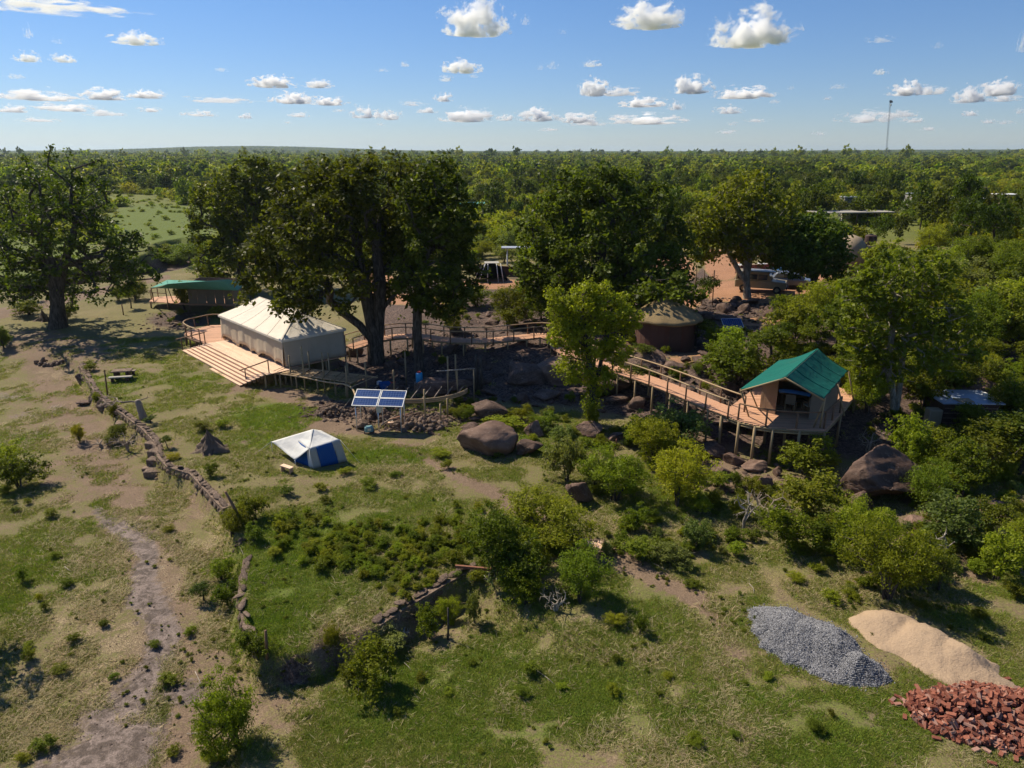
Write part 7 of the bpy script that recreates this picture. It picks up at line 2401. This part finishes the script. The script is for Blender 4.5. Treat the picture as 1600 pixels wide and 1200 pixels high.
NEAR = [
 (372, 1164, 104, 128, 'feather', 'round feathery olive bush by the muddy ground near the bottom, left of the gully'),
 (585, 1072, 92, 84, 'leafy', 'leafy round bush on the lawn below the ruined retaining wall'),
 (545, 1062, 40, 34, 'leafy', 'small leafy bush touching the left side of the leafy round bush'),
 (672, 998, 42, 56, 'leafy', 'upright vine covered stump right of the ruined retaining wall'),
 (822, 944, 60, 52, 'bright', 'bright leafy bush below the big feathery thicket, left of the diagonal trail'),
 (780, 905, 110, 110, 'feather_dark', 'big feathery thicket left part with dark stems'),
 (850, 850, 130, 82, 'feather', 'big bright feathery thicket right part overhanging the trail'),
 (810, 900, 90, 60, 'grey', 'grey green undergrowth in front of the big feathery thicket'),
 (908, 942, 90, 90, 'feather_dark', 'feathery bush with a clear stem standing below the pale offcuts'),
 (885, 752, 60, 72, 'grey', 'thin airy grey green bush behind the slanting jagged rock'),
 (960, 782, 96, 84, 'feather', 'dense dark feathery bush right of the slanting jagged rock'),
 (1060, 792, 104, 98, 'yellow', 'yellow green small tree with a pale stem in front of the deck'),
 (1020, 730, 80, 80, 'feather', 'bright feathery bush between the walkway and the yellow green tree'),
 (1060, 700, 90, 70, 'grey', 'pale green bush directly below the walkway to the green tent'),
 (1010, 700, 60, 56, 'bright', 'light green bush below the walkway, left of the pale green bush'),
 (930, 760, 40, 46, 'grey', 'low grey green bush beside the top of the slanting jagged rock'),
 (1255, 740, 78, 66, 'leafy', 'leafy yellowish bush growing against the stilts of the green tent deck'),
 (1255, 800, 90, 72, 'leafy', 'large leafy bush left of the giant smooth boulder'),
 (1235, 858, 80, 76, 'bright', 'fresh leafy bush below the large leafy bush'),
 (1295, 868, 70, 60, 'leafy', 'leafy bush in front of the dark red rock'),
 (1182, 776, 36, 30, 'leafy', 'small round leafy bush among the rocks below the deck stilts'),
 (1385, 936, 118, 130, 'feather', 'largest feathery bush at the edge of the lawn above the sand pile'),
 (1350, 872, 80, 96, 'feather', 'bright feathery bush behind the largest feathery bush'),
 (1425, 905, 70, 70, 'leafy', 'leafy bush touching the right side of the largest feathery bush'),
 (1488, 850, 96, 92, 'grey', 'pale grey green bush with bare branches below the giant boulder'),
 (1466, 922, 46, 76, 'grey', 'slender pale sapling on the bare earth above the sand pile'),
 (1556, 905, 86, 84, 'bright', 'bright leafy bush near the picture edge above the lawn'),
 (1590, 880, 70, 70, 'feather', 'feathery bush at the very edge of the picture above the lawn'),
 (1590, 935, 34, 26, 'leafy', 'low leafy weed bush at the right picture edge on the lawn'),
 (1530, 830, 70, 60, 'leafy', 'leafy bush beside the dark low rock near the right edge'),
 (1415, 728, 70, 84, 'bright', 'bright round bush behind the giant smooth boulder'),
 (1450, 800, 80, 80, 'feather_dark', 'olive bush hiding the right end of the giant boulder'),
 (1490, 770, 90, 90, 'leafy', 'broad leafy bush right of the giant boulder'),
 (1540, 750, 100, 90, 'tree_mid', 'dark leafy thicket below the flat roofed store, right part'),
 (1470, 720, 70, 60, 'leafy', 'leafy bush growing in front of the flat roofed store, left part'),
 (1590, 740, 90, 100, 'tree_dark', 'dark bushy tree at the right edge below the flat roofed store'),
 (1590, 660, 80, 80, 'leafy', 'leafy bush at the right edge beside the flat roofed store'),
 (1355, 645, 70, 80, 'feather', 'bright feathery bush directly behind the green canvas roof'),
 (1440, 640, 70, 60, 'leafy', 'leafy bush right of the twin stemmed tree, left of the store'),
 (1460, 615, 80, 70, 'feather_dark', 'olive bush left of the red outcrop rock'),
 (1150, 602, 100, 80, 'leafy', 'large leafy bush uphill between the walkway and the green roof'),
 (1142, 560, 60, 50, 'bright', 'fresh green bush in front of the small tilted blue panel'),
 (1115, 545, 40, 36, 'bright', 'small fresh bush left of the small tilted blue panel'),
 (1200, 570, 60, 60, 'tree_mid', 'dark bush in shade between the large leafy bush and the green roof'),
 (1240, 540, 80, 70, 'leafy', 'leafy bush behind the ridge of the green canvas roof'),
 (1270, 520, 80, 80, 'feather', 'bright bush on the slope below the parked silver car'),
 (1310, 545, 80, 84, 'leafy', 'olive leaf bush behind the green canvas roof, upper right'),
 (1235, 495, 50, 36, 'bright', 'low bright bush on rocks below the parked vehicles'),
 (1322, 500, 70, 60, 'feather', 'feathery bush left of the twin stemmed tree crown'),
 (795, 508, 72, 58, 'feather_dark', 'round olive bush standing just behind the curved walkway rail'),
 (846, 500, 40, 50, 'feather', 'bright bush to the right of the round olive bush'),
 (745, 478, 60, 36, 'leafy', 'low bushy growth below the small dark tent'),
 (705, 520, 40, 50, 'bright', 'bright leafy bush right of the slender trunk'),
 (700, 480, 60, 40, 'leafy', 'leafy bush between the slender tree and the orange sand'),
 (825, 478, 40, 40, 'leafy', 'leafy bush in front of the pole shelter'),
 (838, 455, 50, 50, 'tree_dark', 'dark little tree at the right end of the low red wall'),
 (30, 760, 72, 54, 'leafy', 'large leafy weed bush at the left edge of the meadow'),
 (5, 735, 50, 44, 'bright', 'bright leafy bush cut by the left edge of the meadow'),
 (362, 838, 54, 50, 'feather_dark', 'tall grassy bush growing over the end of the winding wall'),
 (400, 812, 44, 44, 'leafy', 'leafy bush right of the leaning dark post'),
 (396, 846, 30, 30, 'leafy', 'small leafy bush below the leaning dark post'),
 (356, 946, 40, 46, 'leafy', 'leafy bush pressed against the left of the broken kerb line'),
 (318, 938, 28, 30, 'tree_dark', 'small very dark bush left of the broken kerb line'),
 (345, 905, 40, 36, 'bright', 'fresh green bush above the small very dark bush'),
 (404, 1026, 54, 50, 'leafy', 'leafy bush at the lower end of the kerb line beside the weathered post'),
 (524, 1006, 30, 36, 'feather', 'small feathery bush in the eroded hollow of the gully'),
 (700, 970, 34, 40, 'feather', 'thin feathery growth right of the vine covered stump'),
 (742, 974, 30, 60, 'grey', 'single small sapling with a bare stem on the lawn'),
 (600, 1010, 60, 26, 'grey', 'low thin bush in front of the ruined retaining wall'),
 (192, 668, 0, 0, None, ''),
 (183, 690, 34, 26, 'feather_dark', 'low bush growing under the brushwood against the winding wall'),
 (125, 692, 22, 30, 'yellow', 'tiny yellow green sapling in the muddy meadow left of the brushwood'),
 (152, 632, 16, 20, 'leafy', 'little dark bush between the boulders of the winding wall'),
 (178, 655, 18, 26, 'leafy', 'small bush against the inner bend of the winding wall'),
 (236, 662, 20, 14, 'tree_dark', 'very small dark shrub at the foot of the dead grey stump'),
 (272, 716, 26, 10, 'yellow', 'tuft of yellow green grass beside the winding wall'),
 (262, 700, 16, 20, 'tree_dark', 'small dark cone shaped weed inside the winding wall'),
 (328, 745, 24, 24, 'leafy', 'small leafy bush below the pointed termite mound'),
 (320, 672, 26, 16, 'leafy', 'low leafy weeds just behind the pointed termite mound'),
 (345, 668, 22, 14, 'bright', 'bright low weeds right behind the pointed termite mound'),
 (205, 482, 22, 36, 'tree_mid', 'narrow upright bush left of the far green tent'),
 (185, 470, 36, 24, 'leafy', 'round bush beside the dirt track left of the far green tent'),
 (212, 470, 40, 34, 'feather_dark', 'olive bush between the dirt track and the far green tent'),
 (288, 484, 34, 44, 'leafy', 'leafy bush growing in front of the far green tent walls'),
 (340, 496, 24, 20, 'bright', 'fresh little bush behind the curved deck railing'),
 (40, 472, 34, 26, 'leafy', 'pale leafy bush on the brink of the dark river bank'),
 (105, 500, 30, 26, 'leafy', 'low bush at the foot of the tall spreading tree'),
 (6, 545, 30, 36, 'feather_dark', 'feathery bush cut by the left edge beside the mud'),
 (140, 580, 22, 16, 'leafy', 'small bush at the far end of the winding wall'),
 (285, 412, 50, 30, 'feather', 'feathery bush behind the far green tent by the track'),
 (330, 430, 60, 30, 'leafy', 'leafy bushes crowding behind the far green tent roof'),
 (392, 470, 40, 40, 'leafy', 'leafy bush at the right end of the far green tent'),
 (925, 672, 26, 40, 'bright', 'leafy creeper clump round the foot of the bright feathery tree'),
 (815, 655, 30, 24, 'bright', 'weedy bush between the shaded rocks and the grass'),
 (795, 668, 60, 20, 'bright', 'low spreading weeds uphill from the largest brown boulder'),
 (850, 668, 36, 26, 'leafy', 'leafy weeds right above the pinkish boulder'),
 (880, 690, 40, 30, 'grey', 'grey green weeds between the pinkish and the oval boulder'),
 (735, 655, 24, 22, 'leafy', 'leafy weed clump above the dark small boulder'),
 (985, 610, 60, 40, 'tree_dark', 'dark shrub hanging under the walkway stilts'),
 (1090, 800, 40, 30, 'bright', 'low bright weeds right of the yellow green small tree'),
 (990, 830, 46, 40, 'bright', 'light green leafy bush on the grass left above the trail'),
 (1000, 868, 60, 36, 'leafy', 'leafy clump just above the diagonal trail'),
 (1045, 880, 60, 34, 'grey', 'spreading grey green clump above the diagonal trail'),
 (1085, 860, 50, 50, 'grey', 'airy pale clump right of the spreading grey green clump'),
 (1120, 760, 40, 28, 'leafy', 'low bush hugging the flat topped slab rock'),
 (1330, 825, 50, 40, 'bright', 'bright weeds around the dark red rock'),
]
NEAR += [(48, 492, 50, 26, 'leafy', 'spreading bush on the near lip of the dark river bank'), (150, 436, 60, 30, 'tree_mid', 'dark bushy growth under the right side of the spreading tree crown'), (262, 408, 44, 26, 'leafy', 'bush between the meadow bank and the far green tent'), (310, 415, 60, 34, 'feather_dark', 'olive bush left of the meadow edge tree trunk'), (1010, 560, 40, 22, 'tree_dark', 'low dark bush at the foot of the thatched hut'), (1085, 540, 50, 46, 'tree_dark', 'dark bush at the right side of the thatched hut'), (975, 520, 50, 50, 'leafy', 'leafy bush between the bright feathery tree and the thatched hut')]
NEAR += [(-70, 1010, 150, 150, 'tree_dark', 'dark bushy tree just beyond the left edge of the picture')]
for px, py, w, h, kd, lab in NEAR:
    if kd: shrub(px, py, w, h, kd, lab, group='bushes growing round the camp')
# weed tufts on the open ground
LMN = [((500, 720), 'the camping tent'), ((762, 700), 'the largest brown boulder'), ((585, 1040), 'the leafy round bush'), ((385, 1090), 'the feathery olive bush'), ((850, 820), 'the feathery thicket'), ((1280, 1010), 'the gravel pile'), ((1450, 1010), 'the sand pile'), ((1520, 1120), 'the brick pile'),
       ((330, 690), 'the termite mound'), ((250, 720), 'the stone steps'), ((205, 835), 'the wet mud patch'), ((190, 1110), 'the big mud patch'), ((30, 740), 'the leafy meadow bush'), ((650, 940), 'the ruined wall'), ((1050, 740), 'the yellow green tree'), ((1120, 950), 'the trail end'), ((1385, 880), 'the largest feathery bush'), ((190, 590), 'the picnic table'), ((375, 930), 'the kerb line'), ((400, 790), 'the leaning post')]
TU = [(830, 1050, 30, 22), (815, 1088, 24, 16), (962, 1086, 24, 18), (1000, 990, 26, 34), (962, 978, 30, 22), (962, 1034, 16, 14), (1273, 1144, 26, 20), (1298, 938, 30, 18), (1300, 1120, 14, 12), (1086, 1160, 26, 14), (445, 772, 26, 14), (508, 785, 20, 10), (505, 766, 24, 12), (700, 732, 18, 14), (688, 712, 30, 10), (36, 908, 18, 26), (104, 914, 22, 14), (62, 938, 12, 12), (70, 952, 16, 16), (86, 872, 16, 10), (90, 1052, 28, 14), (50, 1028, 24, 20), (47, 1012, 18, 12), (68, 1168, 34, 22), (35, 1190, 20, 14), (118, 1000, 22, 14), (162, 980, 18, 12),
      (268, 1066, 30, 16), (180, 1062, 16, 12), (268, 830, 20, 10), (82, 806, 22, 14), (14, 770, 22, 14), (45, 788, 14, 10), (25, 800, 14, 8), (430, 870, 24, 16), (640, 940, 18, 18), (575, 760, 30, 12), (1190, 812, 24, 16), (1080, 916, 30, 10), (1240, 905, 30, 14), (1440, 950, 26, 16), (1530, 965, 26, 14), (1335, 935, 30, 12), (270, 1180, 26, 14), (330, 1190, 30, 26), (480, 1120, 14, 8), (660, 1062, 18, 14), (700, 1085, 16, 10), (765, 838, 20, 10), (540, 740, 20, 10), (620, 745, 20, 8), (240, 1010, 20, 12), (300, 990, 20, 12), (1540, 1000, 20, 12),
      (1200, 1060, 16, 10), (1150, 1150, 18, 10), (740, 1040, 18, 10), (880, 1075, 18, 10), (620, 1115, 18, 10), (1040, 1060, 20, 10)]
tl_ = []
for i, (px, py, w, h) in enumerate(TU):
    kd = ['leafy', 'feather_dark', 'bright', 'leafy', 'feather'][i % 5]
    hue = {'leafy': 'leafy green', 'feather_dark': 'spiky olive', 'bright': 'fresh green', 'feather': 'fine bright green'}[kd]
    sz = 'large' if w > 25 else ('tiny' if w < 16 else 'small')
    g = G(px, py)
    lab, a, b = near_label('%s %s weed tuft' % (sz, hue), g.x, g.y, g.z, LMN)
    o = shrub(px, py, w, h, kd, lab, name='weed_tuft', cat='weed', group='weed tufts on the open ground')
    tl_.append((lab, a, b, o))
dedupe(tl_)
# patches of low leafy growth nobody could count
r8 = np.random.default_rng(88)
def px_scatter(regs, n):
    out = []
    per = [q[4] for q in regs]; tot = sum(per)
    for cx, cy_, rx, ry, wgt, *rot in regs:
        m = int(n * wgt / tot); a = r8.random(m) * 6.28; q = np.sqrt(r8.random(m))
        x = np.cos(a) * q * rx; y = np.sin(a) * q * ry
        t = R(rot[0]) if rot else 0
        out.append(np.stack([cx + x * math.cos(t) - y * math.sin(t), cy_ + x * math.sin(t) + y * math.cos(t)], -1))
    p = np.concatenate(out); return p
def patch(name, label, regs, n, kinds, smin, smax, zf=0.9, thin=None):
    p = px_scatter(regs, n)
    g = Gm(p[:, 0], p[:, 1])
    if thin is not None:
        k = fbm(g[:, 0] * thin, g[:, 1] * thin, 77, 3) > 0.47; g = g[k]
    s = smin + (smax - smin) * r8.random(len(g)) ** 1.6
    ms = []
    for kd in kinds:
        for w, c in TPL[kd]: ms.append(join_meshes(kd, [w, c]))
    scatter(name, label, g, np.stack([s, s, s * zf * r8.uniform(0.7, 1.2, len(g))], -1), r8.random(len(g)) * 6.28, r8.integers(0, len(ms), len(g)), ms)
patch('weed_patch', 'dense patch of knee high leafy weeds above the ruined wall', [(500, 850, 70, 34, 3), (590, 860, 90, 40, 5), (680, 850, 70, 36, 3), (620, 905, 60, 28, 2), (540, 880, 50, 30, 1.5), (730, 820, 50, 40, 1.5), (470, 820, 40, 20, .6)], 360, ['leafy', 'bright', 'bright'], 0.12, 0.38, 0.85)
patch('undergrowth', 'low mixed undergrowth covering the bushy slope round the rocks and stilts', [(1000, 730, 110, 60, 3), (1220, 800, 110, 50, 3), (1400, 870, 160, 60, 4), (1520, 760, 100, 120, 6), (1440, 680, 90, 60, 3), (1330, 560, 90, 60, 3), (1160, 560, 90, 60, 2.2), (870, 700, 120, 30, 2), (820, 660, 80, 14, 1.2), (1050, 850, 130, 36, 2.5), (800, 860, 120, 60, 3), (300, 500, 60, 16, 0.8), (1280, 480, 60, 26, 1.5), (1560, 600, 60, 90, 3), (720, 490, 70, 18, 1.0), (850, 490, 60, 26, 1.0), (640, 500, 40, 10, .3), (740, 640, 90, 22, 1.6), (640, 565, 60, 14, .6), (1000, 545, 50, 14, .8), (900, 610, 60, 18, .8), (1100, 590, 50, 20, 1.0)], 900, ['leafy', 'grey', 'bright', 'feather_dark'], 0.12, 0.55, 0.9)
patch('slope_thicket', 'dense leafy thicket filling the shaded slope at the right edge', [(1520, 560, 110, 60, 4), (1560, 700, 70, 60, 3), (1480, 740, 60, 50, 1.6), (1440, 560, 60, 60, 2), (1240, 560, 40, 30, 1), (1330, 600, 40, 40, 1.2), (1350, 470, 60, 40, 2), (1450, 480, 120, 50, 4), (1580, 480, 60, 60, 2.5), (900, 470, 30, 20, .3)], 210, ['tree_mid', 'leafy', 'feather', 'bright'], 0.8, 1.5, 0.8)
patch('meadow_bushes', 'low bushes dotted over the far meadow and along the river bank', [(230, 345, 90, 30, 2), (200, 312, 80, 8, 2), (60, 400, 70, 40, 1.0), (290, 400, 50, 16, 1.5), (260, 325, 60, 10, 1)], 190, ['m_bright', 'm_olive'], 0.3, 1.3, 0.8)
patch('herbs', 'small broad leaved herbs dotted through the grass', [(700, 1000, 500, 190, 6), (1000, 800, 420, 120, 5), (200, 900, 260, 250, 4), (560, 760, 240, 60, 3), (1300, 960, 280, 40, 2), (300, 620, 160, 60, 1.5)], 1500, ['leafy', 'feather_dark'], 0.03, 0.13, 0.8, thin=0.5)

# ------------------------------------------------------------------ grass
def tuft_mesh(name, seed, nb, h, spread, mat, lean=0.5, wid=0.006):
    r = np.random.default_rng(seed); V = []; T = []
    for i in range(nb):
        a = r.random() * 6.28; q = spread * math.sqrt(r.random()); b = np.array([math.cos(a) * q, math.sin(a) * q, -0.01])
        a2 = r.random() * 6.28; L = h * (0.5 + 0.8 * r.random()); d = np.array([math.cos(a2) * lean, math.sin(a2) * lean, 1.0]) * L
        s = np.array([-math.sin(a2), math.cos(a2), 0]) * wid
        m = b + d * 0.5; m[2] *= 1.15
        V += [b - s, b + s, m + s * 0.8, m - s * 0.8, m - s * 0.8, m + s * 0.8, b + d + s * 0.15, b + d - s * 0.15]
        T += [r.random()] * 8
    me = mesh_np(name, np.array(V), np.arange(len(V)).reshape(-1, 4)); add_attr(me, 'tint', T); me.materials.append(M[mat]); return me
GT = [tuft_mesh('tuft', 1, 18, 0.040, 0.11, 'grass_blade', 0.8, 0.006), tuft_mesh('tuft', 2, 18, 0.034, 0.13, 'grass_blade', 1.1, 0.006), tuft_mesh('tuft', 3, 20, 0.050, 0.10, 'grass_lush', 0.7, 0.006), tuft_mesh('tuft', 4, 18, 0.040, 0.12, 'grass_lush', 1.0, 0.006), tuft_mesh('tuft', 5, 12, 0.050, 0.13, 'straw', 1.6, 0.005), tuft_mesh('tuft', 6, 9, 0.06, 0.15, 'straw', 2.4, 0.005)]
N = 300000
Y0 = 13.5; 
yy = Y0 * (62 / Y0) ** (r8.random(N) ** 0.92)
xx = (r8.random(N) * 2 - 1) * (yy * 0.80 + 3)
def attr_at(arr, x, y):
    i = np.clip(np.searchsorted(xs, x), 0, nx - 1); j = np.clip(np.searchsorted(ys, y), 0, ny - 1)
    return arr.reshape(ny, nx)[j, i]
bare = np.maximum.reduce([attr_at(dirt, xx, yy) * 1.0, attr_at(mud, xx, yy) * 1.4, attr_at(sand, xx, yy) * 1.4, attr_at(rock, xx, yy) * 1.3])
lu = attr_at(lush, xx, yy); dr = attr_at(dry, xx, yy)
nz = fbm(xx / 1.3, yy / 1.3, 91, 4)
keep = (nz + 0.12 * (r8.random(N) - 0.5) > 0.40 + 0.30 * np.clip(bare, 0, 1.2) - 0.3 * lu) & (bare < 1.05 + 0.3 * r8.random(N))
for pile in (gp, sp_, bp):
    pass
def in_px(cx, cy_, rx, ry, rot):
    a, b = pix(xx, yy, 0); t = R(rot); u = (a - cx) * math.cos(t) + (b - cy_) * math.sin(t); v = -(a - cx) * math.sin(t) + (b - cy_) * math.cos(t)
    return (u / rx) ** 2 + (v / ry) ** 2 < 1
keep &= ~(in_px(1283, 1010, 118, 44, 27) | in_px(1445, 1010, 120, 40, 25) | in_px(1540, 1125, 120, 50, 8) | in_px(500, 722, 44, 14, 0))
xx, yy, nz, lu, dr, bare = xx[keep], yy[keep], nz[keep], lu[keep], dr[keep], bare[keep]
u = r8.random(len(xx))
n2 = fbm(xx / 3.1, yy / 3.1, 95, 3)
straw = u < np.clip(0.08 + 0.6 * dr + 0.7 * (n2 - 0.52) + 0.25 * bare - 0.20 * lu, 0.02, 0.65)
lushm = ~straw & (r8.random(len(xx)) < np.clip(lu * 0.9 + 1.2 * (0.47 - n2), 0.05, 0.95))
ix = np.where(straw, 4 + r8.integers(0, 2, len(xx)), np.where(lushm, 2, 0) + r8.integers(0, 2, len(xx)))
sc_ = (0.6 + 0.8 * r8.random(len(xx))) * (0.8 + yy / 50)
scatter('grass', 'short green and straw coloured grass over the open ground', np.stack([xx, yy, height(xx, yy)], -1), sc_, r8.random(len(xx)) * 6.28, ix, GT)

pl = px_scatter([(230, 900, 200, 300, 5), (560, 650, 160, 40, 1.2), (1150, 780, 160, 60, 1.5), (1000, 1050, 500, 140, 3), (1420, 1080, 160, 60, 1.2), (460, 1090, 110, 60, 0.8), (110, 600, 120, 60, 1), (1330, 1000, 200, 70, 1)], 4200)
pl = Gm(pl[:, 0], pl[:, 1]); ls = 0.012 + 0.045 * r8.random(len(pl)) ** 3
scatter('pebbles', 'small stones and clods lying on the bare earth and grass', pl + np.array([0, 0, 0.004]), np.stack([ls, ls, ls * 0.7], -1), r8.random(len(pl)) * 6.28, r8.integers(0, 4, len(pl)), STONES[:4])

# ------------------------------------------------------------------ clouds
def cloud_mat(name, d, th):
    """ragged vapour: density from noise that thins out towards the outside of the body"""
    m = NT(name)
    tc = m.coord()
    oi = m.n('ObjectInfo').outputs['Random']
    cb = m.n('CombineXYZ'); m.l(m.math('MULTIPLY', oi, 40), cb.inputs[0]); m.l(m.math('MULTIPLY', oi, 23), cb.inputs[1])
    va = m.n('VectorMath', _operation='ADD'); m.l(tc, va.inputs[0]); m.l(cb.outputs[0], va.inputs[1])
    n = m.noise(1.7, 6, 0.6, m.vscale(va.outputs[0], (1.9, 1.2, 1.7)), 0.3)
    sx = m.n('SeparateXYZ'); m.l(tc, sx.inputs[0])
    rx = m.math('POWER', m.math('ABSOLUTE', sx.outputs[0]), 2.0)
    ry = m.math('POWER', m.math('ABSOLUTE', sx.outputs[1]), 2.0)
    rz = m.math('POWER', m.math('DIVIDE', m.math('SUBTRACT', sx.outputs[2], 0.12), 0.85), 2.0)
    rr = m.math('SQRT', m.math('ADD', m.math('ADD', rx, ry), rz))
    f = m.math('SUBTRACT', m.math('MULTIPLY_ADD', n, 4.2, -1.25), m.math('MULTIPLY', rr, 1.25))
    den = m.math('MULTIPLY', m.step(f, th, th + 0.35), d)
    v = m.n('VolumePrincipled'); v.inputs['Color'].default_value = (1, 1, 1, 1); v.inputs['Anisotropy'].default_value = 0.2
    m.l(den, v.inputs['Density'])
    m.l(v.outputs[0], m.out.inputs['Volume']); return m.m
CM = [cloud_mat('cloud', 0.026, 0.12), cloud_mat('cloud_soft', 0.014, 0.25), cloud_mat('cloud_thin', 0.006, 0.28)]
def cloud_mesh(seed):
    """outer hull of a cloud: a low dome; the ragged edge inside it comes from the vapour's density"""
    bm = bmesh.new(); bmesh.ops.create_icosphere(bm, subdivisions=4, radius=1.0)
    me = bpy.data.meshes.new('cloud'); bm.to_mesh(me); bm.free()
    n = len(me.vertices); v = np.empty(n * 3); me.vertices.foreach_get('co', v); v = v.reshape(-1, 3)
    v *= (1 + 0.10 * (fbm(v[:, 0] * 2 + seed, v[:, 1] * 2 + v[:, 2], seed, 3) - 0.5))[:, None]
    v[:, 2] = np.where(v[:, 2] < 0, v[:, 2] * 0.22, v[:, 2]) + 0.1
    me.vertices.foreach_set('co', v.ravel().astype(np.float32)); me.update()
    return me
CLM = []
for ci in range(3):
    for k in range(5):
        me = cloud_mesh(40 + k); me.materials.append(CM[ci]); CLM.append(me)
CL = [(742, 25, 96, 50, 0), (1171, 42, 108, 50, 0), (1016, 22, 92, 36, 0), (975, 34, 40, 12, 1), (213, 59, 60, 18, 0), (44, 47, 14, 20, 1), (44, 88, 34, 14, 0), (100, 90, 32, 12, 0), (60, 2, 240, 18, 1), (428, 127, 60, 16, 0), (499, 130, 38, 12, 0), (166, 146, 62, 16, 0), (230, 146, 46, 12, 0), (55, 147, 124, 16, 1),
      (22, 168, 50, 12, 1), (105, 165, 86, 14, 1), (165, 175, 62, 10, 2), (235, 170, 36, 8, 1), (345, 154, 110, 10, 2), (312, 176, 50, 9, 1), (384, 180, 24, 8, 1), (457, 152, 56, 16, 0), (513, 157, 50, 12, 0), (467, 178, 30, 8, 1), (530, 171, 24, 6, 2), (570, 173, 44, 18, 1), (606, 177, 44, 16, 1), (722, 103, 52, 18, 0), (698, 121, 24, 10, 1), (740, 117, 20, 7, 2), (694, 151, 26, 12, 0), (632, 99, 18, 8, 1),
      (645, 160, 44, 8, 2), (667, 171, 34, 9, 1), (732, 178, 82, 20, 1), (790, 182, 28, 10, 1), (821, 30, 16, 14, 1), (925, 98, 30, 10, 1), (930, 135, 44, 24, 0), (965, 141, 60, 14, 1), (1080, 130, 54, 26, 0), (1160, 144, 76, 16, 0), (1003, 159, 66, 13, 0), (838, 177, 60, 20, 1), (905, 182, 56, 16, 1), (920, 190, 60, 10, 2), (1010, 184, 110, 16, 1), (1056, 163, 26, 14, 1), (1138, 170, 42, 12, 1), (863, 100, 22, 12, 2),
      (844, 103, 14, 10, 2), (1376, 111, 22, 9, 1), (1376, 60, 46, 10, 2), (1465, 69, 16, 11, 2), (1415, 137, 46, 20, 0), (1456, 139, 48, 14, 1), (1515, 146, 44, 22, 0), (1558, 136, 48, 22, 0), (1570, 151, 44, 12, 1), (1596, 60, 16, 34, 1), (1516, 176, 26, 8, 1), (1545, 188, 20, 7, 1), (1360, 180, 90, 18, 2), (1410, 176, 50, 10, 2), (1430, 187, 26, 7, 1), (880, 48, 16, 8, 2), (1242, 53, 16, 8, 2), (1592, 172, 14, 9, 1),
      (1308, 134, 26, 8, 2), (1235, 135, 12, 8, 2), (1210, 157, 20, 7, 2), (1182, 187, 36, 6, 2), (1144, 192, 18, 6, 2), (1137, 205, 34, 6, 2), (1280, 207, 22, 7, 2), (1293, 152, 14, 6, 1), (24, 118, 30, 8, 2), (90, 62, 20, 10, 2), (1570, 190, 26, 6, 2), (1450, 200, 30, 6, 2), (595, 193, 14, 5, 2), (450, 190, 14, 5, 2), (858, 201, 30, 6, 2), (345, 108, 26, 6, 2), (598, 108, 22, 6, 2), (60, 186, 60, 7, 2), (1500, 158, 30, 6, 2)]
cl_ = []
for i, (px, py, w, h, m) in enumerate(CL):
    a = (px - 800) / FPX; b = (600 - (py + h / 2)) / FPX
    d = Vector((a, CT + b * ST, -ST + b * CT)); t = (1150 + (i * 37) % 200) / max(d.z, 0.03)
    c = Vector((0, 0, CAM_H)) + d * t
    k = t / FPX
    o = obj('cloud', CLM[m * 5 + (i * 3 + i // 5) % 5], None, None, c)
    o.scale = (w * k / 2 * 1.45, w * k / 2 * 0.8, h * k * 1.18); o.rotation_euler = (0, 0, -math.atan2(c.x, c.y) * 1.0 + (math.pi if i % 2 else 0))
    sz = 'large' if w > 85 else ('small' if w < 35 else 'medium')
    form = ['puffy white', 'soft white', 'faint thin'][m]
    hgt = 'high in the sky' if py < 70 else ('midway up the sky' if py < 140 else ('low above the horizon' if py < 182 else 'just above the horizon'))
    over = min([((90, 0), 'the spreading tree'), ((250, 0), 'the meadow'), ((450, 0), 'the huge dark tree'), ((655, 0), 'the slender tree'), ((800, 0), 'the small dark tent'), ((940, 0), 'the rounded dark tree'), ((1168, 0), 'the parked truck'), ((1300, 0), 'the mud hut'), ((1388, 0), 'the radio mast'), ((1540, 0), 'the white roofs')], key=lambda q: abs(q[0][0] - px))[1]
    lab = '%s %s cloud %s over %s' % (sz, form, hgt, over)
    tag(o, lab, 'cloud', 'clouds in the blue sky'); cl_.append((lab, px, py, o))
dedupe(cl_)

# ------------------------------------------------------------------ air
def haze():
    m = NT('haze')
    v = m.n('VolumePrincipled')
    v.inputs['Color'].default_value = (0.66, 0.82, 1.0, 1)
    v.inputs['Density'].default_value = HAZE_D
    v.inputs['Anisotropy'].default_value = 0.3
    m.l(v.outputs[0], m.out.inputs['Volume'])
    b = MB(); b.box((0, 0, 38.0), (29600, 29600, 104))
    tag(b.build('haze', m.m), 'thin blue haze lying over the distant bushland', None, None, 'stuff')
HAZE_D = 0.00007
haze()
